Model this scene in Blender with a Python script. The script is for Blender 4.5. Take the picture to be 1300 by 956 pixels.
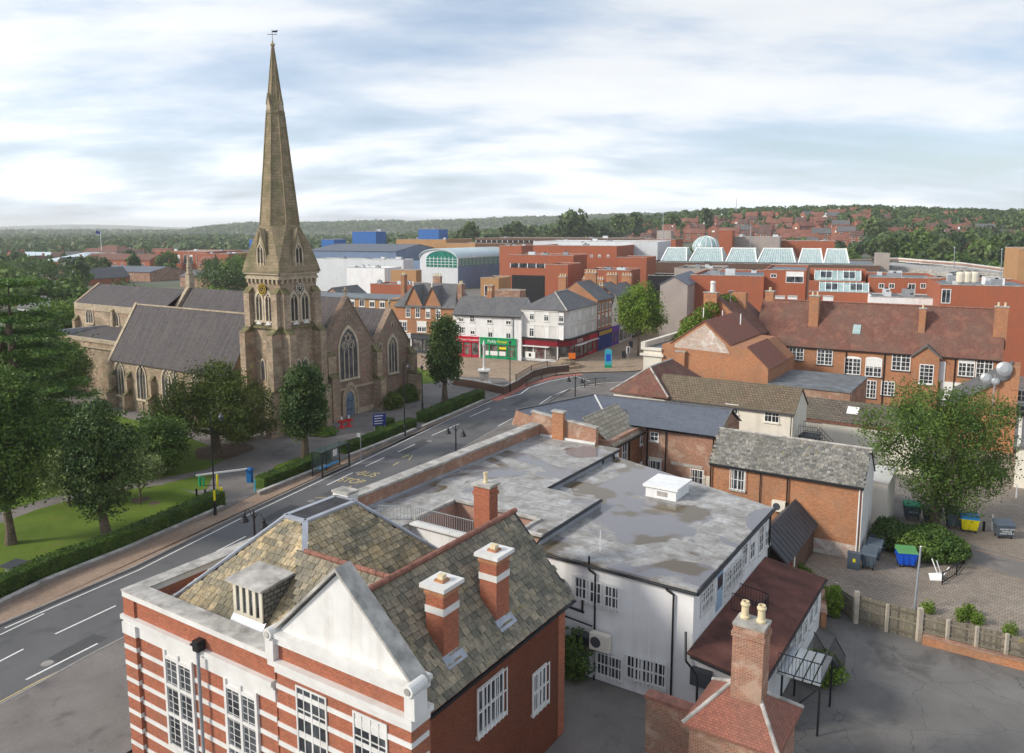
import bpy, math, random
import numpy as np
from mathutils import Vector, Matrix
R = math.radians
for o in list(bpy.data.objects): bpy.data.objects.remove(o)
scene = bpy.context.scene
C = scene.collection

# ---------------------------------------------------------------- camera
CAM_H, FPX, PITCH = 24.0, 1011.0, R(8.05)
cam_data = bpy.data.cameras.new("camera"); cam = bpy.data.objects.new("camera", cam_data); C.objects.link(cam)
cam.location = (0, 0, CAM_H); cam.rotation_euler = (R(90) - PITCH, 0, 0)
cam_data.sensor_width = 36; cam_data.sensor_fit = 'HORIZONTAL'
cam_data.lens = FPX / 1300 * 36; cam_data.shift_y = -45 / 1300
cam_data.clip_start = 0.5; cam_data.clip_end = 40000
scene.camera = cam

# ---------------------------------------------------------------- sky, sun, exposure
SUN_EL, SUN_AZ = R(30), R(253)      # azimuth measured clockwise from +Y
w = bpy.data.worlds.new("World"); scene.world = w; w.use_nodes = True
nt = w.node_tree; N = nt.nodes; Lk = nt.links; N.clear()
out = N.new('ShaderNodeOutputWorld')
sky = N.new('ShaderNodeTexSky'); sky.sky_type = 'NISHITA'; sky.sun_disc = False
sky.sun_elevation = SUN_EL; sky.sun_rotation = SUN_AZ; sky.air_density = 1.0; sky.dust_density = 1.5
bgs = N.new('ShaderNodeBackground'); bgs.inputs[1].default_value = 0.10
Lk.new(sky.outputs[0], bgs.inputs[0])
tc = N.new('ShaderNodeTexCoord'); sx = N.new('ShaderNodeSeparateXYZ'); Lk.new(tc.outputs['Generated'], sx.inputs[0])
def wm(op, a, b=None, cl=False):
    n = N.new('ShaderNodeMath'); n.operation = op; n.use_clamp = cl
    for i, v in enumerate((a, b)):
        if v is None: continue
        if isinstance(v, (int, float)): n.inputs[i].default_value = v
        else: Lk.new(v, n.inputs[i])
    return n.outputs[0]
zz = wm('ADD', wm('MAXIMUM', sx.outputs[2], 0.0), 0.20)
cx = N.new('ShaderNodeCombineXYZ'); Lk.new(wm('DIVIDE', sx.outputs[0], zz), cx.inputs[0]); Lk.new(wm('DIVIDE', sx.outputs[1], zz), cx.inputs[1])
mp = N.new('ShaderNodeMapping'); mp.inputs['Rotation'].default_value = (0, 0, R(-20)); mp.inputs['Scale'].default_value = (0.75, 1.35, 1)
Lk.new(cx.outputs[0], mp.inputs[0])
n1 = N.new('ShaderNodeTexNoise'); n1.inputs['Scale'].default_value = 0.95; n1.inputs['Detail'].default_value = 9; n1.inputs['Roughness'].default_value = 0.5; n1.inputs['Distortion'].default_value = 0.35
Lk.new(mp.outputs[0], n1.inputs[0])
n2 = N.new('ShaderNodeTexNoise'); n2.inputs['Scale'].default_value = 3.1; n2.inputs['Detail'].default_value = 6; n2.inputs['Roughness'].default_value = 0.6
Lk.new(mp.outputs[0], n2.inputs[0])
dens = wm('ADD', wm('MULTIPLY', n1.outputs[0], 0.75), wm('MULTIPLY', n2.outputs[0], 0.25))
r1 = N.new('ShaderNodeValToRGB'); r1.color_ramp.elements[0].position = 0.36; r1.color_ramp.elements[1].position = 0.56
r1.color_ramp.elements[0].color = (0.30, 0.30, 0.30, 1); r1.color_ramp.elements[1].color = (1, 1, 1, 1)
Lk.new(dens, r1.inputs[0])
rc = N.new('ShaderNodeValToRGB')
for p, c in ((0.30, (0.52, 0.67, 0.93, 1)), (0.44, (0.64, 0.75, 0.92, 1)), (0.53, (0.82, 0.87, 0.94, 1)), (0.66, (0.93, 0.95, 0.97, 1))):
    e = rc.color_ramp.elements.new(p); e.color = c
rc.color_ramp.elements.remove(rc.color_ramp.elements[0]); rc.color_ramp.elements.remove(rc.color_ramp.elements[-1])
Lk.new(dens, rc.inputs[0])
# brighter cloud towards the low sun on the left, and towards the horizon
glow = wm('MULTIPLY', wm('MAXIMUM', wm('MULTIPLY', sx.outputs[0], -1.0), 0.0), 0.22)
hz = wm('MULTIPLY', wm('POWER', wm('SUBTRACT', 1.0, wm('MAXIMUM', sx.outputs[2], 0.0)), 9.0), 0.42)
bgc = N.new('ShaderNodeBackground'); Lk.new(rc.outputs[0], bgc.inputs[0])
Lk.new(wm('ADD', wm('ADD', glow, hz), 0.64), bgc.inputs[1])
mx = N.new('ShaderNodeMixShader'); Lk.new(r1.outputs[0], mx.inputs[0]); Lk.new(bgs.outputs[0], mx.inputs[1]); Lk.new(bgc.outputs[0], mx.inputs[2])
Lk.new(mx.outputs[0], out.inputs[0])
sd = bpy.data.lights.new("sun", 'SUN'); sd.energy = 2.5; sd.angle = R(10); sd.color = (1.0, 0.93, 0.82)
sun = bpy.data.objects.new("sun", sd); C.objects.link(sun)
dvec = Vector((math.sin(SUN_AZ) * math.cos(SUN_EL), math.cos(SUN_AZ) * math.cos(SUN_EL), math.sin(SUN_EL)))
sun.rotation_euler = dvec.to_track_quat('Z', 'Y').to_euler(); sun.location = (-60, 20, 80)
scene.cycles.volume_bounces = 3; vs = scene.view_settings; vs.view_transform = 'Standard'; vs.look = 'None'; vs.gamma = 1; vs.exposure = 0.58; vs.use_curve_mapping = False

# ---------------------------------------------------------------- measuring helpers: a sight line of the photograph cut with a real plane
cp_, sp_ = math.cos(PITCH), math.sin(PITCH)
def ray(px, py):
    x = (px - 650) / FPX; y = -(py - 433) / FPX
    return Vector((x, cp_ + y * sp_, -sp_ + y * cp_))
def G(px, py, z=0.0):
    d = ray(px, py); t = (z - CAM_H) / d.z; return Vector((d.x * t, d.y * t, z))
def D(px, py, dist):
    d = ray(px, py); t = dist / d.y; return Vector((d.x * t, dist, CAM_H + d.z * t))
class Fr:
    """town grid: a to the right along the fronts, b away from the viewer"""
    def __init__(s, deg, o=(0, 0)): s.r = R(deg); s.c = math.cos(s.r); s.s = math.sin(s.r)
    def p(s, a, b, z=0.0): return Vector((a * s.c - b * s.s, a * s.s + b * s.c, z))
    def inv(s, v): return (v.x * s.c + v.y * s.s, -v.x * s.s + v.y * s.c)
    def at(s, px, py, z=0.0): return s.inv(G(px, py, z))
    def onb(s, px, py, b):
        d = ray(px, py); da, db = s.inv(d); t = b / db; return (da * t, CAM_H + d.z * t)
    def ona(s, px, py, a):
        d = ray(px, py); da, db = s.inv(d); t = a / da; return (db * t, CAM_H + d.z * t)
F = Fr(-33)

# ---------------------------------------------------------------- materials
MATS = {}
def newmat(name):
    m = bpy.data.materials.new(name); m.use_nodes = True
    t = m.node_tree; b = t.nodes['Principled BSDF']; MATS[name] = m
    return m, t, b
def c4(c): return (c[0], c[1], c[2], 1)
def node(t, ty, **kw):
    n = t.nodes.new(ty)
    for k, v in kw.items():
        if k in n.inputs: n.inputs[k].default_value = v
        else: setattr(n, k, v)
    return n
def noise(t, vec, scale, detail=4, rough=0.55, dist=0):
    n = node(t, 'ShaderNodeTexNoise'); n.inputs['Scale'].default_value = scale; n.inputs['Detail'].default_value = detail
    n.inputs['Roughness'].default_value = rough; n.inputs['Distortion'].default_value = dist
    if vec is not None: t.links.new(vec, n.inputs['Vector'])
    return n.outputs['Fac']
def ramp(t, fac, p0, p1, c0=(0, 0, 0), c1=(1, 1, 1)):
    n = node(t, 'ShaderNodeValToRGB'); e = n.color_ramp.elements
    e[0].position = p0; e[1].position = p1; e[0].color = c4(c0); e[1].color = c4(c1)
    t.links.new(fac, n.inputs[0]); return n.outputs[0]
def mix(t, fac, a, b, mode='MIX'):
    n = node(t, 'ShaderNodeMix'); n.data_type = 'RGBA'; n.blend_type = mode
    for i, v in ((0, fac), (6, a), (7, b)):
        if isinstance(v, (int, float)): n.inputs[i].default_value = v
        elif isinstance(v, tuple): n.inputs[i].default_value = c4(v)
        else: t.links.new(v, n.inputs[i])
    return n.outputs[2]
def bump(t, b, h, strength=0.3, dist=0.02):
    n = node(t, 'ShaderNodeBump'); n.inputs['Strength'].default_value = strength; n.inputs['Distance'].default_value = dist
    t.links.new(h, n.inputs['Height']); t.links.new(n.outputs[0], b.inputs['Normal'])
def coord(t, what='Object', sc=None):
    n = node(t, 'ShaderNodeTexCoord'); o = n.outputs[what]
    if sc:
        m = node(t, 'ShaderNodeMapping'); m.inputs['Scale'].default_value = sc; t.links.new(o, m.inputs[0]); o = m.outputs[0]
    return o
def wpos(t, sc=None):
    n = node(t, 'ShaderNodeNewGeometry'); o = n.outputs['Position']
    if sc:
        m = node(t, 'ShaderNodeMapping'); m.inputs['Scale'].default_value = sc; t.links.new(o, m.inputs[0]); o = m.outputs[0]
    return o
def plain(name, col, rough=0.7, metal=0, var=0.18, scale=1.2, spec=0.3):
    m, t, b = newmat(name)
    f = noise(t, coord(t), scale, 6, 0.6)
    d = tuple(x * (1 - var) for x in col); u = tuple(min(1, x * (1 + var)) for x in col)
    t.links.new(ramp(t, f, 0.3, 0.7, d, u), b.inputs['Base Color'])
    b.inputs['Roughness'].default_value = rough; b.inputs['Metallic'].default_value = metal; b.inputs['Specular IOR Level'].default_value = spec
    return m
def blocks(name, c1, c2, mortar, bw, bh, ms=0.012, stain=(0.12, 0.11, 0.08), stain_amt=0.35, patch=None, patch_amt=0.4, rough=0.85, bias=0.0, bstr=0.4, sq=0.5, stain_scale=0.35, vstreak=False):
    """courses of brick, stone, slate or tile: real-size courses in metres with weathering"""
    m, t, b = newmat(name)
    uv = coord(t, 'UV')
    br = node(t, 'ShaderNodeTexBrick'); br.offset = sq
    br.inputs['Color1'].default_value = c4(c1); br.inputs['Color2'].default_value = c4(c2); br.inputs['Mortar'].default_value = c4(mortar)
    br.inputs['Scale'].default_value = 1; br.inputs['Mortar Size'].default_value = ms; br.inputs['Mortar Smooth'].default_value = 0.3
    br.inputs['Bias'].default_value = bias; br.inputs['Brick Width'].default_value = bw; br.inputs['Row Height'].default_value = bh
    t.links.new(uv, br.inputs['Vector'])
    col = br.outputs['Color']
    f1 = noise(t, uv, 6.0, 3, 0.7)
    col = mix(t, 0.5, col, ramp(t, f1, 0.3, 0.7, (0.6, 0.6, 0.6), (1.35, 1.35, 1.35)), 'MULTIPLY')
    if patch:
        f3 = noise(t, uv, 0.8, 7, 0.68, 0.6)
        col = mix(t, mix(t, 1.0, ramp(t, f3, 0.5, 0.6), (patch_amt,) * 3, 'MULTIPLY'), col, patch)
    vs_ = coord(t, 'UV', (2.5, 0.18, 1)) if vstreak else uv
    f2 = noise(t, vs_, stain_scale if not vstreak else 1.0, 8, 0.62, 0.3)
    col = mix(t, mix(t, 1.0, ramp(t, f2, 0.42, 0.68), (stain_amt,) * 3, 'MULTIPLY'), col, stain)
    t.links.new(col, b.inputs['Base Color']); b.inputs['Roughness'].default_value = rough; b.inputs['Specular IOR Level'].default_value = 0.25
    if bstr: bump(t, b, br.outputs['Fac'], -bstr, 0.02)
    return m
M = {}
BR = (0.225, 0.075)
M['brick_red'] = blocks('red banded brick', (0.42, 0.115, 0.05), (0.30, 0.075, 0.035), (0.34, 0.19, 0.14), 0.23, 0.085, 0.011, stain_amt=0.3, patch=(0.33, 0.12, 0.07), patch_amt=0.4)
M['brick_orange'] = blocks('orange brick', (0.51, 0.205, 0.085), (0.37, 0.135, 0.055), (0.38, 0.25, 0.17), *BR, 0.010, stain_amt=0.35, patch=(0.40, 0.24, 0.15), patch_amt=0.35)
M['brick_old'] = blocks('old weathered brick', (0.40, 0.15, 0.08), (0.25, 0.10, 0.06), (0.40, 0.30, 0.23), *BR, 0.014, stain_amt=0.5, patch=(0.50, 0.36, 0.27), patch_amt=0.75)
M['brick_far'] = blocks('red shopping centre brick', (0.41, 0.125, 0.06), (0.35, 0.10, 0.05), (0.30, 0.11, 0.07), *BR, 0.008, stain_amt=0.15, bstr=0)
M['brick_dark'] = blocks('dark brown brick', (0.15, 0.085, 0.06), (0.11, 0.06, 0.045), (0.14, 0.09, 0.07), *BR, 0.008, stain_amt=0.2, bstr=0)
M['brick_tan'] = blocks('tan brick', (0.46, 0.25, 0.11), (0.40, 0.21, 0.09), (0.40, 0.26, 0.15), *BR, 0.008, stain_amt=0.15, bstr=0)
M['brick_pink'] = blocks('pink rendered brick', (0.46, 0.27, 0.21), (0.42, 0.24, 0.18), (0.44, 0.28, 0.22), *BR, 0.006, stain=(0.2, 0.14, 0.11), stain_amt=0.5)
M['brick_wash'] = blocks('half painted brick', (0.50, 0.30, 0.22), (0.60, 0.52, 0.45), (0.5, 0.42, 0.36), *BR, 0.012, patch=(0.70, 0.66, 0.60), patch_amt=0.9, stain_amt=0.3)
M['stone'] = blocks('weathered sandstone', (0.49, 0.385, 0.27), (0.33, 0.255, 0.18), (0.24, 0.19, 0.13), 0.55, 0.27, 0.014, stain=(0.10, 0.085, 0.055), stain_amt=0.6, patch=(0.38, 0.22, 0.16), patch_amt=0.5)
M['stone_red'] = blocks('pinkish rubble stone', (0.36, 0.26, 0.19), (0.23, 0.17, 0.13), (0.23, 0.18, 0.14), 0.42, 0.2, 0.02, stain=(0.12, 0.10, 0.075), stain_amt=0.5, patch=(0.33, 0.17, 0.12), patch_amt=0.6)
M['stone_spire'] = blocks('mossy spire stone', (0.30, 0.235, 0.15), (0.22, 0.17, 0.11), (0.13, 0.10, 0.07), 0.6, 0.34, 0.02, stain=(0.10, 0.105, 0.04), stain_amt=0.75, patch=(0.34, 0.25, 0.16), patch_amt=0.45, stain_scale=0.6)
M['stone_trim'] = plain('pale dressed stone', (0.38, 0.31, 0.22), 0.85, var=0.3, scale=1.5)
M['stone_pale'] = plain('pale window stone', (0.50, 0.42, 0.31), 0.85, var=0.25, scale=1.5)
M['stone_moss'] = plain('moss covered weathering stone', (0.16, 0.14, 0.07), 0.95, var=0.55, scale=2.5)
M['slate_church'] = blocks('church slate', (0.095, 0.086, 0.09), (0.062, 0.057, 0.06), (0.055, 0.05, 0.052), 0.3, 0.22, 0.008, stain=(0.13, 0.108, 0.10), stain_amt=0.7, vstreak=True, rough=0.85)
M['slate'] = blocks('grey slate', (0.15, 0.15, 0.155), (0.10, 0.10, 0.105), (0.055, 0.055, 0.06), 0.3, 0.22, 0.01, stain=(0.20, 0.19, 0.17), stain_amt=0.4, rough=0.6)
M['slate_blue'] = blocks('blue grey slate', (0.125, 0.14, 0.17), (0.10, 0.112, 0.14), (0.06, 0.07, 0.085), 0.35, 0.24, 0.01, stain=(0.15, 0.16, 0.18), stain_amt=0.3, rough=0.5)
M['slate_mossy'] = blocks('lichened stone slate', (0.26, 0.24, 0.20), (0.15, 0.145, 0.125), (0.05, 0.05, 0.042), 0.34, 0.2, 0.028, stain=(0.10, 0.10, 0.085), stain_amt=0.6, stain_scale=0.6)
M['slab_pale'] = blocks('pale stone slab roof', (0.44, 0.39, 0.31), (0.30, 0.26, 0.20), (0.12, 0.11, 0.09), 0.75, 0.42, 0.035, stain=(0.2, 0.18, 0.13), stain_amt=0.6)
M['pantile'] = blocks('brown concrete tiles', (0.21, 0.155, 0.105), (0.14, 0.105, 0.075), (0.05, 0.04, 0.03), 0.3, 0.3, 0.03, stain=(0.14, 0.13, 0.08), stain_amt=0.5)
M['roof_brown'] = plain('brown hillside roof', (0.12, 0.07, 0.06), 0.85, 0, 0.35, 0.4)
M['roof_rust'] = plain('rust hillside roof', (0.20, 0.085, 0.06), 0.85, 0, 0.35, 0.4)
M['wall_rust'] = plain('rust hillside brick', (0.28, 0.115, 0.075), 0.85, 0, 0.25, 0.4)
M['tile_red'] = blocks('weathered red clay tile', (0.22, 0.09, 0.065), (0.13, 0.062, 0.048), (0.10, 0.055, 0.045), 0.17, 0.11, 0.01, stain=(0.14, 0.105, 0.08), stain_amt=0.6, patch=(0.28, 0.13, 0.09), patch_amt=0.5, bstr=0.3)
M['tile_redder'] = blocks('orange red clay tile', (0.34, 0.13, 0.09), (0.25, 0.10, 0.07), (0.13, 0.06, 0.045), 0.17, 0.11, 0.01, stain=(0.17, 0.12, 0.09), stain_amt=0.5, bstr=0.3)
M['lead'] = plain('lead flashing', (0.36, 0.38, 0.42), 0.45, 0.3, 0.2)
M['coping'] = plain('stained coping stone', (0.38, 0.36, 0.33), 0.85, var=0.45, scale=1.3)
M['white'] = plain('white painted stone', (0.66, 0.65, 0.625), 0.6, var=0.10, scale=0.9)
M['render'] = plain('white painted render', (0.78, 0.78, 0.775), 0.7, var=0.06, scale=0.5)
M['cream'] = plain('cream render', (0.74, 0.69, 0.59), 0.8, var=0.10, scale=0.5)
M['beige'] = plain('beige cladding', (0.36, 0.31, 0.28), 0.7, var=0.12, scale=0.3)
def streaky(m, amt=0.5, col=(0.42, 0.38, 0.32)):
    t = m.node_tree; b = t.nodes['Principled BSDF']; src = b.inputs['Base Color'].links[0].from_socket
    f = noise(t, wpos(t, (1.4, 1.4, 0.10)), 1.3, 6, 0.65, 0.2); g = noise(t, wpos(t), 0.5, 5, 0.6)
    k = mix(t, 1.0, mix(t, 1.0, ramp(t, f, 0.48, 0.72), ramp(t, g, 0.4, 0.62), 'MULTIPLY'), (amt,) * 3, 'MULTIPLY')
    t.links.new(mix(t, k, src, col), b.inputs['Base Color'])
M['frame'] = plain('white window paint', (0.80, 0.80, 0.78), 0.45, var=0.04)
M['black'] = plain('black painted metal', (0.018, 0.019, 0.022), 0.4, 0.1, 0.2)
M['grey_metal'] = plain('galvanised grey metal', (0.35, 0.37, 0.38), 0.45, 0.4, 0.15)
M['pale_metal'] = plain('pale grey cladding', (0.62, 0.64, 0.66), 0.4, 0.1, 0.06, 0.2)
M['blue_metal'] = plain('bright blue cladding', (0.03, 0.13, 0.38), 0.45, 0, 0.12)
M['blue_clad'] = plain('slate blue cladding', (0.16, 0.22, 0.33), 0.45, 0, 0.12, 0.3)
M['red_paint'] = plain('crimson shopfront paint', (0.50, 0.012, 0.035), 0.45, 0, 0.12)
M['maroon'] = plain('maroon fascia paint', (0.20, 0.01, 0.02), 0.45, 0, 0.12)
M['green_paint'] = plain('emerald shopfront paint', (0.01, 0.30, 0.11), 0.45, 0, 0.12)
M['navy'] = plain('navy shutter paint', (0.015, 0.035, 0.20), 0.5, 0, 0.12)
M['darkgrey'] = plain('charcoal paint', (0.06, 0.065, 0.075), 0.5, 0, 0.15)
M['gold'] = plain('gold leaf', (0.75, 0.52, 0.08), 0.3, 0.6, 0.05)
M['yellow'] = plain('yellow plastic', (0.85, 0.72, 0.01), 0.45, 0, 0.06)
M['blue_bin'] = plain('blue plastic', (0.01, 0.09, 0.55), 0.4, 0, 0.08)
M['door_pale'] = plain('pale blue door paint', (0.30, 0.43, 0.55), 0.5, 0, 0.1)
M['cab_blue'] = plain('cabinet blue', (0.01, 0.12, 0.33), 0.5, 0, 0.1)
M['azure'] = plain('azure plastic', (0.02, 0.25, 0.55), 0.4, 0, 0.08)
M['green_lid'] = plain('faded green plastic', (0.10, 0.28, 0.10), 0.5, 0, 0.12)
M['emerald_lid'] = plain('emerald plastic', (0.01, 0.32, 0.15), 0.5, 0, 0.12)
M['bin_grey'] = plain('blue grey plastic', (0.085, 0.11, 0.14), 0.5, 0, 0.15)
M['red_cone'] = plain('red plastic', (0.62, 0.03, 0.03), 0.5, 0, 0.1)
M['orange'] = plain('orange plastic', (0.8, 0.2, 0.03), 0.5, 0, 0.1)
M['turq'] = plain('turquoise sign', (0.06, 0.42, 0.55), 0.4, 0, 0.08)
M['pot'] = plain('buff clay pot', (0.62, 0.52, 0.33), 0.7, 0, 0.15, 5)
M['terra'] = plain('red clay ridge tile', (0.24, 0.11, 0.08), 0.8, 0, 0.35, 3)
M['wood'] = None
M['wood_post'] = plain('pale concrete post', (0.42, 0.37, 0.30), 0.85, 0, 0.2, 2.5)
M['door_blue'] = plain('blue grey door', (0.16, 0.22, 0.30), 0.6, 0, 0.15, 3)
M['bark'] = plain('bark', (0.13, 0.10, 0.07), 0.95, 0, 0.4, 4)
M['marking'] = plain('white road paint', (0.72, 0.71, 0.68), 0.7, 0, 0.2, 6)
M['marking_y'] = plain('yellow road paint', (0.50, 0.40, 0.19), 0.7, 0, 0.25, 6)
M['louvre'] = plain('dark louvre', (0.05, 0.045, 0.04), 0.8, 0, 0.3)
M['cream_paint'] = plain('cream window paint', (0.62, 0.57, 0.46), 0.6, 0, 0.1)
M['felt_brown'] = plain('red brown roofing felt', (0.125, 0.05, 0.038), 0.85, 0, 0.55, 0.6)
M['felt_black'] = plain('black roofing felt', (0.045, 0.044, 0.046), 0.8, 0, 0.4, 1.5)
M['felt_grey'] = plain('blue grey roofing felt', (0.15, 0.165, 0.175), 0.6, 0, 0.35, 0.8)
M['roof_light'] = plain('pale ribbed roof', (0.50, 0.60, 0.62), 0.35, 0.1, 0.08, 0.3)
M['purple'] = plain('purple plastic', (0.15, 0.05, 0.4), 0.5)
M['sheet_grey'] = plain('grey box metal', (0.27, 0.29, 0.31), 0.6, 0, 0.15)
def glass(name, col, rough=0.08, spec=0.7, mixc=None):
    m, t, b = newmat(name)
    f = noise(t, coord(t), 0.9, 2)
    t.links.new(ramp(t, f, 0.4, 0.62, col, mixc or tuple(x * 2.2 for x in col)), b.inputs['Base Color'])
    b.inputs['Roughness'].default_value = rough; b.inputs['Specular IOR Level'].default_value = spec
    return m
M['glass'] = glass('dark window glass', (0.02, 0.024, 0.03), mixc=(0.09, 0.10, 0.11))
M['glass_church'] = glass('leaded glass', (0.05, 0.05, 0.056), 0.35, 0.4)
M['glass_green'] = glass('green curtain glass', (0.01, 0.13, 0.10), 0.1, 0.6, (0.02, 0.20, 0.15))
M['glass_pale'] = glass('pale roof glazing', (0.27, 0.37, 0.37), 0.2, 0.6, (0.38, 0.48, 0.47))
M['glass_shop'] = glass('shop window glass', (0.05, 0.05, 0.05), 0.06, 0.7, (0.22, 0.20, 0.18))
def clearglass():
    m, t, b = newmat('clear shelter glass')
    b.inputs['Base Color'].default_value = (0.10, 0.15, 0.15, 1); b.inputs['Roughness'].default_value = 0.05
    b.inputs['Alpha'].default_value = 0.3
    return m
M['glass_clear'] = clearglass()
def flatroof():  # felt in lapped strips, bleached and ponded
    m, t, b = newmat('wet stained flat roof')
    p = wpos(t)
    f = noise(t, p, 0.16, 3, 0.5, 0.8); f2 = noise(t, p, 0.9, 8, 0.68, 0.5); f3 = noise(t, p, 3.5, 6, 0.65)
    dry = ramp(t, f2, 0.34, 0.66, (0.20, 0.185, 0.165), (0.46, 0.455, 0.45))
    dry = mix(t, ramp(t, f3, 0.5, 0.72), dry, (0.24, 0.225, 0.20))
    mp_ = node(t, 'ShaderNodeMapping'); mp_.inputs['Rotation'].default_value = (0, 0, R(33)); t.links.new(p, mp_.inputs[0])
    br = node(t, 'ShaderNodeTexBrick'); br.inputs['Scale'].default_value = 1; br.inputs['Brick Width'].default_value = 7.5; br.inputs['Row Height'].default_value = 1.0
    br.inputs['Mortar Size'].default_value = 0.03; br.inputs['Color1'].default_value = (1.06,) * 3 + (1,); br.inputs['Color2'].default_value = (0.92,) * 3 + (1,); br.inputs['Mortar'].default_value = (0.72,) * 3 + (1,)
    t.links.new(mp_.outputs[0], br.inputs[0]); dry = mix(t, 1.0, dry, br.outputs[0], 'MULTIPLY')
    ad = node(t, 'ShaderNodeMath', operation='ADD'); t.links.new(f, ad.inputs[0])
    mu = node(t, 'ShaderNodeMath', operation='MULTIPLY'); mu.inputs[1].default_value = 0.10; t.links.new(f2, mu.inputs[0]); t.links.new(mu.outputs[0], ad.inputs[1])
    w_ = ramp(t, ad.outputs[0], 0.555, 0.575)
    wetc = mix(t, ramp(t, noise(t, p, 0.3, 2), 0.5, 0.56), (0.20, 0.19, 0.195), (0.13, 0.10, 0.06))
    t.links.new(mix(t, w_, dry, wetc), b.inputs['Base Color'])
    rr = ramp(t, w_, 0.0, 1.0, (0.85,) * 3, (0.12,) * 3); t.links.new(rr, b.inputs['Roughness'])
    return m
M['flat_roof'] = flatroof()
def ground_mat(name, cols, scale, rough=0.9, spots=None, fine=12, seams=None):
    m, t, b = newmat(name); p = wpos(t)
    f = noise(t, p, scale, 8, 0.62, 0.4); col = ramp(t, f, 0.32, 0.68, cols[0], cols[1])
    g = noise(t, p, fine, 4, 0.7); col = mix(t, 0.55, col, ramp(t, g, 0.25, 0.75, (0.65,) * 3, (1.3,) * 3), 'MULTIPLY')
    if spots: col = mix(t, mix(t, 1.0, ramp(t, noise(t, p, spots[1], 5, 0.6, 0.5), 0.55, 0.66), (spots[2],) * 3, 'MULTIPLY'), col, spots[0])
    if seams:
        mp_ = node(t, 'ShaderNodeMapping'); mp_.inputs['Rotation'].default_value = (0, 0, R(33)); t.links.new(p, mp_.inputs[0])
        br = node(t, 'ShaderNodeTexBrick'); br.inputs['Scale'].default_value = 1; br.inputs['Brick Width'].default_value = seams[0]; br.inputs['Row Height'].default_value = seams[1]
        br.inputs['Mortar Size'].default_value = seams[2]; br.inputs['Color1'].default_value = (1.12,) * 3 + (1,); br.inputs['Color2'].default_value = (0.88,) * 3 + (1,); br.inputs['Mortar'].default_value = (0.55,) * 3 + (1,)
        t.links.new(mp_.outputs[0], br.inputs[0]); col = mix(t, 1.0, col, br.outputs[0], 'MULTIPLY')
    t.links.new(col, b.inputs['Base Color']); b.inputs['Roughness'].default_value = rough; b.inputs['Specular IOR Level'].default_value = 0.2
    return m
M['asphalt'] = ground_mat('road asphalt', ((0.11, 0.109, 0.111), (0.148, 0.146, 0.147)), 0.12, spots=((0.08, 0.08, 0.08), 0.35, 0.6))
M['patch'] = ground_mat('fresh asphalt patch', ((0.075, 0.075, 0.077), (0.095, 0.095, 0.095)), 0.5)
M['tarmac'] = ground_mat('worn tarmac', ((0.16, 0.145, 0.135), (0.22, 0.20, 0.185)), 0.3, spots=((0.11, 0.10, 0.10), 0.5, 0.7))
M['yard'] = ground_mat('old yard tarmac', ((0.13, 0.122, 0.115), (0.20, 0.19, 0.178)), 0.25, spots=((0.08, 0.075, 0.072), 0.3, 0.7))
M['paving_tan'] = ground_mat('tan block paving', ((0.29, 0.20, 0.145), (0.36, 0.265, 0.195)), 0.3, seams=(0.2, 0.1, 0.008), spots=((0.22, 0.17, 0.14), 0.4, 0.5))
M['paving_plaza'] = ground_mat('plaza paving', ((0.30, 0.22, 0.155), (0.38, 0.29, 0.21)), 0.25, seams=(0.6, 0.6, 0.03))
M['paving_car'] = ground_mat('car park block paving', ((0.25, 0.205, 0.165), (0.32, 0.27, 0.22)), 0.2, seams=(0.3, 0.3, 0.018), spots=((0.17, 0.15, 0.12), 0.18, 0.6))
def cracks(m, sc=0.22):
    t = m.node_tree; b = t.nodes['Principled BSDF']; src = b.inputs['Base Color'].links[0].from_socket; p = wpos(t)
    d = node(t, 'ShaderNodeVectorMath', operation='ADD'); nn = node(t, 'ShaderNodeTexNoise'); nn.inputs['Scale'].default_value = .8; nn.inputs['Detail'].default_value = 5; t.links.new(p, nn.inputs[0]); t.links.new(p, d.inputs[0]); t.links.new(nn.outputs['Color'], d.inputs[1])
    v = node(t, 'ShaderNodeTexVoronoi', feature='DISTANCE_TO_EDGE'); v.inputs['Scale'].default_value = sc; t.links.new(d.outputs[0], v.inputs['Vector'])
    t.links.new(mix(t, ramp(t, v.outputs['Distance'], 0.0, 0.005), (0.07, 0.068, 0.062), src), b.inputs['Base Color'])
cracks(M['yard'], .3)
M['kerb'] = ground_mat('kerb stone', ((0.22, 0.21, 0.195), (0.32, 0.30, 0.28)), 1.0)
M['red_lane'] = ground_mat('red surfacing', ((0.36, 0.13, 0.10), (0.44, 0.18, 0.14)), 0.6)
M['grass'] = ground_mat('lawn grass', ((0.075, 0.125, 0.012), (0.12, 0.175, 0.02)), 0.25, spots=((0.13, 0.15, 0.035), 0.7, 0.6), fine=5)
M['soil'] = ground_mat('brown soil', ((0.09, 0.06, 0.04), (0.14, 0.10, 0.07)), 1.0)
M['land'] = ground_mat('town ground', ((0.10, 0.115, 0.075), (0.16, 0.155, 0.125)), 0.02, spots=((0.05, 0.085, 0.03), 0.008, 0.9), fine=0.15)
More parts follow.
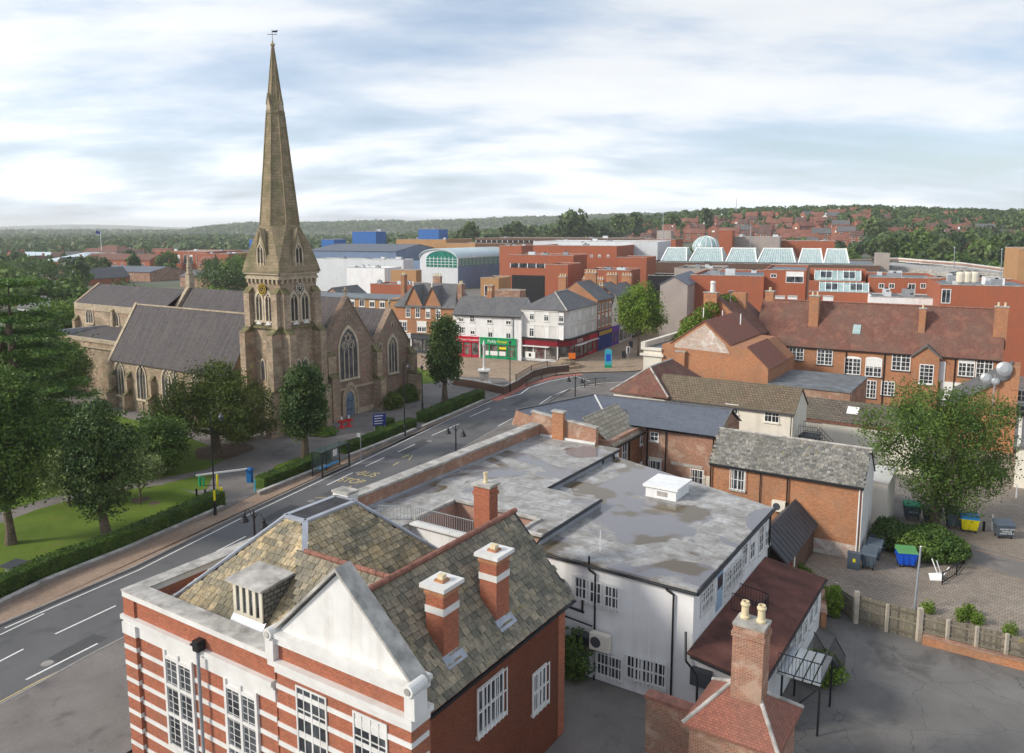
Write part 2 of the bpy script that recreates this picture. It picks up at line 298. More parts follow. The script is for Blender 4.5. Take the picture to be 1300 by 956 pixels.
def leafmat(name, dark, light, scale=0.35, tr=0.25):
    m, t, b = newmat(name)
    f = noise(t, wpos(t), scale, 3, 0.6); gi = node(t, 'ShaderNodeNewGeometry')
    col = ramp(t, f, 0.35, 0.68, dark, light)
    col = mix(t, 0.8, col, ramp(t, gi.outputs['Random Per Island'], 0.0, 1.0, (0.55,) * 3, (1.45,) * 3), 'MULTIPLY')
    t.links.new(col, b.inputs['Base Color']); b.inputs['Roughness'].default_value = 0.55; b.inputs['Specular IOR Level'].default_value = 0.3
    tl = node(t, 'ShaderNodeBsdfTranslucent'); t.links.new(col, tl.inputs[0])
    ms = node(t, 'ShaderNodeMixShader'); ms.inputs[0].default_value = tr
    t.links.new(b.outputs[0], ms.inputs[1]); t.links.new(tl.outputs[0], ms.inputs[2])
    t.links.new(ms.outputs[0], t.nodes['Material Output'].inputs[0])
    return m
M['leaf_dark'] = leafmat('dark leaves', (0.036, 0.076, 0.018), (0.10, 0.155, 0.038))
M['leaf_mid'] = leafmat('mid green leaves', (0.06, 0.12, 0.02), (0.135, 0.205, 0.036))
M['leaf_bright'] = leafmat('bright green leaves', (0.10, 0.18, 0.015), (0.19, 0.28, 0.03))
M['leaf_pale'] = leafmat('pale variegated leaves', (0.15, 0.21, 0.06), (0.32, 0.38, 0.15))
M['leaf_cedar'] = leafmat('cedar needles', (0.05, 0.12, 0.022), (0.15, 0.24, 0.04))
M['leaf_yew'] = leafmat('yew needles', (0.05, 0.085, 0.012), (0.15, 0.19, 0.025), 0.6)
M['leaf_hedge'] = leafmat('clipped hedge leaves', (0.04, 0.085, 0.012), (0.09, 0.15, 0.02), 0.8)
M['leaf_far'] = leafmat('distant woodland leaves', (0.04, 0.08, 0.028), (0.12, 0.17, 0.045), 0.045)
def tilemat(name, cols, moss=0.75):
    """each laid stone tile has a tone of its own, with lichen and moss"""
    m, t, b = newmat(name); gi = node(t, 'ShaderNodeNewGeometry'); p = wpos(t)
    n = node(t, 'ShaderNodeValToRGB'); e = n.color_ramp.elements; e[0].position = 0; e[0].color = c4(cols[0]); e[1].position = 1; e[1].color = c4(cols[-1])
    for i, c in enumerate(cols[1:-1]):
        k = e.new((i + 1) / (len(cols) - 1)); k.color = c4(c)
    t.links.new(gi.outputs['Random Per Island'], n.inputs[0]); col = n.outputs[0]
    col = mix(t, 0.8, col, ramp(t, noise(t, p, 7, 6, 0.7), 0.3, 0.7, (0.5,) * 3, (1.45,) * 3), 'MULTIPLY')
    col = mix(t, ramp(t, noise(t, p, 0.55, 6, 0.65, 0.4), 0.48, 0.62), col, mix(t, moss, col, (0.10, 0.10, 0.075)))
    col = mix(t, ramp(t, noise(t, p, 2.4, 5, 0.7), 0.62, 0.68), col, (0.26, 0.21, 0.08))
    t.links.new(col, b.inputs['Base Color']); b.inputs['Roughness'].default_value = 0.9
    bump(t, b, noise(t, p, 25, 4), 0.3, 0.02)
    return m
M['tiles_warm'] = tilemat('lichened sandy stone tiles', ((0.20, 0.165, 0.11), (0.50, 0.38, 0.21), (0.26, 0.225, 0.16), (0.55, 0.43, 0.26), (0.36, 0.30, 0.20)))
M['tiles_grey'] = tilemat('lichened grey stone tiles', ((0.12, 0.112, 0.09), (0.30, 0.255, 0.175), (0.17, 0.155, 0.12), (0.35, 0.29, 0.20), (0.22, 0.195, 0.145)))
M['tiles_slate'] = tilemat('old grey slates', ((0.09, 0.09, 0.085), (0.24, 0.225, 0.20), (0.13, 0.127, 0.12), (0.30, 0.28, 0.245), (0.17, 0.165, 0.15)), 0.45)
M['wood'] = tilemat('weathered timber', ((0.09, 0.078, 0.058), (0.21, 0.18, 0.135), (0.13, 0.112, 0.083), (0.24, 0.21, 0.16), (0.16, 0.14, 0.10)), 0.2)

for k_ in ('white', 'render', 'cream', 'beige', 'pale_metal'): streaky(M[k_])
streaky(M['brick_far'], 0.6, (0.22, 0.10, 0.07)); streaky(M['brick_red'], 0.6, (0.20, 0.08, 0.05)); streaky(M['brick_orange'], 0.5, (0.24, 0.13, 0.09))

# ---------------------------------------------------------------- mesh builder
MW = {}
class MB:
    def __init__(s, frame=None): s.v = []; s.f = []; s.mi = []; s.m = 0; s.fr = frame or F
    def poly(s, pts, m=None):
        i = len(s.v); s.v += [Vector(p) for p in pts]; s.f.append(list(range(i, i + len(pts)))); s.mi.append(s.m if m is None else m)
    def solid(s, vs, fs, m=None):
        i = len(s.v); s.v += [Vector(p) for p in vs]
        for f in fs: s.f.append([i + k for k in f]); s.mi.append(s.m if m is None else m)
    def hexa(s, p, m=None):   # 4 bottom (ccw seen from above) then 4 top
        s.solid(p, [(0, 3, 2, 1), (4, 5, 6, 7), (0, 1, 5, 4), (1, 2, 6, 5), (2, 3, 7, 6), (3, 0, 4, 7)], m)
    def box(s, a0, a1, b0, b1, z0, z1, m=None, fr=None):
        q = (fr or s.fr).p
        s.hexa([q(a0, b0, z0), q(a1, b0, z0), q(a1, b1, z0), q(a0, b1, z0), q(a0, b0, z1), q(a1, b0, z1), q(a1, b1, z1), q(a0, b1, z1)], m)
    def prism(s, pts, z0, z1, m=None):   # pts world xy, ccw
        n = len(pts)
        ar = sum(pts[i][0] * pts[(i + 1) % n][1] - pts[(i + 1) % n][0] * pts[i][1] for i in range(n))
        if ar < 0: pts = pts[::-1]
        v = [Vector((p[0], p[1], z0)) for p in pts] + [Vector((p[0], p[1], z1)) for p in pts]
        s.solid(v, [list(range(n))[::-1], list(range(n, 2 * n))] + [(i, (i + 1) % n, n + (i + 1) % n, n + i) for i in range(n)], m)
    def extr(s, pts, d, m=None):  # planar polygon extruded by vector
        n = len(pts); d = Vector(d); pts = [Vector(p) for p in pts]
        s.solid(pts + [p + d for p in pts], [list(range(n))[::-1], list(range(n, 2 * n))] + [(i, (i + 1) % n, n + (i + 1) % n, n + i) for i in range(n)], m)
    def bar(s, p0, p1, w_, h_=None, m=None):
        h_ = h_ or w_; p0 = Vector(p0); p1 = Vector(p1); d = (p1 - p0).normalized()
        up = Vector((0, 0, 1)) if abs(d.z) < 0.95 else Vector((s.fr.c, s.fr.s, 0))
        x = d.cross(up).normalized() * w_ / 2; y = x.cross(d).normalized() * h_ / 2
        s.hexa([p0 - x - y, p0 + x - y, p0 + x + y, p0 - x + y, p1 - x - y, p1 + x - y, p1 + x + y, p1 - x + y], m)
    def tube(s, p0, p1, r0, r1=None, n=8, m=None):
        r1 = r0 if r1 is None else r1; p0 = Vector(p0); p1 = Vector(p1); d = (p1 - p0).normalized()
        up = Vector((0, 0, 1)) if abs(d.z) < 0.95 else Vector((1, 0, 0))
        x = d.cross(up).normalized(); y = x.cross(d).normalized()
        v = [p0 + (x * math.cos(k * 2 * math.pi / n) + y * math.sin(k * 2 * math.pi / n)) * r0 for k in range(n)] + \
            [p1 + (x * math.cos(k * 2 * math.pi / n) + y * math.sin(k * 2 * math.pi / n)) * r1 for k in range(n)]
        s.solid(v, [(k, n + k, n + (k + 1) % n, (k + 1) % n) for k in range(n)] + [list(range(n)), list(range(n, 2 * n))[::-1]], m)
    def path(s, pts, r, n=8, m=None):
        for a, b in zip(pts, pts[1:]): s.tube(a, b, r, r, n, m)
    def lathe(s, c, prof, n=16, m=None, rot=0, sx=1, sy=1):
        c = Vector(c); v = []
        for r, z in prof:
            for k in range(n):
                a = rot + k * 2 * math.pi / n; v.append(c + Vector((math.cos(a) * r * sx, math.sin(a) * r * sy, z)))
        fs = []
        for j in range(len(prof) - 1):
            for k in range(n): fs.append((j * n + k, j * n + (k + 1) % n, (j + 1) * n + (k + 1) % n, (j + 1) * n + k))
        fs.append(list(range(n))[::-1]); fs.append([(len(prof) - 1) * n + k for k in range(n)])
        s.solid(v, fs, m)
    def build(s, name, mats, parent=None, smooth=False, label=None):
        if not isinstance(mats, (list, tuple)): mats = [mats]
        v = np.array([tuple(p) for p in s.v])
        me = bpy.data.meshes.new(name)
        if parent is None:
            o0 = Vector(((v[:, 0].min() + v[:, 0].max()) / 2, (v[:, 1].min() + v[:, 1].max()) / 2, v[:, 2].min())); mw = Matrix.Translation(o0)
        else: mw = MW[parent.name]
        im = mw.inverted()
        me.from_pydata([im @ p for p in s.v], [], s.f)
        uvl = me.uv_layers.new(name='UVMap'); uv = np.zeros((len(me.loops), 2)); li = 0
        for f in s.f:
            p0, p1 = s.v[f[0]], s.v[f[1]]
            nrm = Vector((0, 0, 0))
            for k in range(len(f)):
                a, b = s.v[f[k]], s.v[f[(k + 1) % len(f)]]; nrm += a.cross(b)
            nrm = nrm.normalized() if nrm.length > 1e-9 else Vector((0, 0, 1))
            if abs(nrm.z) > 0.999: t = Vector((s.fr.c, s.fr.s, 0))
            else: t = Vector((-nrm.y, nrm.x, 0)).normalized()
            vv = nrm.cross(t)
            for k in f: uv[li] = (s.v[k].dot(t), s.v[k].dot(vv)); li += 1
        uvl.data.foreach_set('uv', uv.ravel())
        for m_ in mats: me.materials.append(M[m_] if isinstance(m_, str) else m_)
        me.polygons.foreach_set('material_index', s.mi)
        if smooth: me.polygons.foreach_set('use_smooth', [True] * len(s.f))
        me.update()
        ob = bpy.data.objects.new(name, me); C.objects.link(ob)
        if parent is None: ob.location = mw.translation
        else: ob.parent = parent
        MW[ob.name] = mw
        if label: ob['label'] = label
        return ob
def tag(o, label, cat, group=None, kind=None):
    o['label'] = label; o['category'] = cat
    if group: o['group'] = group
    if kind: o['kind'] = kind
    return o
def struct(o): o['kind'] = 'structure'; return o
def thing(name, label, cat, loc, rz=0, group=None):
    e = bpy.data.objects.new(name, None); C.objects.link(e); e.location = loc; e.rotation_euler = (0, 0, rz); e.empty_display_size = 0.3
    MW[e.name] = Matrix.Translation(Vector(loc)) @ Matrix.Rotation(rz, 4, 'Z')
    return tag(e, label, cat, group)
def copy_tree(o, parent=None):
    c = o.copy(); C.objects.link(c)
    if parent: c.parent = parent
    for ch in list(o.children): copy_tree(ch, c)
    return c
def wbox(mb, fr, side, at, u0, u1, z0, z1, o0, o1, m=None):
    """box on a wall: side 'b' is the wall b=at seen from the front, side 'a' the wall a=at seen from the right, 'A' a=at seen from the left"""
    if side == 'b': mb.box(u0, u1, at - o1, at - o0, z0, z1, m, fr)
    elif side == 'a': mb.box(at + o0, at + o1, u0, u1, z0, z1, m, fr)
    else: mb.box(at - o1, at - o0, u0, u1, z0, z1, m, fr)
def wp(fr, side, at, u, z, o=0.0):
    return fr.p(u, at - o, z) if side == 'b' else (fr.p(at + o, u, z) if side == 'a' else fr.p(at - o, u, z))
WR_ = random.Random(77)
def window(par, fr, side, at, u, z, w_, h_, nx=2, ny=2, bars=0, sill=True, lintel=None, fm='frame', gm='glass', ft=0.07, arch=False, label=None, blind=0, name='window'):
    """u centre, z bottom"""
    mb = MB(fr); u0, u1, z1 = u - w_ / 2, u + w_ / 2, z + h_
    if not blind and not bars and WR_.random() < 0.35: blind = WR_.choice((.2, .3, .4))
    far = abs(at) > 90
    if far: ft = max(ft, .11)
    wbox(mb, fr, side, at, u0, u1, z, z1, 0.0, 0.015, 1)
    for a, b in ((u0, u0 + ft), (u1 - ft, u1)): wbox(mb, fr, side, at, a, b, z, z1, 0.0, 0.06, 0)
    for a, b in ((z, z + ft), (z1 - ft, z1)): wbox(mb, fr, side, at, u0 + ft, u1 - ft, a, b, 0.0, 0.057, 0)
    g = 0.06 if far else 0.035
    for i in range(1, nx):
        x = u0 + w_ * i / nx; t_ = g if (nx != 4 or i != 2) else g * 2.2
        wbox(mb, fr, side, at, x - t_ / 2, x + t_ / 2, z + ft, z1 - ft, 0.0, 0.045, 0)
    for j in range(1, ny):
        y = z + h_ * j / ny; wbox(mb, fr, side, at, u0 + ft, u1 - ft, y - g / 2, y + g / 2, 0.0, 0.042, 0)
    if blind: wbox(mb, fr, side, at, u0 + ft, u1 - ft, z1 - ft - blind * h_, z1 - ft, 0.016, 0.022, 0)
    for i in range(bars):
        x = u0 - 0.08 + (w_ + 0.16) * i / (bars - 1); wbox(mb, fr, side, at, x - 0.018, x + 0.018, z - 0.1, z1 + 0.06, 0.14, 0.176, 0)
    if bars:
        for y in (z + 0.03, z + h_ / 2, z1 - 0.06): wbox(mb, fr, side, at, u0 - 0.12, u1 + 0.12, y, y + 0.04, 0.10, 0.14, 0)
    if sill: wbox(mb, fr, side, at, u0 - 0.08, u1 + 0.08, z - 0.12, z - 0.003, 0.0, 0.12, 2)
    if lintel: wbox(mb, fr, side, at, u0 - 0.12, u1 + 0.12, z1 + 0.003, z1 + 0.26, 0.0, 0.04, 2)
    if arch:
        n = 8; pts = [wp(fr, side, at, u + math.cos(math.pi * k / n) * w_ / 2, z1 + math.sin(math.pi * k / n) * w_ * arch) for k in range(n + 1)]
        nd = wp(fr, side, at, u, z, 0.04) - wp(fr, side, at, u, z, 0)
        mb.extr(pts, nd, 0)
    return mb.build(name, [fm, gm, lintel or ('coping' if sill is True else sill or 'coping')], par, label=label)
def winpx(par, fr, side, at, px, py, w_, h_, **k):
    """window centred on a sight line"""
    u, z = (fr.onb if side == 'b' else fr.ona)(px, py, at)
    return window(par, fr, side, at, u, z - h_ / 2, w_, h_, **k)
def gable_roof(mb, fr, a0, a1, b0, b1, ze, zr, axis='a', oh=0.25, th=0.14, oe=0.15, m=0, ridge=None):
    """slab roof; ridge runs along the named axis"""
    if axis == 'a': l0, l1, c0, c1 = a0 - oe, a1 + oe, b0, b1
    else: l0, l1, c0, c1 = b0 - oe, b1 + oe, a0, a1
    mid = (c0 + c1) / 2 if ridge is None else ridge
    s0 = (zr - ze) / (mid - c0); s1 = (zr - ze) / (c1 - mid)
    def q(l, c, z): return fr.p(l, c, z) if axis == 'a' else fr.p(c, l, z)
    e0, e1 = c0 - oh, c1 + oh; z0, z1 = ze - oh * s0, ze - oh * s1
    sec = [(e0, z0 + th), (mid, zr + th), (e1, z1 + th), (e1, z1), (mid, zr), (e0, z0)]
    A = [q(l0, c, z) for c, z in sec]; B = [q(l1, c, z) for c, z in sec]; n = 6
    flip = (axis != 'a')
    fs = [list(range(n)), list(range(n, 2 * n))[::-1]] + [(i, n + i, n + (i + 1) % n, (i + 1) % n) for i in range(n)]
    if not flip: fs = [tuple(reversed(f)) for f in fs]
    # the concave section caps are split in two
    caps = [(0, 1, 4, 5), (1, 2, 3, 4)]
    fs = [f for f in fs if len(f) == 4] + [tuple(c) for c in caps] + [tuple(n + k for k in reversed(c)) for c in caps]
    mb.solid(A + B, fs, m)
def gable_wall(mb, fr, a0, a1, b0, b1, z0, ze, zr, axis='a', m=0, ridge=None):
    if axis == 'a': c0, c1 = b0, b1
    else: c0, c1 = a0, a1
    mid = (c0 + c1) / 2 if ridge is None else ridge
    def q(l, c, z): return fr.p(l, c, z) if axis == 'a' else fr.p(c, l, z)
    sec = [(c0, z0), (c1, z0), (c1, ze), (mid, zr), (c0, ze)]
    l0, l1 = (a0, a1) if axis == 'a' else (b0, b1)
    A = [q(l0, c, z) for c, z in sec]; B = [q(l1, c, z) for c, z in sec]; n = 5
    fs = [list(range(n)), list(range(n, 2 * n))[::-1]] + [(i, n + i, n + (i + 1) % n, (i + 1) % n) for i in range(n)]
    if axis == 'a': fs = [tuple(reversed(f)) for f in fs]
    fs = [tuple(reversed(f)) for f in fs]
    mb.solid(A + B, fs, m)
def hip_roof(mb, fr, a0, a1, b0, b1, ze, zr, r0, r1, axis='a', oh=0.25, th=0.14, m=0, mid=None):
    """ridge from r0 to r1 along axis"""
    a0 -= oh; a1 += oh; b0 -= oh; b1 += oh
    E = [fr.p(a0, b0, ze), fr.p(a1, b0, ze), fr.p(a1, b1, ze), fr.p(a0, b1, ze)]
    T = [p + Vector((0, 0, th)) for p in E]
    if axis == 'a':
        mm = (b0 + b1) / 2 if mid is None else mid; r = [fr.p(r0, mm, zr + th), fr.p(r1, mm, zr + th)]
        sl = [(4, 5, 9, 8), (5, 6, 9), (6, 7, 8, 9), (7, 4, 8)]
    else:
        mm = (a0 + a1) / 2 if mid is None else mid; r = [fr.p(mm, r0, zr + th), fr.p(mm, r1, zr + th)]
        sl = [(4, 5, 8), (5, 6, 9, 8), (6, 7, 9), (7, 4, 8, 9)]
    mb.solid(E + T + r, [(0, 3, 2, 1), (0, 1, 5, 4), (1, 2, 6, 5), (2, 3, 7, 6), (3, 0, 4, 7)] + sl, m)
def chimney_mesh(fr, a, b, wa, wb, z0, z1, band=True, pots=2, pot='pot', cap=True, pm=0.16, ph=0.5):
    mb = MB(fr); mb.box(a - wa / 2, a + wa / 2, b - wb / 2, b + wb / 2, z0, z1, 0)
    if cap:
        mb.box(a - wa / 2 - 0.05, a + wa / 2 + 0.05, b - wb / 2 - 0.05, b + wb / 2 + 0.05, z1 - 0.45, z1 - 0.3, 0)
        mb.box(a - wa / 2 - 0.09, a + wa / 2 + 0.09, b - wb / 2 - 0.09, b + wb / 2 + 0.09, z1, z1 + 0.12, 1)
    la = wb > wa
    for i in range(pots):
        t = ((i + 0.5) / pots - 0.5) * (wb if la else wa); aa, bb = (a, b + t) if la else (a + t, b)
        mb.lathe(fr.p(aa, bb, z1 + 0.12), [(pm, 0), (pm * 0.95, 0.08), (pm * 0.75, 0.12), (pm * 0.75, ph * 0.8), (pm * 0.95, ph * 0.84), (pm * 0.9, ph), (pm * 0.6, ph), (pm * 0.6, ph * 0.7)], 10, 2)
    return mb
def chimney(par, fr, a, b, wa, wb, z0, z1, brick='brick_orange', pots=2, **k):
    return chimney_mesh(fr, a, b, wa, wb, z0, z1, pots=pots, **k).build('chimney', [brick, 'coping', 'pot'], par)
def lettering(par, s, fr, side, at, u, z, size, mat, out_=0.02, name='lettering', align='CENTER', yaw=None, origin=None, depth=0.01):
    cu = bpy.data.curves.new('txt', 'FONT'); cu.body = s; cu.size = size; cu.align_x = align; cu.align_y = 'CENTER'; cu.extrude = depth
    ob = bpy.data.objects.new('txt', cu); C.objects.link(ob)
    dg = bpy.context.evaluated_depsgraph_get(); me = bpy.data.meshes.new_from_object(ob.evaluated_get(dg)); bpy.data.objects.remove(ob)
    if origin is None:
        o = wp(fr, side, at, u, z, out_); x = (wp(fr, side, at, u + 1, z, out_) - o); y = Vector((0, 0, 1))
    else:
        o = Vector(origin); x = Vector((math.cos(yaw), math.sin(yaw), 0)); y = Vector((-math.sin(yaw), math.cos(yaw), 0))
    n = x.cross(y); mt = Matrix((x, y, n)).transposed().to_4x4(); mt.translation = o
    mw = MW[par.name] if par else Matrix.Translation(o)
    me.transform(mw.inverted() @ mt)
    me.materials.clear(); me.materials.append(M[mat])
    r = bpy.data.objects.new(name, me); C.objects.link(r)
    if par: r.parent = par
    else: r.location = o
    MW[r.name] = mw
    return r
# ================================================================ GROUND, ROADS
def sstep(x, a, b):
    t = max(0.0, min(1.0, (x - a) / (b - a))); return t * t * (3 - 2 * t)
def lerp_tab(x, tab):
    if x <= tab[0][0]: return tab[0][1]
    for (x0, y0), (x1, y1) in zip(tab, tab[1:]):
        if x <= x1: return y0 + (y1 - y0) * (x - x0) / (x1 - x0)
    return tab[-1][1]
def elev(x, y):
    d = math.hypot(x, y); t = x / max(y, 1e-3) if y > 0 else math.copysign(9, x)
    near = lerp_tab(t, [(-0.20, 0), (-0.05, 10), (0.02, 17), (0.12, 27), (0.22, 35), (0.30, 38), (0.44, 39), (0.56, 34), (0.66, 33), (1.4, 34)])
    z = near * sstep(d, 300, 950)
    z += 3 * math.sin(x * 0.006 + 1) * math.sin(y * 0.004) * sstep(d, 500, 1000)
    mid = lerp_tab(t, [(-0.42, 0), (-0.34, 26), (-0.2, 33), (-0.1, 31), (0.0, 36), (0.1, 30), (0.3, 20)])
    z += (mid + 3 * math.sin(x * 0.004)) * sstep(d, 1900, 2900) * (1 if mid > 0 else 0) * sstep(mid, 0, 10)
    far = lerp_tab(t, [(-1.2, 40), (-0.68, 25), (-0.6, 50), (-0.54, 66), (-0.47, 50), (-0.40, 28), (-0.3, 20)])
    z += far * sstep(d, 6500, 8500)
    return z
def make_terrain():
    rs = [0.5] + [8 * (1.0745 ** i) for i in range(105)]
    rs = [r for r in rs if r < 14000] + [14000]
    na = 200; v = []; f = []
    for r in rs:
        for k in range(na + 1):
            a = R(-115 + 230 * k / na); x, y = r * math.sin(a), r * math.cos(a)
            v.append((x, y, -0.06 + elev(x, y)))
    n = na + 1
    for i in range(len(rs) - 1):
        for k in range(na): f.append((i * n + k, i * n + k + 1, (i + 1) * n + k + 1, (i + 1) * n + k))
    me = bpy.data.meshes.new('terrain'); me.from_pydata(v, [], f); me.materials.append(M['land'])
    me.polygons.foreach_set('use_smooth', [True] * len(f))
    if me.polygons[0].normal.z < 0: me.flip_normals()
    o = bpy.data.objects.new('terrain', me); C.objects.link(o); struct(o)
make_terrain()
def sheet(name, pts, z, mat, fr=F):
    mb = MB(fr); P_ = [Vector((p[0], p[1], z)) for p in pts]; n = len(P_)
    ar = sum(P_[i].x * P_[(i + 1) % n].y - P_[(i + 1) % n].x * P_[i].y for i in range(n))
    mb.poly(P_ if ar > 0 else P_[::-1]); o = mb.build(name, mat); struct(o); return o
def gp(*l): return [G(*p) for p in l]
kerbL = [Vector((-44, 16, 0)), Vector((-37.5, 31, 0))] + gp((0, 795), (170, 722), (300, 657), (390, 615), (480, 573), (560, 534.5), (621, 508), (665, 487), (700, 478), (735, 474), (800, 472.5), (870, 474)) + [Vector((60, 133, 0))]
def offset(pl, d):
    r = []
    for i, p in enumerate(pl):
        a = pl[max(i - 1, 0)]; b = pl[min(i + 1, len(pl) - 1)]; t = (b - a); t.z = 0; t.normalize()
        r.append(Vector((p.x + t.y * d, p.y - t.x * d, 0)))
    return r
kerbR = offset(kerbL, 8.0)
kerbR = [p if i < 9 else p for i, p in enumerate(kerbR)]
sheet('town_ground', [(-60, 10), (140, 10), (170, 330), (-70, 330), (-110, 180), (-75, 60)], -0.03, 'tarmac')
sheet('road', kerbL + kerbR[::-1], 0.0, 'asphalt')
def strip(name, pl, d0, d1, z0, z1, mat, kind='structure'):
    mb = MB(); A = offset(pl, d0); B = offset(pl, d1)
    for i in range(len(pl) - 1):
        q = [A[i], B[i], B[i + 1], A[i + 1]]
        up = lambda p, z: Vector((p.x, p.y, z))
        mb.poly([up(q[0], z1), up(q[1], z1), up(q[2], z1), up(q[3], z1)]) if z0 is None else mb.hexa([up(p, z0) for p in q] + [up(p, z1) for p in q])
    o = mb.build(name, mat)
    if kind: o['kind'] = kind
    return o
strip('kerb', kerbL[:11], -0.16, 0.0, -0.02, 0.13, 'kerb')
strip('kerb', kerbR[:12], 0.0, 0.16, -0.02, 0.13, 'kerb')
back = [Vector((-48, 22, 0)), Vector((-41, 36, 0))] + gp((0, 763), (120, 705), (283, 650), (326, 628), (410, 595), (528, 551), (575, 530), (621, 508))
sheet('pavement', offset(kerbL[:9], -0.16) + back[::-1], 0.115, 'paving_tan')
sheet('pavement', offset(kerbR[:9], 0.16) + [F.p(-38, 66), F.p(-33.2, 56), F.p(-33.2, 14), F.p(-30, 6)], 0.115, 'tarmac')
# churchyard
yard_pts = [Vector((-48, 22, 0)), Vector((-41, 36, 0))] + gp((0, 762), (120, 704), (283, 649), (326, 627), (410, 594), (528, 550), (640, 500), (660, 492), (640, 481), (575, 478), (560, 450), (510, 447)) + [Vector((-60, 180, 0)), Vector((-140, 160, 0)), Vector((-110, 60, 0)), Vector((-75, 22, 0))]
sheet('churchyard_paving', yard_pts, 0.08, 'tarmac')
sheet('lawn', gp((-90, 815), (0, 757), (120, 699), (262, 648), (272, 632), (250, 629), (215, 616), (180, 620), (100, 633), (45, 649), (-90, 700)), 0.10, 'grass')
sheet('lawn', gp((-90, 680), (45, 638), (100, 624), (180, 613), (262, 597), (290, 582), (270, 568), (210, 545), (120, 520), (60, 510), (-60, 540)), 0.10, 'grass')
sheet('lawn', gp((207, 616), (262, 603), (270, 605), (263, 622), (245, 625)), 0.104, 'grass')
sheet('lawn', gp((519, 478), (519, 463), (556, 461), (566, 470), (556, 486), (532, 489)), 0.10, 'grass')
sheet('lawn', gp((322, 622), (350, 592), (395, 576), (412, 590), (340, 622)), 0.10, 'grass')
for c, s in (((35, 720), 1.0), ((178, 636), 0.8), ((196, 640), 0.5), ((135, 690), 1.1), ((283, 574), 3.0)):
    g = G(*c); sheet('flower_bed', [(g.x + math.cos(k) * s * (1 + 0.15 * math.sin(3 * k)), g.y + math.sin(k) * s * 1.1) for k in [i * math.pi / 8 for i in range(16)]], 0.108, 'soil')
# plaza in front of the shops and street running on between them
sheet('plaza_paving', gp((519, 463), (500, 460), (505, 448), (577, 453), (661, 459), (700, 461), (721, 462), (735, 473.6), (700, 477.4), (665, 486.4), (650, 489), (640, 481), (560, 478)), 0.112, 'paving_plaza')
sheet('plaza_paving', gp((721, 462), (757, 446)) + [Vector((26, 195, 0)), Vector((36, 195, 0)), Vector((34, 160, 0)), Vector((32, 138, 0))] + gp((800, 472), (735, 473.6)), 0.112, 'paving_plaza')
def gstrip(name, pxs, w_, z, mat):
    pl = gp(*pxs); mb = MB(); A = offset(pl, -w_ / 2); B = offset(pl, w_ / 2)
    for i in range(len(pl) - 1): mb.poly([Vector((p.x, p.y, z)) for p in (A[i], B[i], B[i + 1], A[i + 1])])
    o = mb.build(name, mat); struct(o); return o
sheet('red_lane', offset(kerbL[8:12], 0.05) + offset(kerbL[8:12], 1.5)[::-1], 0.004, 'red_lane')
# painted markings
for a, b in (((70, 805), (147, 769)), ((-40, 860), (30, 824)), ((415, 616), (448, 600)), ((464, 592), (488, 581)), ((505, 574), (527, 564)), ((548, 553), (583, 538)), ((597, 529), (622, 518)), ((632, 541), (651, 531)), ((661, 525), (681, 516))):
    gstrip('road_marking', (a, b), 0.13, 0.008, 'marking')
gstrip('road_marking', ((33, 863), (124, 817)), 0.14, 0.008, 'marking'); gstrip('road_marking', ((158, 801), (190, 785)), 0.14, 0.008, 'marking')
gstrip('road_marking', ((0, 806), (56, 779)), 0.10, 0.008, 'marking')
gstrip('road_marking', ((275, 700), (312, 681)), 0.12, 0.008, 'marking')
gstrip('road_marking', ((681, 516), (700, 503), (722, 494), (760, 487), (800, 484)), 0.16, 0.008, 'marking')
gstrip('road_marking', ((640, 506), (661, 500), (672, 492), (698, 484), (731, 477.5), (749, 484)), 0.2, 0.012, 'marking')
gstrip('road_marking', ((700, 503), (716, 497), (735, 491), (760, 491)), 0.12, 0.008, 'marking')
for s, (w0, z0) in ((0.30, (0.10, 0.008)), (0.55, (0.10, 0.008))):
    pl = [Vector((-35, 22, 0))] + gp((-60, 918), (45, 862), (168, 803), (230, 770))
    mb = MB(); A = offset(pl, s); B = offset(pl, s + w0)
    for i in range(len(pl) - 1): mb.poly([Vector((p.x, p.y, z0)) for p in (A[i], B[i], B[i + 1], A[i + 1])])
    struct(mb.build('road_marking', 'marking_y'))
mb = MB(); A = offset(kerbL[2:9], 0.45); B = offset(kerbL[2:9], 0.56)
for i in range(len(A) - 1): mb.poly([Vector((p.x, p.y, 0.008)) for p in (A[i], B[i], B[i + 1], A[i + 1])])
struct(mb.build('road_marking', 'marking'))
# bus stop box and its words
gstrip('road_marking', ((400, 632), (420, 632), (432, 628)), 0.12, 0.008, 'marking_y')
for a, b in (((437, 622), (446, 617)), ((499, 591), (506, 587)), ((510, 581), (519, 577))): gstrip('road_marking', (a, b), 0.16, 0.008, 'marking_y')
gstrip('road_marking', ((519, 584), (524, 578), (509, 581)), 0.14, 0.009, 'marking_y')
def road_word(s, c, size):
    g = G(*c); yaw = math.atan2(-0.40, 0.917) + 0.0
    kd = (kerbL[6] - kerbL[5]).normalized(); yaw = math.atan2(kd.y, kd.x) - R(90)
    o = lettering(None, s, F, 'b', 0, 0, 0, size, 'marking_y', origin=(g.x, g.y, 0.009), yaw=yaw, depth=0.001, name='road_marking')
    o.scale = (1, 1, 1)
    # road letters are drawn out along the lane
    x = Vector((math.cos(yaw), math.sin(yaw), 0)); y = Vector((-math.sin(yaw), math.cos(yaw), 0))
    for v in o.data.vertices:
        u, w_ = v.co.dot(x), v.co.dot(y); v.co = x * u + y * (w_ * 1.7) + Vector((0, 0, v.co.z))
    struct(o)
road_word('BUS', (467, 602), 1.2); road_word('STOP', (446, 610.5), 1.1)
rdp = random.Random(9)
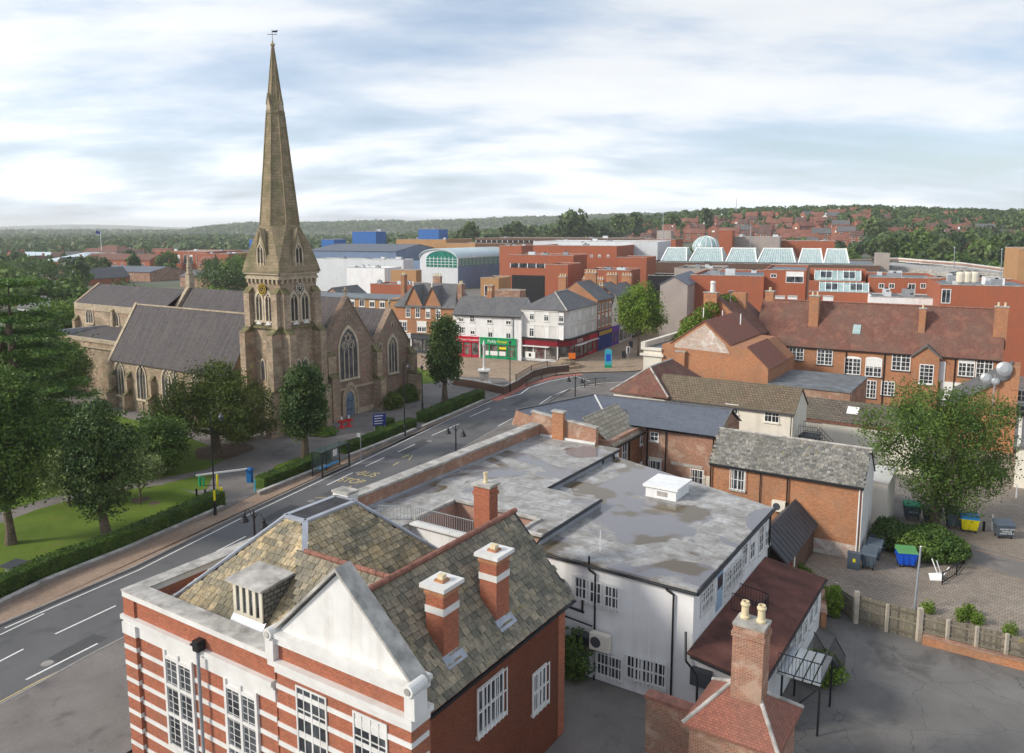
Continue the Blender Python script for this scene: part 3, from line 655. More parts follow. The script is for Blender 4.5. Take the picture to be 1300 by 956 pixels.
for px, py, w_, l_ in ((215, 735, 1.5, 5), (90, 820, 1.2, 3.0), (350, 650, 1.0, 4), (520, 566, 1.4, 6), (600, 540, 1.0, 4), (130, 845, 1.6, 2.4), (420, 622, .8, 3), (655, 510, 1.2, 5)):
    g = G(px, py); kd = (kerbL[5] - kerbL[4]).normalized(); n_ = Vector((kd.y, -kd.x, 0))
    sheet('road_patch', [g - kd * l_ / 2, g - kd * l_ / 2 + n_ * w_, g + kd * l_ / 2 + n_ * w_, g + kd * l_ / 2], 0.003, 'patch')
for px, py in ((240, 716), (60, 842), (395, 636), (545, 560), (640, 520), (455, 600), (180, 770)):
    g = G(px, py); mb = MB(); mb.lathe(g, [(.33, 0), (.33, .006)], 14); struct(mb.build('manhole_cover', 'kerb'))
# right hand yards
sheet('car_park_paving', [F.p(-12, 60), F.p(-12, 53.5), F.p(-9.6, 53.5)] + gp((1062, 762), (1165, 795), (1310, 835)) + [Vector((60, 30, 0)), Vector((75, 60, 0)), Vector((65, 105, 0)), F.p(-1, 99), F.p(-7, 99), F.p(-7, 66)], 0.0, 'paving_car')
sheet('yard_tarmac', [F.p(-9.2, 45), F.p(-9.1, 52)] + gp((1062, 765), (1165, 798), (1310, 838)) + [Vector((60, 25, 0)), Vector((30, 5, 0)), Vector((5, 15, 0))], 0.004, 'yard')
gstrip('road_marking', ((1228, 695), (1300, 713)), 0.3, 0.008, 'paving_tan')
sheet('car_park_lane', gp((1222, 688), (1320, 716), (1330, 745), (1235, 715)), 0.006, 'tarmac')
g0 = gp((1040, 745), (1300, 700))
# ================================================================ FOREGROUND: banded brick hall
def tiled(mb, poly, n, tw, th, jit=0.014, seed=1, lift=0.05, gap=0.03):
    """real overlapping tiles laid on the plane of poly (list of world points, first edge = eave)"""
    rnd = random.Random(seed); P0 = Vector(poly[0]); n = Vector(n).normalized()
    u = Vector((-n.y, n.x, 0)).normalized(); v = n.cross(u)
    Q = [((p - P0).dot(u), (p - P0).dot(v)) for p in map(Vector, poly)]
    u0, u1 = min(q[0] for q in Q), max(q[0] for q in Q); v0, v1 = min(q[1] for q in Q), max(q[1] for q in Q)
    def inside(x, y):
        c = False
        for i in range(len(Q)):
            (xa, ya), (xb, yb) = Q[i], Q[i - 1]
            if (ya > y) != (yb > y) and x < (xb - xa) * (y - ya) / (yb - ya) + xa: c = not c
        return c
    j = 0; y = v0
    while y < v1:
        x = u0 - tw * (0.5 if j % 2 else 0) - tw * rnd.random() * 0.2
        while x < u1:
            ww = tw * rnd.uniform(0.85, 1.15)
            if inside(x + ww / 2, y + th / 2):
                t = lift + rnd.uniform(-jit, jit); t2 = 0.008 + rnd.uniform(0, 0.006); s = rnd.uniform(-0.012, 0.012)
                q = [P0 + u * (x + gap / 2) + v * (y + s), P0 + u * (x + ww - gap / 2) + v * (y + s + rnd.uniform(-.008, .008)), P0 + u * (x + ww - gap / 2) + v * (y + th * 1.05), P0 + u * (x + gap / 2) + v * (y + th * 1.05)]
                h = [t, t + rnd.uniform(-jit, jit) * 0.7, t2, t2]
                mb.solid(q + [a + n * b for a, b in zip(q, h)], [(4, 5, 6, 7), (0, 1, 5, 4), (1, 2, 6, 5), (3, 0, 4, 7)])
            x += ww
        y += th * rnd.uniform(0.97, 1.03); j += 1
def half_round(mb, p0, p1, r=0.13, seg=0.4, m=0):
    p0 = Vector(p0); p1 = Vector(p1); L_ = (p1 - p0).length; k = max(1, int(L_ / seg))
    for i in range(k):
        a = p0.lerp(p1, i / k); b = p0.lerp(p1, (i + 1.08) / k); mb.tube(a, b, r * 0.93, r * 1.07, 8, m)
def nrm(a, b, c): return (Vector(b) - Vector(a)).cross(Vector(c) - Vector(a)).normalized()

hall = thing('banded_brick_hall', 'red brick hall with white stone bands, white pediment and lichened tile roofs, nearest building', 'building', F.p(-24.5, 24.5), F.r)
A0, A1, B0, B1 = -32.7, -16.9, 18.8, 30.4
mb = MB()
mb.box(A0 + .15, A1 - .25, B0 + .15, B1, 0, 7.0, 0)
wall = mb.build('wall', ['brick_red'], hall)
# parapets
def parapet(side):
    mb = MB()
    def bx(o, z0, z1, m, t0=0.0):
        if side == 'front': mb.box(A0 - o, -22.95, B0 - o, B0 + .62 - t0, z0, z1, m)
        else: mb.box(A0 - o, A0 + .62 - t0, B0 + .62 - t0, B1, z0, z1, m)
    bx(0.14, 7.78, 8.05, 1); bx(0.02, 6.95, 7.78, 0); bx(0.24, 6.75, 6.95, 1); bx(0.15, 6.6, 6.75, 1); bx(0.06, 6.05, 6.6, 1)
    bx(0.0, 0, 6.05, 0, 0.3)
    z = 5.2
    while z > 0: bx(0.035, z, z + 0.2, 1, 0.35); z -= 0.78
    return mb.build('parapet', ['brick_red', 'white'], hall)
parapet('front'); parapet('street')
mb = MB(); mb.box(A0 - .17, -22.97, B0 - .17, B0 + .68, 8.052, 8.11, 0); mb.box(A0 - .17, A0 + .68, B0 + .68, B1, 8.052, 8.11, 0); mb.build('coping', 'coping', hall)
mb = MB(); mb.box(A0 + .62, -22.9, B0 + .62, B0 + 1.15, 7.05, 7.3, 0); mb.box(A0 + .62, A0 + 1.2, B0 + 1.15, B1, 7.05, 7.3, 0); mb.build('gutter', 'lead', hall)
# corner pilasters
mb = MB()
for z in np.arange(0.1, 5.9, 0.78): mb.box(A0 - .16, A0 + .75, B0 - .16, B0 + .05, z, z + 0.57, 0); mb.box(A0 - .17, A0 + .76, B0 - .17, B0 + .05, z + 0.57, z + 0.78, 1)
mb.box(A0 - .12, A0 + .7, B0 - .12, B0 + .01, 6.955, 7.775, 0)
mb.box(A0 - .2, A0 + .8, B0 - .2, B0 + .01, 6.07, 6.6, 1)
mb.build('pilaster', ['brick_red', 'white'], hall)
# stone window groups in the front
for u in (-29.05, -25.0):
    mb = MB(); at = B0 - 0.001
    wbox(mb, F, 'b', at, u - 1.0, u + 1.0, 1.6, 6.1, 0.0, 0.05, 0)
    for x in (-1.0, -0.07, 0.86): wbox(mb, F, 'b', at, u + x, u + x + 0.14, 1.6, 6.1, 0.05, 0.12, 0)
    for x in (-0.53, 0.40): wbox(mb, F, 'b', at, u + x - .02, u + x + .02, 1.9, 5.8, 0.052, 0.075, 0)
    for z in (1.6, 3.1, 4.45, 5.72): wbox(mb, F, 'b', at, u - 0.93, u + 0.93, z, z + 0.14, 0.05, 0.11, 0)
    for x in (-0.86, 0.07):
        wbox(mb, F, 'b', at, u + x + 0.04, u + x + 0.75, 1.75, 5.7, 0.05, 0.056, 1)
    for z in np.arange(1.95, 5.7, 0.3): wbox(mb, F, 'b', at, u - 0.85, u + 0.85, z, z + 0.018, 0.057, 0.066, 0)
    mb.build('window', ['white', 'glass'], hall)
# rainwater pipe with hopper
mb = MB(); mb.box(-27.47, -27.12, B0 - .42, B0 - .06, 6.95, 7.4, 0); mb.tube(F.p(-27.3, B0 - .3, 6.95), F.p(-27.3, B0 - .3, 0), 0.07, n=10, m=1); mb.box(-27.54, -27.05, B0 - .48, B0 - .2, 7.2, 7.27, 0)
mb.build('drainpipe', ['black', 'sheet_grey'], hall)
# main mansard roof with real tiles
ze, zt = 7.3, 11.0
e = [F.p(-31.4, 19.75, ze), F.p(-22.5, 19.75, ze), F.p(-22.5, 30.4, ze), F.p(-31.4, 30.4, ze)]
t = [F.p(-27.6, 23.55, zt), F.p(-26.3, 23.55, zt), F.p(-26.3, 26.7, zt), F.p(-27.6, 26.7, zt)]
mb = MB()
for i in range(4):
    q = [e[i], e[(i + 1) % 4], t[(i + 1) % 4], t[i]]; mb.poly(q)
roof = mb.build('roof', 'felt_black', hall)
mb = MB()
for i in range(4):
    q = [e[i], e[(i + 1) % 4], t[(i + 1) % 4], t[i]]
    tiled(mb, q, nrm(q[0], q[1], q[2]), 0.40, 0.30, seed=i)
mb.build('roof_tiles', 'tiles_warm', roof)
mb = MB(); up = Vector((0, 0, 0.05))
for i in range(4): mb.bar(e[i] + up, t[i] + up, 0.26, 0.10)
for i in range(4): mb.bar(t[i] + up, t[(i + 1) % 4] + up, 0.24, 0.12)
mb.build('lead_hip', 'lead', roof)
mb = MB(); mb.box(-27.5, -26.4, 23.65, 26.6, zt - .02, zt + .09, 0); mb.build('flat_top', 'felt_black', roof)
mb = MB(); mb.box(-27.9, -26.9, 26.8, 27.5, 9.8, 11.2, 0); mb.box(-27.95, -26.85, 26.75, 27.55, 11.2, 11.3, 1); mb.build('vent_box', ['white', 'coping'], roof)
# dormer
dm = MB(); dz0, dz1 = 8.0, 9.45; da0, da1, db = -27.0, -25.2, 20.2
dm.box(da0, da1, db, 22.0, dz0, dz1, 1)
dormer = dm.build('dormer', ['cream_paint', 'slate_mossy'], roof)
mb = MB()
wbox(mb, F, 'b', db, da0, da1, dz0, dz1, 0.001, 0.03, 1)
for k in range(5):
    x = da0 + (da1 - da0 - 0.18) * k / 4; wbox(mb, F, 'b', db, x, x + 0.18, dz0, dz1, 0.03, 0.09, 0)
for z in (dz0, dz1 - 0.14): wbox(mb, F, 'b', db, da0, da1, z, z + 0.14, 0.031, 0.085, 0)
mb.build('window', ['cream_paint', 'glass'], dormer)
q = [F.p(da0 - .22, db - .3, dz1 - .02), F.p(da1 + .22, db - .3, dz1 - .02), F.p(da1 + .22, 21.7, dz1 + .12), F.p(da0 - .22, 21.7, dz1 + .12)]
mb = MB(); mb.hexa(q + [p + Vector((0, 0, 0.1)) for p in q]); mb.build('flat_top', 'coping', dormer)
mb = MB(); q = [F.p(da0 - .1, db - .55, 7.32), F.p(da1 + .1, db - .55, 7.32), F.p(da1 + .1, db, 8.02), F.p(da0 - .1, db, 8.02)]; mb.hexa([p - Vector((0, 0, .1)) for p in q] + q); mb.build('apron', 'lead', dormer)
# east wing: big tiled roof with ridge along the side, white pediment at the front
WR, WZ, WE, WW, ZE = -20.1, 10.4, -16.9, -23.3, 7.0
mb = MB(); gable_wall(mb, F, WW + .2, WE - .25, 19.2, 31.0, 0, ZE, WZ - .1, 'b'); mb.build('wall', 'brick_red', hall)
mb = MB()
sl = (WZ - ZE) / (WE - WR)
P_e = [F.p(WE + .15, 19.3, ZE - .15 * sl), F.p(WE + .15, 31.2, ZE - .15 * sl), F.p(WR, 31.2, WZ), F.p(WR, 19.3, WZ)]
P_w = [F.p(WW, 31.2, ZE), F.p(WW, 19.3, ZE), F.p(WR, 19.3, WZ), F.p(WR, 31.2, WZ)]
for q in (P_e, P_w): mb.poly(q)
P_c1 = [F.p(-23.5, 20.3, 8.3), F.p(-19.9, 20.3, 8.3), F.p(-20.1, 22.3, 10.36), F.p(-25.5, 22.3, 10.36)]
P_c2 = [F.p(-20.1, 24.3, 8.3), F.p(-23.5, 24.3, 8.3), F.p(-25.5, 22.3, 10.36), F.p(-20.1, 22.3, 10.36)]
for q in (P_c1, P_c2): mb.poly(q)
roof2 = mb.build('roof', 'felt_black', hall)
mb = MB(); tiled(mb, P_e, nrm(*P_e[:3]), 0.42, 0.30, seed=11, jit=0.02); tiled(mb, P_w, nrm(*P_w[:3]), 0.42, 0.30, seed=12); tiled(mb, P_c1, nrm(*P_c1[:3]), 0.38, 0.28, seed=13); tiled(mb, P_c2, nrm(*P_c2[:3]), 0.38, 0.28, seed=14)
mb.build('roof_tiles', 'tiles_grey', roof2)
mb = MB(); half_round(mb, F.p(WR, 19.6, WZ + .06), F.p(WR, 31.2, WZ + .06)); half_round(mb, F.p(-25.0, 22.3, 10.42), F.p(-20.1, 22.3, 10.42), 0.11)
mb.build('ridge_tiles', 'terra', roof2)
mb = MB(); mb.box(WE + .12, WE + .24, 19.3, 31.2, ZE - .32, ZE - .22, 0); mb.tube(F.p(WE + .22, 30.9, ZE - .2), F.p(WE - .1, 31.3, ZE - .2), .05); mb.build('gutter', 'black', roof2)
# pediment bay
PA0, PA1, PC, PZ = -22.75, -16.15, -19.45, 12.2; pb = 18.7; UP = .38
mb = MB()
mb.box(PA0, PA1, pb, pb + 1.0, 0, 7.4, 0); mb.box(PA0 + .02, PA1 - .02, pb + .04, pb + .9, 7.95, 8.2 + UP, 0)
for z in (0.5, 1.28, 2.06, 2.84, 3.62, 4.4, 5.18, 5.96, 6.74): mb.box(PA0 - .035, PA1 + .035, pb - .035, pb + .9, z, z + 0.2, 1)
mb.box(PA0 - .06, PA1 + .06, pb - .06, pb + .95, 7.4, 7.75, 1); mb.box(PA0 - .22, PA1 + .22, pb - .24, pb + .95, 7.75, 7.95, 1)
mb.box(PA0 - .08, PA1 + .08, pb - .08, pb + .95, 8.2 + UP, 8.5 + UP, 1); mb.box(PA0 - .18, PA1 + .18, pb - .2, pb + .95, 8.5 + UP, 8.66 + UP, 1)
bay = mb.build('bay_wall', ['brick_red', 'white'], hall)
mb = MB(); mb.extr([F.p(PA0 + .1, pb + .15, 8.66 + UP), F.p(PA1 - .1, pb + .15, 8.66 + UP), F.p(PC, pb + .15, PZ - .1)], F.p(0, .5) - F.p(0, 0)); mb.build('pediment', 'white', hall)
mb = MB()
for s, aa in ((-1, PA0 - .25), (1, PA1 + .25)):
    d = Vector((0, 0, 0.14)); q = [F.p(aa, pb - .05, 8.5 + UP), F.p(aa, pb + .72, 8.5 + UP), F.p(PC, pb + .72, PZ), F.p(PC, pb - .05, PZ)]
    if s > 0: q = q[::-1]
    mb.hexa(q + [p + d for p in q])
mb.build('pediment_coping', 'coping', hall)
for aa in (PA0 - .12, PA1 + .12):
    mb = MB(); mb.box(aa - .22, aa + .22, pb - .22, pb + .45, 7.96, 8.85, 0); mb.tube(F.p(aa, pb - .3, 9.0), F.p(aa, pb + .5, 9.0), .22, n=14, m=0); mb.tube(F.p(aa, pb - .34, 9.0), F.p(aa, pb - .3, 9.0), .12, n=12, m=1)
    mb.build('scroll_pedestal', ['white', 'coping'], hall)
for u in (-20.9, -18.0): window(hall, F, 'b', pb, u, 4.5, 1.6, 2.75, 4, 3, fm='white', lintel=None, sill='white')
# side wall windows
for px, py, w_, h_ in ((622, 858, 1.9, 2.0), (684, 872, 1.2, 1.9)):
    u, z = F.ona(px, py, WE - .25); o = window(hall, F, 'a', WE - .25, u, min(z - 1.0, 3.9), w_, h_, 4, 2, bars=8 if w_ > 1.5 else 5, sill='white')
# roof chimneys
def hallchim(a, b, z1, wa, wb):
    mb = MB(); mb.box(a - wa / 2, a + wa / 2, b - wb / 2, b + wb / 2, 7.3, z1, 0)
    mb.box(a - wa / 2 - .03, a + wa / 2 + .03, b - wb / 2 - .03, b + wb / 2 + .03, z1 - 1.0, z1 - .72, 1)
    mb.box(a - wa / 2 - .05, a + wa / 2 + .05, b - wb / 2 - .05, b + wb / 2 + .05, z1 - .25, z1 - .08, 2)
    mb.box(a - wa / 2 - .17, a + wa / 2 + .17, b - wb / 2 - .17, b + wb / 2 + .17, z1, z1 + .16, 1)
    mb.box(a - .22, a + .22, b - .22, b + .22, z1 + .16, z1 + .24, 2); mb.box(a - .13, a + .13, b - .13, b + .13, z1 + .24, z1 + .42, 3)
    c = mb.build('chimney', ['brick_red', 'white', 'brick_orange', 'pot'], hall)
    m2 = MB(); s = 1.0625; m2.poly([F.p(a + wa / 2, b - wb / 2 - .12, WZ - (a + wa / 2 - WR) * sl + .07), F.p(a + wa / 2 + .35, b - wb / 2 - .12, WZ - (a + wa / 2 + .35 - WR) * sl + .07), F.p(a + wa / 2 + .35, b + wb / 2 + .12, WZ - (a + wa / 2 + .35 - WR) * sl + .07), F.p(a + wa / 2, b + wb / 2 + .12, WZ - (a + wa / 2 - WR) * sl + .07)])
    m2.build('flashing', 'lead', c)
hallchim(-18.05, 22.85, 10.45, 0.85, 0.95); hallchim(-18.0, 26.35, 10.45, 0.85, 0.95)
mb = chimney_mesh(F, -22.2, 31.75, 0.95, 0.75, 5, 11.2, pots=1, pm=0.13, ph=0.55); mb.build('chimney', ['brick_red', 'coping', 'pot'], hall)

# ================================================================ flat roofed offices behind it
off = thing('flat_roofed_offices', 'long low offices behind brick street parapet, grey flat roof with sunken light well', 'building', F.p(-28, 44), F.r)
mb = MB()
mb.box(-33.0, -25.8, 38.62, 55, 0, 6.9, 0); mb.box(-25.8, -21.8, 38.62, 43.6, 0, 6.9, 0); mb.box(-33.0, -29.3, 31.3, 38.62, 0, 6.9, 0); mb.box(-23.0, -21.8, 36.4, 38.62, 0, 6.9, 0)
mb.box(-29.3, -23.0, 31.3, 38.62, 0, 4.3, 1)
mb.build('wall', ['render', 'felt_grey'], off)
mb = MB(); g = .03
mb.box(-29.3, -23.0, 38.55, 38.61, 4.3, 6.9, 0); mb.box(-29.29, -29.23, 34.5, 38.55, 4.3, 6.9, 0); mb.box(-23.06, -23.01, 36.4, 38.55, 4.3, 6.9, 0)
mb.box(-23.0, -21.8, 36.3, 36.39, 4.3, 7.15, 0)
mb.build('light_well_wall', 'brick_pink', off)
mb = MB()
mb.box(-32.95, -25.7, 38.5, 55, 6.902, 7.06, 0); mb.box(-25.7, -21.7, 38.5, 43.7, 6.902, 7.06, 0); mb.box(-32.95, -29.2, 31.3, 38.5, 6.902, 7.06, 0); mb.box(-23.1, -21.7, 36.3, 38.5, 6.902, 7.06, 0)
mb.build('flat_roof', 'flat_roof', off)
mb = MB()
for q in (((-29.2, 38.42, 0), (-23.1, 38.42, 0)), ((-29.28, 34.5, 0), (-29.28, 38.4, 0)), ((-23.02, 36.3, 0), (-23.02, 38.5, 0)), ((-23.0, 36.35, 0), (-21.6, 36.35, 0))):
    (a, b, _), (c, d, _) = q; mb.bar(F.p(a, b, 7.12), F.p(c, d, 7.12), 0.25, 0.14)
mb.build('light_well_coping', 'coping', off)
mb = MB(); mb.box(-33.3, -32.95, 31.3, 55.6, 0, 7.95, 0); mb.build('parapet', 'brick_old', off)
mb = MB(); mb.box(-33.75, -32.85, 31.2, 55.7, 7.952, 8.1, 0); mb.build('coping', 'coping', off)
mb = MB(); mb.box(-32.949, -32.82, 31.3, 55.0, 7.062, 7.2, 0); mb.box(-32.82, -27.8, 54.8, 54.93, 7.062, 7.25, 1); mb.build('flashing', ['lead', 'white'], off)
mb = MB()
for (a, b), (c, d) in (((-25.62, 44.0), (-25.62, 54.8)), ((-21.62, 36.2), (-21.62, 43.7))): mb.tube(F.p(a, b, 6.98), F.p(c, d, 6.98), 0.09, n=8)
mb.path([F.p(-21.62, 36.2, 6.98), F.p(-21.62, 35.8, 6.8), F.p(-21.62, 35.9, 6.0)], 0.06); mb.path([F.p(-25.6, 52.0, 6.95), F.p(-25.72, 52.0, 6.5)], .06); mb.path([F.p(-25.5, 53.5, 6.98), F.p(-25.65, 53.9, 6.6), F.p(-25.65, 53.9, 5.6)], .06)
mb.build('gutter', 'black', off)
mb = MB()
pA, pB = F.p(-29.4, 34.4), F.p(-23.2, 34.4)
for z in (7.9, 7.0): mb.bar(pA + Vector((0, 0, z)), pB + Vector((0, 0, z)), 0.04)
for k in range(40):
    q = pA.lerp(pB, k / 39); mb.bar(q + Vector((0, 0, 7.0)), q + Vector((0, 0, 7.9)), 0.022)
pC = F.p(-31.0, 33.4)
for z in (7.9, 7.1): mb.bar(pA + Vector((0, 0, z)), pC + Vector((0, 0, z)), 0.04)
for k in range(10):
    q = pA.lerp(pC, k / 9); mb.bar(q + Vector((0, 0, 7.06)), q + Vector((0, 0, 7.9)), 0.022)
mb.build('railing', 'grey_metal', off)
mb = MB(); mb.box(-29.3, -23.0, 34.2, 34.55, 4.3, 6.95, 0); mb.box(-29.35, -22.95, 33.9, 34.6, 6.95, 7.03, 1); mb.build('walkway_wall', ['render', 'white'], off)
# end wall of rough brick with a chimney breast
mb = MB()
mb.extr([F.p(-33.8, 55.0, 0), F.p(-27.8, 55.0, 0), F.p(-27.8, 55.0, 8.35), F.p(-33.8, 55.0, 8.95)], F.p(0, .4) - F.p(0, 0), 0)
mb.box(-31.6, -30.6, 54.65, 55.0, 7.0, 9.3, 1); mb.extr([F.p(-33.85, 54.93, 8.95), F.p(-27.75, 54.93, 8.35), F.p(-27.75, 54.93, 8.45), F.p(-33.85, 54.93, 9.05)], F.p(0, .5) - F.p(0, 0), 2); mb.box(-31.7, -30.5, 54.6, 55.2, 9.3, 9.42, 2)
mb.build('end_wall', ['brick_old', 'brick_orange', 'coping'], off)

# ================================================================ white rendered block
wb = thing('white_office_block', 'white rendered two storey block with puddled flat roof, black gutters and barred windows', 'building', F.p(-17, 43), F.r)
wpts = [(-21.75, 35.9), (-12.65, 35.9), (-12.65, 49.3), (-25.75, 54.2), (-25.75, 43.65), (-21.75, 43.65)]
mb = MB(); mb.prism([F.p(*p) for p in wpts], 0, 6.42, 0); mb.build('wall', 'render', wb)
mb = MB(); mb.prism([F.p(*p) for p in [(-21.7, 35.7), (-12.45, 35.7), (-12.45, 49.5), (-25.7, 54.4), (-25.7, 43.7), (-21.7, 43.7)]], 6.422, 6.56, 0); mb.build('flat_roof', 'flat_roof', wb)
mb = MB(); mb.box(-25.735, -25.70, 43.7, 53.9, 6.56, 6.9, 0); mb.box(-21.74, -21.68, 36.2, 43.7, 6.56, 6.9, 0); mb.build('flashing', 'lead', wb)
mb = MB()
mb.path([F.p(-21.7, 35.62, 6.42), F.p(-12.38, 35.62, 6.36), F.p(-12.38, 49.5, 6.42)], 0.085)
for u in (-18.35, -14.0):
    mb.path([F.p(u, 35.72, 6.9 if u < -16 else 6.4), F.p(u, 35.72, 6.15), F.p(u + .35, 35.78, 5.95), F.p(u + .35, 35.78, 0)], 0.055)
mb.path([F.p(-12.55, 49.2, 6.3), F.p(-12.5, 49.2, 0)], 0.06)
mb.path([F.p(-22.2, 35.75, 2.7), F.p(-20.9, 35.7, 3.25), F.p(-18.1, 35.7, 3.05)], 0.045); mb.path([F.p(-21.4, 35.7, 3.9), F.p(-18.6, 35.7, 3.7)], 0.07)
for u in (-21.1, -19.9, -18.7): mb.path([F.p(u, 35.7, 3.75), F.p(u, 35.7, 4.35)], 0.06)
mb.build('drainpipe', 'black', wb)
for px, py in ((739, 746), (757.5, 752), (776.5, 757.5)): winpx(wb, F, 'b', 35.9, px, py, 0.85, 1.25, nx=2, ny=2, bars=6, sill='white')
winpx(wb, F, 'b', 35.9, 773.5, 845, 1.5, 1.3, nx=2, ny=2, bars=9, sill='white')
for px, py in ((805, 847), (820, 851), (835, 855)): winpx(wb, F, 'b', 35.9, px, py, 0.9, 1.35, nx=2, ny=2, bars=6, sill='white')
winpx(wb, F, 'a', -12.65, 897.5, 757, 1.9, 1.25, nx=3, ny=3, bars=8, sill='white')
winpx(wb, F, 'a', -12.65, 931, 728, 3.0, 1.3, nx=5, ny=3, bars=10, sill='white')
for px, py in ((945, 702), (955, 692), (966, 684), (974, 676)): winpx(wb, F, 'a', -12.65, px, py, 0.95, 1.7, nx=2, ny=3, sill='white')
u, z = F.ona(913, 748, -12.65); mb = MB(); wbox(mb, F, 'a', -12.65, u - .5, u + .5, z - 1.1, z + 1.0, 0, .04, 0); wbox(mb, F, 'a', -12.65, u - .4, u + .4, z + .1, z + .8, .04, .05, 1); wbox(mb, F, 'a', -12.65, u + .32, u + .38, z - .1, z + .05, .04, .09, 2); mb.build('door', ['door_pale', 'glass', 'grey_metal'], wb)
ac = MB(); u, z = F.onb(766, 811, 35.9); ac.box(u - .55, u + .55, 35.35, 35.75, z - .45, z + .45, 0); ac.tube(F.p(u - .2, 35.34, z), F.p(u - .2, 35.35, z), .3, n=18, m=1)
ac.box(u - .5, u + .5, 35.4, 35.9, z - .52, z - .46, 1); tagac = ac.build('air_conditioner', ['cream', 'darkgrey'], wb, label='cream air conditioning unit on the white wall')
mb = MB(); u, z = F.onb(742.5, 808, 35.9); mb.box(u - .5, u + .5, 35.45, 35.88, z - .3, z + .3, 0); mb.box(u - .45, u + .45, 35.42, 35.45, z - .2, z + .2, 1); mb.build('air_conditioner', ['darkgrey', 'black'], wb, label='dark grey wall mounted cooling unit')
# rooftop vent housing
k0 = F.at(829, 618, 6.6); mb = MB(); ka, kb = F.at(858, 637, 6.56)
ka1, kb0 = ka, kb
mb.box(ka1 - 2.1, ka1, kb0, kb0 + 2.3, 6.56, 7.25, 0); mb.box(ka1 - 2.25, ka1 + .15, kb0 - .15, kb0 + 2.45, 7.25, 7.42, 0); wbox(mb, F, 'b', kb0, ka1 - 1.3, ka1 - .6, 6.75, 7.05, 0, .03, 1)
mb.build('roof_vent_housing', ['render', 'coping'], wb)
mb = MB(); q = G(762, 700, 6.56); mb.tube(q, q + Vector((0, 0, 1.2)), .025); mb.build('aerial_stub', 'frame', wb)
# lower annexe between the block and the hall
an = thing('low_white_annexe', 'low white annexe with flat slab roof tucked between brick hall and white block', 'building', F.p(-21.5, 33), F.r)
aR = F.at(735, 720, 5.2)[0]
mb = MB(); mb.box(-26, aR - .15, 32.0, 35.88, 0, 5.0, 0); mb.build('wall', 'render', an)
mb = MB(); mb.box(-26, aR, 31.7, 35.85, 5.0, 5.2, 0); mb.build('flat_roof', 'flat_roof', an); mb = MB(); mb.path([F.p(aR + .05, 31.7, 5.08), F.p(aR + .05, 35.8, 5.08)], .07); mb.build('gutter', 'black', an)
# brown felt annexe along the right wall
br_ = thing('brown_roofed_annexe', 'single storey white annexe with stained red brown felt roof along the white block', 'building', F.p(-11, 42), F.r)
mb = MB(); mb.extr([F.p(-12.6, 35.3, 0), F.p(-9.15, 35.3, 0), F.p(-9.15, 35.3, 2.95), F.p(-12.6, 35.3, 3.45)], F.p(0, 13.2) - F.p(0, 0)); mb.build('wall', 'render', br_)
q = [F.p(-12.62, 35.05, 3.46), F.p(-8.95, 35.05, 2.93), F.p(-8.95, 48.7, 2.93), F.p(-12.62, 48.7, 3.46)]; mb = MB(); mb.hexa(q + [p + Vector((0, 0, .1)) for p in q]); mb.build('roof', 'felt_brown', br_)
mb = MB(); mb.path([F.p(-8.9, 35.05, 2.95), F.p(-8.9, 48.7, 2.95)], .06); mb.path([F.p(-12.4, 34.98, 3.42), F.p(-8.95, 34.98, 2.93)], .06); mb.path([F.p(-12.9, 35.6, 4.3), F.p(-12.6, 34.9, 3.2), F.p(-12.0, 34.95, 2.6), F.p(-12.0, 34.95, 0)], .06); mb.build('gutter', 'black', br_)
for k, u in enumerate((40.6, 41.9, 43.2, 44.5, 45.8, 47.1)): window(br_, F, 'a', -9.15, u, 1.2, 0.8, 1.3, 2, 2, sill='white')
mb = MB(); u, z = F.onb(892, 858, 35.3); mb.box(u - .5, u + .5, 34.9, 35.28, z - .4, z + .4, 0); mb.build('air_conditioner', 'darkgrey', br_)
# black iron platform and stairs by the brown roof
st = thing('iron_fire_escape', 'black iron fire escape platform with railings beside the brown roof', 'fire escape', F.p(-9, 38.5), F.r)
mb = MB()
for k in range(5): mb.box(-8.85 + k * .42, -8.5 + k * .42, 37.2, 40.2, 2.6, 2.66, 0)
mb.build('platform', 'grey_metal', st)
mb = MB()
def rail(mb, p, q, h=1.05, n=12, r=.02):
    p = Vector(p); q = Vector(q)
    for z in (h, .1): mb.bar(p + Vector((0, 0, z)), q + Vector((0, 0, z)), .04)
    for k in range(n + 1):
        s = p.lerp(q, k / n); mb.bar(s + Vector((0, 0, .1)), s + Vector((0, 0, h)), r)
rail(mb, F.p(-8.8, 37.2, 2.66), F.p(-6.8, 37.2, 2.66)); rail(mb, F.p(-6.8, 37.2, 2.66), F.p(-6.8, 40.2, 2.66)); rail(mb, F.p(-6.8, 40.2, 2.66), F.p(-6.8, 43.5, 0.1)); rail(mb, F.p(-7.8, 40.2, 2.66), F.p(-7.8, 43.5, 0.1))
rail(mb, F.p(-12.2, 40.6, 3.5), F.p(-10.6, 40.6, 3.3), 1.0, 10); rail(mb, F.p(-12.2, 42.0, 3.5), F.p(-10.6, 42.0, 3.3), 1.0, 10); rail(mb, F.p(-10.6, 40.6, 3.3), F.p(-10.6, 42.0, 3.3), 1.0, 8)
mb.build('railing', 'black', st)
mb = MB()
for a, b in ((-8.6, 37.3), (-6.85, 37.3), (-6.85, 40.1), (-8.6, 40.1)): mb.bar(F.p(a, b, 0), F.p(a, b, 2.6), .09)
mb.bar(F.p(-8.6, 37.3, .3), F.p(-6.85, 37.3, 2.5), .06)
mb.build('leg', 'black', st)
mb = MB()
for k in range(11): z = 2.5 - k * .23; mb.box(-7.78, -6.85, 40.25 + k * .3, 40.52 + k * .3, z, z + .04)
mb.build('step', 'black', st)
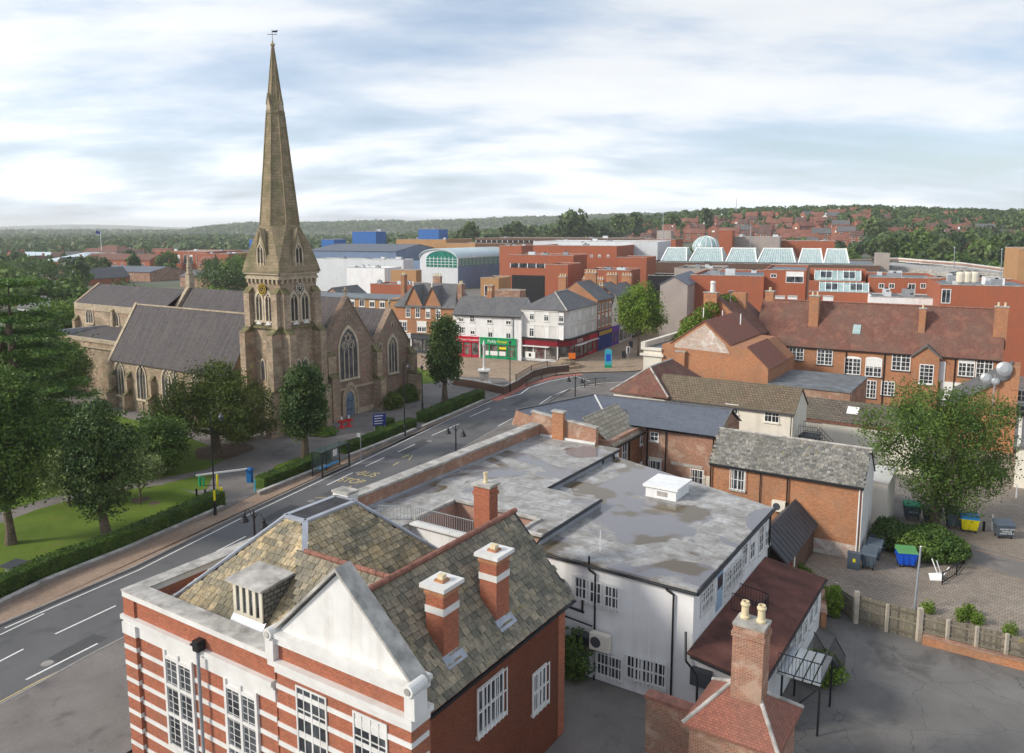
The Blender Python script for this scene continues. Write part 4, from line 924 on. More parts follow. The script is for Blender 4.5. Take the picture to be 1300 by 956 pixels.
# near chimney with two clay pots over a red tiled roof
nc = thing('red_tiled_outhouse', 'red tiled outhouse with old brick stack and two buff chimney pots, bottom edge', 'building', F.p(-8.5, 29.0), F.r)
ca, cb = F.at(955, 786, 8.4)
mb = MB(); mb.box(ca - 1.9, ca + 1.5, cb - 1.6, cb + 1.7, 0, 4.0, 0); mb.build('wall', 'brick_old', nc)
mb = MB(); hip_roof(mb, F, ca - 1.9, ca + 1.5, cb - 1.6, cb + 1.7, 4.0, 5.3, ca - .7, ca + .3); rf = mb.build('roof', 'tile_redder', nc)
mb = MB()
mm = cb + .05
for p, q in ((F.p(ca - .7, mm, 5.45), F.p(ca + .3, mm, 5.45)), (F.p(ca - .7, mm, 5.45), F.p(ca - 2.1, cb - 1.8, 4.15)), (F.p(ca + .3, mm, 5.45), F.p(ca + 1.7, cb - 1.8, 4.15)), (F.p(ca + .3, mm, 5.45), F.p(ca + 1.7, cb + 1.9, 4.15)), (F.p(ca - .7, mm, 5.45), F.p(ca - 2.1, cb + 1.9, 4.15))): half_round(mb, p, q, .09, .35)
mb.build('ridge_tiles', 'coping', rf)
mb = MB(); wa, wb_ = 1.25, 0.95
mb.box(ca - wa / 2, ca + wa / 2, cb - wb_ / 2, cb + wb_ / 2, 3.5, 8.2, 0)
mb.box(ca - wa / 2 - .05, ca + wa / 2 + .05, cb - wb_ / 2 - .05, cb + wb_ / 2 + .05, 7.75, 7.95, 0)
mb.box(ca - wa / 2 - .02, ca + wa / 2 + .02, cb - wb_ / 2 - .02, cb + wb_ / 2 + .02, 8.2, 8.32, 1)
chm = mb.build('chimney', ['brick_old', 'coping'], nc)
for da in (-.33, .33):
    mb = MB(); mb.lathe(F.p(ca + da, cb + .12, 8.32), [(.19, 0), (.20, .08), (.15, .14), (.145, .5), (.19, .56), (.19, .62), (.15, .66), (.15, .72), (.10, .72), (.10, .3)], 16); mb.build('chimney_pot', 'pot', chm, smooth=False)
mb = MB()
q = F.p(ca - 6.5, cb + 1.2); mb.box(ca - 4.4, ca - 1.9, cb - .2, cb + .2, 0, 3.6, 0); mb.box(ca - 4.45, ca - 1.9, cb - .3, cb + .3, 3.6, 3.75, 1); mb.build('yard_wall', ['brick_old', 'terra'], nc)
# ================================================================ CHURCH
church = thing('stone_church', 'weathered sandstone church with tall broach spire and grey slate roofs', 'church', F.p(-88, 66), F.r)
def arch_pts(u, z0, w_, hs, n=8):
    """pointed arch outline: up the left side, over the head, down the right"""
    r = w_; pts = [(u - w_ / 2, z0), (u - w_ / 2, z0 + hs)]
    for k in range(1, n + 1):
        a = math.pi - k * (math.pi / 3) / n; pts.append((u + w_ / 2 + r * math.cos(a), z0 + hs + r * math.sin(a)))
    R_ = [(2 * u - x, z) for x, z in pts[::-1][1:]]
    return pts + R_
def gothic(par, side, at, u, z0, w_, h_, lights=2, frame=0.22, depth=0.12, rings=0, gm='glass_church', fm='stone_pale', fr=F, name='window', sill=True):
    hs = h_ - w_ * 0.866; mb = MB(fr)
    W = lambda x, z, o: wp(fr, side, at, x, z, o)
    inner = arch_pts(u, z0, w_, hs); outer = arch_pts(u, z0 - (0.0), w_ + 2 * frame, hs)
    nv = W(u, z0, 0.02) - W(u, z0, 0)
    mb.extr([W(x, z, 0.005) for x, z in inner], nv, 1)
    for (p, q), (r_, s) in zip(zip(inner, inner[1:]), zip(outer, outer[1:])):
        a = [W(p[0], p[1], 0.01), W(q[0], q[1], 0.01), W(s[0], s[1], 0.01), W(r_[0], r_[1], 0.01)]
        mb.extr(a, W(0, 0, depth) - W(0, 0, 0), 0)
    def bar_(x0, z_0, x1, z_1, t=0.12): mb.bar(W(x0, z_0, 0.05), W(x1, z_1, 0.05), t, t, 0)
    for i in range(1, lights):
        x = u - w_ / 2 + w_ * i / lights; bar_(x, z0, x, z0 + hs)
        # intersecting tracery: each mullion branches parallel to both sides of the arch
        for sgn in (-1, 1):
            cx_ = x + sgn * w_; px_, pz_ = x, z0 + hs
            for k in range(1, 9):
                a = k * (math.pi / 3) / 8; X = cx_ - sgn * w_ * math.cos(a); Z_ = z0 + hs + w_ * math.sin(a)
                oc = u + w_ / 2 if X < u else u - w_ / 2
                if math.hypot(X - oc, Z_ - z0 - hs) > w_ * 0.99: break
                bar_(px_, pz_, X, Z_, 0.07); px_, pz_ = X, Z_
    for k in range(rings):
        rr = w_ * 0.14; zc = z0 + hs + w_ * (0.50 if rings == 1 else (0.50, 0.18, 0.18)[k]); xc = u if k == 0 else u + (-1, 1)[k - 1] * w_ * 0.22
        for j in range(10):
            a0, a1 = j * math.pi / 5, (j + 1) * math.pi / 5
            bar_(xc + rr * math.cos(a0), zc + rr * math.sin(a0), xc + rr * math.cos(a1), zc + rr * math.sin(a1), 0.07)
    if sill: wbox(mb, fr, side, at, u - w_ / 2 - frame, u + w_ / 2 + frame, z0 - 0.25, z0 - 0.005, 0.0, 0.25, 0)
    return mb.build(name, [fm, gm], par)
# gabled end walls facing the road
def gwall(c0, c1, ze, zp, a0, a1, name='gable_wall'):
    mid = (c0 + c1) / 2; mb = MB()
    mb.extr([F.p(a1, c0, 0), F.p(a1, c1, 0), F.p(a1, c1, ze), F.p(a1, mid, zp), F.p(a1, c0, ze)], F.p(-0.8, 0) - F.p(0, 0), 0)
    for s in (c0, c1):
        q = [F.p(a1 + .12, s, ze - .1), F.p(a1 - .9, s, ze - .1), F.p(a1 - .9, mid, zp + .0), F.p(a1 + .12, mid, zp + .0)]
        if s == c1: q = q[::-1]
        mb.hexa([p for p in q] + [p + Vector((0, 0, .22)) for p in q], 0)
    # cross on the apex
    mb.box(a1 - .45, a1 - .25, mid - .1, mid + .1, zp + .3, zp + 1.3, 1); mb.box(a1 - .45, a1 - .25, mid - .35, mid + .35, zp + .85, zp + 1.02, 1)
    return mb.build(name, ['stone_red', 'stone_trim'], church)
GA = -72.3
gwall(68.3, 77.8, 9.0, 15.3, GA - .8, GA); gwall(77.8, 85.3, 8.2, 13.1, GA - .8, GA - .25)
mb = MB()
gable_roof(mb, F, -104.0, GA - .8, 68.3, 77.8, 9.0, 15.15, 'a', oh=.1, oe=0, th=.15)
gable_roof(mb, F, -100.0, GA - 1.05, 77.8, 85.3, 8.2, 12.9, 'a', oh=.1, oe=0, th=.15)
mb.build('nave_roof', 'slate_church', church)
mb = MB(); mb.box(-104, GA - .8, 68.4, 77.8, 0, 9.0, 0); mb.box(-100, GA - 1.05, 77.8, 85.1, 0, 8.2, 0); gable_wall(mb, F, -104.6, -104.0, 68.2, 77.9, 0, 9.2, 15.7, 'a'); mb.build('nave_wall', 'stone', church)
mb = MB()
for s in (68.0, 78.0):
    q = [F.p(-104.0, s, 9.2), F.p(-104.7, s, 9.2), F.p(-104.7, 73.05, 15.75), F.p(-104.0, 73.05, 15.75)]
    if s > 73: q = q[::-1]
    mb.hexa(q + [p + Vector((0, 0, .3)) for p in q])
mb.box(-104.8, -103.9, 72.6, 73.5, 15.3, 17.3); mb.lathe(F.p(-104.35, 73.05, 17.3), [(.62, 0), (.62, .15), (.45, .2), (.4, 1.0), (.5, 1.05), (.42, 1.15), (.03, 3.2)], 8)
mb.build('sanctus_pinnacle', 'stone_trim', church)
# buttress between and beside the gables
def buttress(a, b, wa, wb_, stages, name='buttress', dirn='a', par=church, m='stone'):
    """stages: (z0, z1, projection) - sloping weathering on top of each"""
    mb = MB()
    for z0, z1, pr in stages:
        if dirn == 'a': q = lambda o, s, z: F.p(a + o, b + s, z)
        elif dirn == 'b': q = lambda o, s, z: F.p(a + s, b - o, z)
        elif dirn == 'A': q = lambda o, s, z: F.p(a - o, b - s, z)
        h = wb_ / 2; sl = min(pr * 1.1, 1.0)
        mb.hexa([q(-.1, -h, z0), q(pr, -h, z0), q(pr, h, z0), q(-.1, h, z0), q(-.1, -h, z1), q(pr, -h, z1), q(pr, h, z1), q(-.1, h, z1)] if dirn != 'b' else [q(-.1, h, z0), q(-.1, -h, z0), q(pr, -h, z0), q(pr, h, z0), q(-.1, h, z1), q(-.1, -h, z1), q(pr, -h, z1), q(pr, h, z1)], 0)
        hh = h + .04
        c = [q(-.1, -hh, z1), q(pr + .06, -hh, z1), q(pr + .06, hh, z1), q(-.1, hh, z1)]; t_ = [q(-.1, -hh, z1 + sl), q(pr * .25, -hh, z1 + sl * .8), q(pr * .25, hh, z1 + sl * .8), q(-.1, hh, z1 + sl)]
        mb.solid(c + t_, [(0, 3, 2, 1), (4, 5, 6, 7), (0, 1, 5, 4), (1, 2, 6, 5), (2, 3, 7, 6), (3, 0, 4, 7)], 1)
    return mb.build(name, [m, 'stone_moss'], par)
buttress(GA, 77.8, 1, 1.0, ((0, 4.2, 1.5), (4.2, 7.8, .9))); buttress(GA, 85.0, 1, .9, ((0, 3.8, 1.6), (3.8, 6.6, .9))); buttress(GA, 69.6, 1, 1.3, ((0, 5.5, 1.1), (5.5, 8.3, .5)))
# end wall windows and door
u, z = F.ona(439.5, 462, GA); u2, z2 = F.ona(439.5, 493, GA)
gothic(church, 'a', GA, 72.9, 5.0, 3.1, 6.4, 4, .28, rings=3)
gothic(church, 'a', GA - .25, 81.6, 4.4, 1.7, 4.9, 3, .26, rings=1)
gothic(church, 'a', GA, 70.0, 6.3, .35, 1.3, 1, .1, sill=False); gothic(church, 'a', GA, 78.9, 7.1, .35, 1.6, 1, .1, sill=False)
gothic(church, 'a', GA, 73.0, 13.0, .35, .5, 1, .06, sill=False); gothic(church, 'a', GA - .25, 81.6, 10.7, .4, .6, 1, .06, sill=False)
mb = MB(); o1 = arch_pts(72.9, .1, 1.5, 2.0); o2 = arch_pts(72.9, .1, 2.3, 2.0); o3 = arch_pts(72.9, .1, 2.9, 2.0)
mb.extr([F.p(GA + .01, x, z) for x, z in o1], F.p(.03, 0) - F.p(0, 0), 1)
for I, O, d in ((o1, o2, .12), (o2, o3, .25)):
    for (p, q), (r_, s) in zip(zip(I, I[1:]), zip(O, O[1:])): mb.extr([F.p(GA + .01, *p), F.p(GA + .01, *q), F.p(GA + .01, *s), F.p(GA + .01, *r_)], F.p(d, 0) - F.p(0, 0), 0)
for k in range(-2, 3): mb.bar(F.p(GA + .05, 72.9 + k * .25, .15), F.p(GA + .05, 72.9 + k * .25, 2.6), .03, .03, 2)
for z in (.9, 2.0): mb.box(GA + .04, GA + .07, 72.3, 73.5, z, z + .06, 2)
mb.build('door', ['stone_trim', 'door_blue', 'black'], church)
for q in ((.22, 68.9, 77.5, 3.6, 3.85), (.12, 68.9, 71.3, 0, .8), (.12, 74.5, 77.4, 0, .8)): mb = MB(); mb.box(GA - .02, GA + q[0], *q[1:], 0); mb.build('string_course', 'stone_trim', church)
# south aisle with its steep roof
AB = 59.4
mb = MB(); gable_wall(mb, F, -102.8, -78.5, AB, 68.3, 0, 6.9, 13.4, 'a', ridge=63.5); mb.build('aisle_wall', 'stone', church)
mb = MB(); gable_roof(mb, F, -103.0, -78.2, AB, 68.3, 6.9, 13.5, 'a', oh=.3, oe=.15, ridge=63.5); mb.build('aisle_roof', 'slate_church', church)
mb = MB(); q = [F.p(-102.75, AB - .45, 6.2), F.p(-103.25, AB - .45, 6.2), F.p(-103.25, 63.5, 13.7), F.p(-102.75, 63.5, 13.7)]; mb.hexa(q + [p + Vector((0, 0, .25)) for p in q]); mb.box(-103, -78.4, 63.42, 63.58, 13.6, 13.78); mb.build('aisle_coping', 'stone_trim', church)
mb = MB(); mb.box(-102.8, -78.5, AB - .2, AB - .02, 6.35, 6.55, 0); mb.tube(F.p(-96.0, AB - .15, 6.4), F.p(-96.0, AB - .15, 0), .07, m=0); mb.tube(F.p(-88.8, AB - .15, 6.4), F.p(-88.8, AB - .15, 0), .07, m=0); mb.build('gutter', 'darkgrey', church)
for px, lights in ((152.7, 3), (179.8, 3), (212, 3)):
    u, z = F.onb(px, 480, AB); gothic(church, 'b', AB, u, 1.9, 1.9, 4.5, lights, .2, rings=1)
for u in (-89.3, -84.6): gothic(church, 'b', AB, u, 2.6, 1.75, 3.75, 3, .2, rings=1)
for u in (-102.3, F.onb(167, 500, AB)[0], F.onb(197, 500, AB)[0], F.onb(232, 500, AB)[0], -83): buttress(u, AB, 1, .5, ((0, 2.2, 1.2), (2.2, 4.6, .7)), dirn='b')
# low vestry aisle and chancel behind
mb = MB(); mb.box(-119.0, -103.3, 61.2, 68.3, 0, 8.1, 0); mb.box(-119.2, -103.1, 61.0, 61.7, 8.1, 8.55, 1); mb.box(-119.25, -103.1, 60.9, 61.9, 7.3, 7.45, 1); mb.build('vestry_wall', ['stone', 'stone_trim'], church)
q = [F.p(-119.0, 61.7, 8.3), F.p(-103.3, 61.7, 8.3), F.p(-103.3, 68.25, 9.2), F.p(-119.0, 68.25, 9.2)]; mb = MB(); mb.hexa([p - Vector((0, 0, .25)) for p in q] + q); mb.box(-119.3, -119.0, 61, 68.2, 8.3, 9.25, 1); mb.build('vestry_roof', ['slate_church', 'lead'], church)
buttress(-118.6, 61.2, 1, .8, ((0, 4, 1.2), (4, 6.5, .6)), dirn='b'); buttress(-104.2, 61.2, 1, .8, ((0, 4, 1.4), (4, 6.5, .7)), dirn='b')
mb = MB(); mb.box(-127.5, -104.6, 68.3, 76.7, 0, 12.2, 0); mb.box(-127.6, -104.6, 68.15, 68.5, 11.3, 12.3, 1); gable_wall(mb, F, -127.9, -127.4, 68.3, 76.7, 0, 12.3, 15.2, 'a'); mb.build('chancel_wall', ['stone', 'stone_trim'], church)
mb = MB(); gable_roof(mb, F, -127.4, -104.7, 68.5, 76.7, 12.25, 14.9, 'a', oh=.1, oe=0); mb.build('chancel_roof', 'slate_church', church)
for px in (114.5, 146.5):
    u, z = F.onb(px, 405, 68.3); gothic(church, 'b', 68.3, u, 9.3, 1.9, 2.6, 3, .2)
buttress(-127.0, 68.3, 1, .7, ((0, 9.5, .8),), dirn='b'); buttress(-116.6, 68.15, 1, .4, ((9.0, 11.5, .35),), dirn='b')
# tower
tower_c = (-74.2, 64.3); hw = 2.8
mb = MB(); a_, b_ = tower_c
mb.box(a_ - hw, a_ + hw, b_ - hw, b_ + hw, 0, 12.6, 0); mb.box(a_ - hw + .05, a_ + hw - .05, b_ - hw + .05, b_ + hw - .05, 12.6, 18.2, 0)
tower = mb.build('tower', 'stone', church)
def tface(side): return {'b': (b_ - hw, a_), 'a': (a_ + hw, b_)}[side]
for side in ('b', 'a'):
    at, c = tface(side); mb = MB()
    wbox(mb, F, side, at, c - hw - .1, c + hw + .1, 12.5, 12.75, 0, .35, 1); wbox(mb, F, side, at, c - hw - .1, c + hw + .1, 18.2, 18.45, -.2, .22, 0); wbox(mb, F, side, at, c - hw - .15, c + hw + .15, 18.75, 19.0, -.2, .32, 0)
    wbox(mb, F, side, at, c - hw, c + hw, 18.45, 18.75, -.3, .1, 0)
    for k in range(8): x = c - 2.5 + k * .714; wbox(mb, F, side, at, x - .13, x + .13, 17.75, 18.2, 0, .2, 0)
    wbox(mb, F, side, at, c - hw, c + hw, 5.0, 5.15, 0, .12, 1); wbox(mb, F, side, at, c - hw - .1, c + hw + .1, 0, 1.1, 0, .35, 0)
    mb.build('string_course', ['stone_trim', 'stone_moss'], tower)
    for s in (-1, 1):
        gothic(tower, side, at - (.05 if side == 'a' else -.05), c + s * .82, 13.4, 1.0, 3.1, 2, .26, rings=1, gm='louvre')
        mb = MB(); mb.extr([wp(F, side, at, c + s * .8 - .5, 12.95, .1), wp(F, side, at, c + s * .8 + .5, 12.95, .1), wp(F, side, at, c + s * .8, 13.4, .1)], wp(F, side, at, 0, 0, .15) - wp(F, side, at, 0, 0, 0)); mb.build('gablet', 'white', tower)
    for s in (-1, 1): gothic(tower, side, at, c + s * .55, 6.3, .62, 2.4, 1, .14, sill=False)
    # clock: open ring with hour bars and hands
    mb = MB(); at2 = at + (.05 if side == 'a' else -.05); zc = 17.05; W = lambda x, z, o: wp(F, side, at, x, z, o)
    for j in range(24):
        a0, a1 = j * math.pi / 12, (j + 1) * math.pi / 12
        mb.bar(W(c + .62 * math.cos(a0), zc + .62 * math.sin(a0), .22), W(c + .62 * math.cos(a1), zc + .62 * math.sin(a1), .22), .07, .05, 0)
        mb.bar(W(c + .34 * math.cos(a0), zc + .34 * math.sin(a0), .22), W(c + .34 * math.cos(a1), zc + .34 * math.sin(a1), .22), .05, .05, 0)
    for j in range(12):
        a0 = j * math.pi / 6; mb.bar(W(c + .36 * math.cos(a0), zc + .36 * math.sin(a0), .23), W(c + .62 * math.cos(a0), zc + .62 * math.sin(a0), .23), .08, .04, 0)
    mb.bar(W(c, zc, .26), W(c - .05, zc + .6, .26), .07, .03, 0); mb.bar(W(c, zc, .26), W(c + .32, zc - .15, .26), .08, .03, 0)
    n = 20; mb.extr([W(c + .6 * math.cos(k * 2 * math.pi / n), zc + .6 * math.sin(k * 2 * math.pi / n), .12) for k in range(n)], W(0, 0, .05) - W(0, 0, 0), 1)
    mb.build('clock', ['gold' if side == 'b' else 'cream_paint', 'louvre'], tower, label='gilded skeleton clock dial' if side == 'b' else 'pale skeleton clock dial')
for s in (-1, 1):
    buttress(a_ + s * (hw - .45), b_ - hw, 1, .95, ((0, 5.2, 2.1), (5.2, 12.0, 1.45), (12.6, 16.6, .6)), dirn='b', par=tower)
    buttress(a_ + hw, b_ + s * (hw - .45), 1, .95, ((0, 5.2, 1.9), (5.2, 12.0, 1.35), (12.6, 16.6, .6)), dirn='a', par=tower)
buttress(a_ - hw, b_ - (hw - .45), 1, .95, ((0, 12.0, 1.35), (12.6, 16.6, .6)), dirn='A', par=tower)
# broach spire
def ring8(hw_, ch, z):
    h = hw_; c = h - ch
    return [F.p(a_ + x, b_ + y, z) for x, y in ((h, -c), (h, c), (c, h), (-c, h), (-h, c), (-h, -c), (-c, -h), (c, -h))]
prof = [(3.18, .06, 18.95), (3.18, .06, 19.1), (2.95, .1, 20.2), (2.6, .6, 22.2), (2.16, 1.265, 24.4)]
q_ = 1 - math.tan(R(22.5))
for w_, z in ((.98, 36.9), (1.04, 37.0), (1.04, 37.25), (.92, 37.3), (.09, 44.6)): prof.append((w_, w_ * q_, z))
mb = MB(); vs_ = [];
for w_, c, z in prof: vs_ += ring8(w_, c, z)
fs = [(j * 8 + k, j * 8 + (k + 1) % 8, (j + 1) * 8 + (k + 1) % 8, (j + 1) * 8 + k) for j in range(len(prof) - 1) for k in range(8)] + [tuple(range(8))[::-1], tuple(range((len(prof) - 1) * 8, len(prof) * 8))]
mb.solid(vs_, fs)
spire = mb.build('spire', 'stone_spire', church)
mb = MB(); c0 = F.p(a_, b_, 44.5); mb.lathe(c0, [(.12, 0), (.28, .1), (.28, .25), (.12, .35), (.05, .7)], 10, 0); mb.tube(c0, c0 + Vector((0, 0, 1.9)), .035, .02, m=1); mb.bar(c0 + Vector((-.55, 0, 1.3)), c0 + Vector((.55, 0, 1.3)), .05, m=1); mb.extr([c0 + Vector((-.1, 0, 1.55)), c0 + Vector((.5, 0, 1.5)), c0 + Vector((.7, 0, 1.75)), c0 + Vector((.1, 0, 1.72))], (0, .03, 0), 1)
mb.build('weathervane', ['stone_trim', 'black'], spire)
# ribs up the spire edges and lucarnes
mb = MB()
for k in range(8):
    c = [ring8(*prof[j])[k] for j in (4, 5)] if False else [ring8(2.16, 1.265, 24.4)[k], ring8(.98, .98 * q_, 36.9)[k]]; mb.bar(c[0], c[1], .12)
    c = [ring8(.92, .92 * q_, 37.3)[k], ring8(.09, .09 * q_, 44.6)[k]]; mb.bar(c[0], c[1], .09)
mb.build('spire_rib', 'stone_spire', spire)
def lucarne(side, w_, z0, h_, proj0, sgn=1, small=False):
    at = {'b': b_ - proj0, 'a': a_ + proj0, 'A': a_ - proj0}[side]; c = a_ if side == 'b' else b_
    W = lambda x, z, o: wp(F, side, at, x, z, o)
    hh = h_ * .42; mb = MB()
    mb.extr([W(c - w_ / 2, z0, 0), W(c + w_ / 2, z0, 0), W(c + w_ / 2, z0 + hh, 0), W(c, z0 + h_, 0), W(c - w_ / 2, z0 + hh, 0)], W(0, 0, -2.0 if not small else -.6) - W(0, 0, 0), 0)
    for s in (-1, 1): mb.bar(W(c + s * w_ / 2 * 1.15, z0 + hh - .15, .0), W(c, z0 + h_ + .05, 0), .22 if not small else .1, .22 if not small else .1, 1)
    o = mb.build('lucarne', ['stone_trim', 'stone_spire'], spire)
    if not small: gothic(o, side, at, c, z0 + .35, w_ * .6, h_ * .52, 2, .12, rings=1, gm='louvre', sill=False)
for s in ('b', 'a', 'A'): lucarne(s, 1.55, 19.4, 4.6, 2.95)
for s in ('b', 'a'): lucarne(s, .55, 37.3, 1.9, 1.0, small=True)
# ================================================================ MID BUILDINGS behind the offices
sl = thing('slate_roofed_back_range', 'old brick range with blue grey slate roof and pale stone slab lean-to behind the offices', 'building', F.p(-27, 62), F.r)
mb = MB(); mb.box(-27.4, -20.75, 63.2, 69.2, 0, 6.95, 0); mb.box(-36.4, -27.4, 56.8, 69.2, 0, 6.95, 0)
mb.extr([F.p(-20.75, 63.2, 6.9), F.p(-20.75, 69.2, 6.9), F.p(-20.75, 66.3, 8.5)], F.p(-.3, 0) - F.p(0, 0), 0)
mb.build('wall', 'brick_old', sl)
mb = MB()
Rr, Rl, RL2 = F.p(-20.55, 66.3, 8.65), F.p(-33.3, 65.4, 8.65), F.p(-36.7, 57.2, 7.2)
mb.poly([F.p(-20.55, 63.0, 6.95), Rr, Rl, F.p(-29.9, 61.6, 7.25)]); mb.poly([F.p(-20.55, 63.0, 6.95), F.p(-29.9, 61.6, 7.25), F.p(-27.4, 62.9, 6.95)])
mb.poly([Rr, F.p(-20.55, 69.4, 6.95), F.p(-37.2, 69.4, 6.95), Rl])
mb.poly([RL2 + Vector((0, 0, 1.1)), F.p(-30.5, 57.2, 7.0), F.p(-29.9, 61.6, 7.25), Rl]); mb.poly([RL2 + Vector((0, 0, 1.1)), Rl, F.p(-37.2, 69.4, 6.95), F.p(-37.2, 57.2, 6.95)]); mb.poly([F.p(-30.5, 57.2, 7.0), F.p(-28.8, 57.0, 6.95), F.p(-27.4, 62.9, 6.95), F.p(-29.9, 61.6, 7.25)])
mb.poly([F.p(-37.2, 57.2, 6.95), F.p(-28.8, 57.0, 6.95), F.p(-30.5, 57.2, 7.0), RL2 + Vector((0, 0, 1.1))], 1); mb.build('roof', ['slate_blue', 'brick_old'], sl)
mb = MB(); mb.bar(Rl + Vector((0, 0, .03)), F.p(-29.9, 61.6, 7.28), .14, .06, 0); mb.bar(RL2 + Vector((0, 0, 1.13)), Rl + Vector((0, 0, .03)), .2, .1, 1); mb.bar(Rl + Vector((0, 0, .03)), Rr + Vector((0, 0, .03)), .16, .08, 1); mb.bar(F.p(-20.6, 63.0, 7.0), Rr + Vector((0, 0, .03)), .16, .1, 1); mb.build('flashing', ['white', 'slate'], sl)
mb = MB(); mb.box(-29.9, -27.4, 57.2, 63.3, 0, 6.5, 0); mb.extr([F.p(-27.4, 57.2, 6.5), F.p(-29.9, 57.2, 6.5), F.p(-29.9, 57.2, 8.2)], F.p(0, 6) - F.p(0, 0), 0); mb.build('lean_to_wall', 'brick_orange', sl)
q = [F.p(-27.2, 57.0, 6.42), F.p(-27.2, 63.4, 6.42), F.p(-30.1, 63.4, 8.45), F.p(-30.1, 57.0, 8.45)]; mb = MB(); mb.hexa(q + [p + Vector((0, 0, .12)) for p in q]); mb.build('lean_to_roof', 'slab_pale', sl)
mb = MB(); mb.box(-27.15, -27.05, 57.0, 63.1, 6.3, 6.42); mb.tube(F.p(-27.3, 60.3, 6.4), F.p(-27.3, 60.3, 0), .06); mb.tube(F.p(-26.9, 63.1, 6.9), F.p(-26.9, 63.1, 0), .07); mb.box(-27.0, -20.6, 62.9, 63.0, 6.78, 6.9); mb.tube(F.p(-21.0, 63.05, 6.9), F.p(-21.0, 63.05, 0), .06); mb.tube(F.p(-25.2, 63.1, 6.9), F.p(-25.2, 63.1, 3.0), .05); mb.build('gutter', 'black', sl)
winpx(sl, F, 'a', -27.4, 792.5, 574, 1.0, 1.7, nx=2, ny=2, sill='white'); winpx(sl, F, 'a', -27.4, 815, 556, .9, 1.1, nx=2, ny=2, sill='white'); winpx(sl, F, 'a', -27.4, 814, 597, .9, 1.6, nx=2, ny=2, sill='white'); winpx(sl, F, 'a', -27.4, 792, 608, 1.0, 1.4, nx=2, ny=2, sill='white')
winpx(sl, F, 'b', 63.2, 831, 554, .8, .8, nx=2, ny=2, sill='white'); winpx(sl, F, 'b', 63.2, 832, 595, 1.0, 1.5, nx=2, ny=2, bars=4, sill='white', lintel='cream'); winpx(sl, F, 'b', 63.2, 885.5, 606, 1.0, 1.4, nx=2, ny=2, bars=4, sill='white')
mb = MB(); wbox(mb, F, 'b', 63.2, -24.7, -21.9, 3.9, 4.15, 0, .05); mb.build('string_course', 'coping', sl); mb = MB(); wbox(mb, F, 'b', 63.2, -21.9, -21.1, .5, 3.4, 0, .02); mb.build('render_patch', 'cream', sl)
# brick building with stone slates
bs = thing('slate_roofed_brick_workshop', 'orange brick two storey workshop with mossy stone slate roof and white gable end', 'building', F.p(-14, 62), F.r)
mb = MB(); gable_wall(mb, F, -20.2, -8.95, 60.1, 64.6, 0, 5.7, 7.75, 'a'); mb.build('wall', 'brick_orange', bs)
mb = MB(); mb.extr([F.p(-8.94, 60.1, 0), F.p(-8.94, 64.6, 0), F.p(-8.94, 64.6, 5.7), F.p(-8.94, 62.35, 7.75), F.p(-8.94, 60.1, 5.7)], F.p(.06, 0) - F.p(0, 0)); mb.build('gable_render', 'white', bs)
mb = MB(); wbox(mb, F, 'b', 60.1, -14.6, -8.95, 0, 1.1, 0, .015); mb.build('washed_plinth', 'brick_wash', bs)
mb = MB(); gable_roof(mb, F, -20.2, -8.9, 60.1, 64.6, 5.7, 7.78, 'a', oh=.2, oe=.1, th=.06); rf = mb.build('roof', 'felt_black', bs)
mb = MB(); s = (7.78 - 5.7) / 2.25; q = [F.p(-20.3, 59.9, 5.7 - .2 * s + .07), F.p(-8.8, 59.9, 5.7 - .2 * s + .07), F.p(-8.8, 62.35, 7.85), F.p(-20.3, 62.35, 7.85)]; tiled(mb, q, nrm(*q[:3]), .27, .19, seed=31, jit=.006, lift=.022, gap=.018)
q = [F.p(-8.8, 64.8, 5.7 - .2 * s + .07), F.p(-20.3, 64.8, 5.7 - .2 * s + .07), F.p(-20.3, 62.35, 7.85), F.p(-8.8, 62.35, 7.85)]; tiled(mb, q, nrm(*q[:3]), .27, .19, seed=32, jit=.006, lift=.022, gap=.018)
mb.build('roof_slates', 'tiles_slate', rf)
mb = MB(); half_round(mb, F.p(-20.3, 62.35, 7.88), F.p(-8.8, 62.35, 7.88), .09, .5); mb.build('ridge_tiles', 'coping', rf)
mb = MB(); mb.box(-20.2, -8.8, 59.78, 59.9, 5.42, 5.52); mb.tube(F.p(-14.15, 59.95, 5.4), F.p(-14.15, 59.95, 0), .06); mb.tube(F.p(-16.2, 60.0, 5.4), F.p(-16.2, 60.0, 2.6), .04); mb.tube(F.p(-20.1, 59.95, 5.4), F.p(-20.1, 59.95, 0), .06); mb.tube(F.p(-9.1, 60.0, 5.4), F.p(-9.1, 60.0, 0), .05, m=1); mb.build('gutter', ['black', 'frame'], bs)
winpx(bs, F, 'b', 60.1, 937, 609, 1.05, 1.65, nx=2, ny=2, bars=5, sill='coping')
mb = MB(); u, z = F.onb(990, 641, 60.1); mb.box(u - .5, u + .5, 59.6, 60.0, z - .4, z + .4, 0); mb.tube(F.p(u - .12, 59.59, z), F.p(u - .12, 59.6, z), .28, n=16, m=1); mb.build('air_conditioner', ['cream', 'darkgrey'], bs)
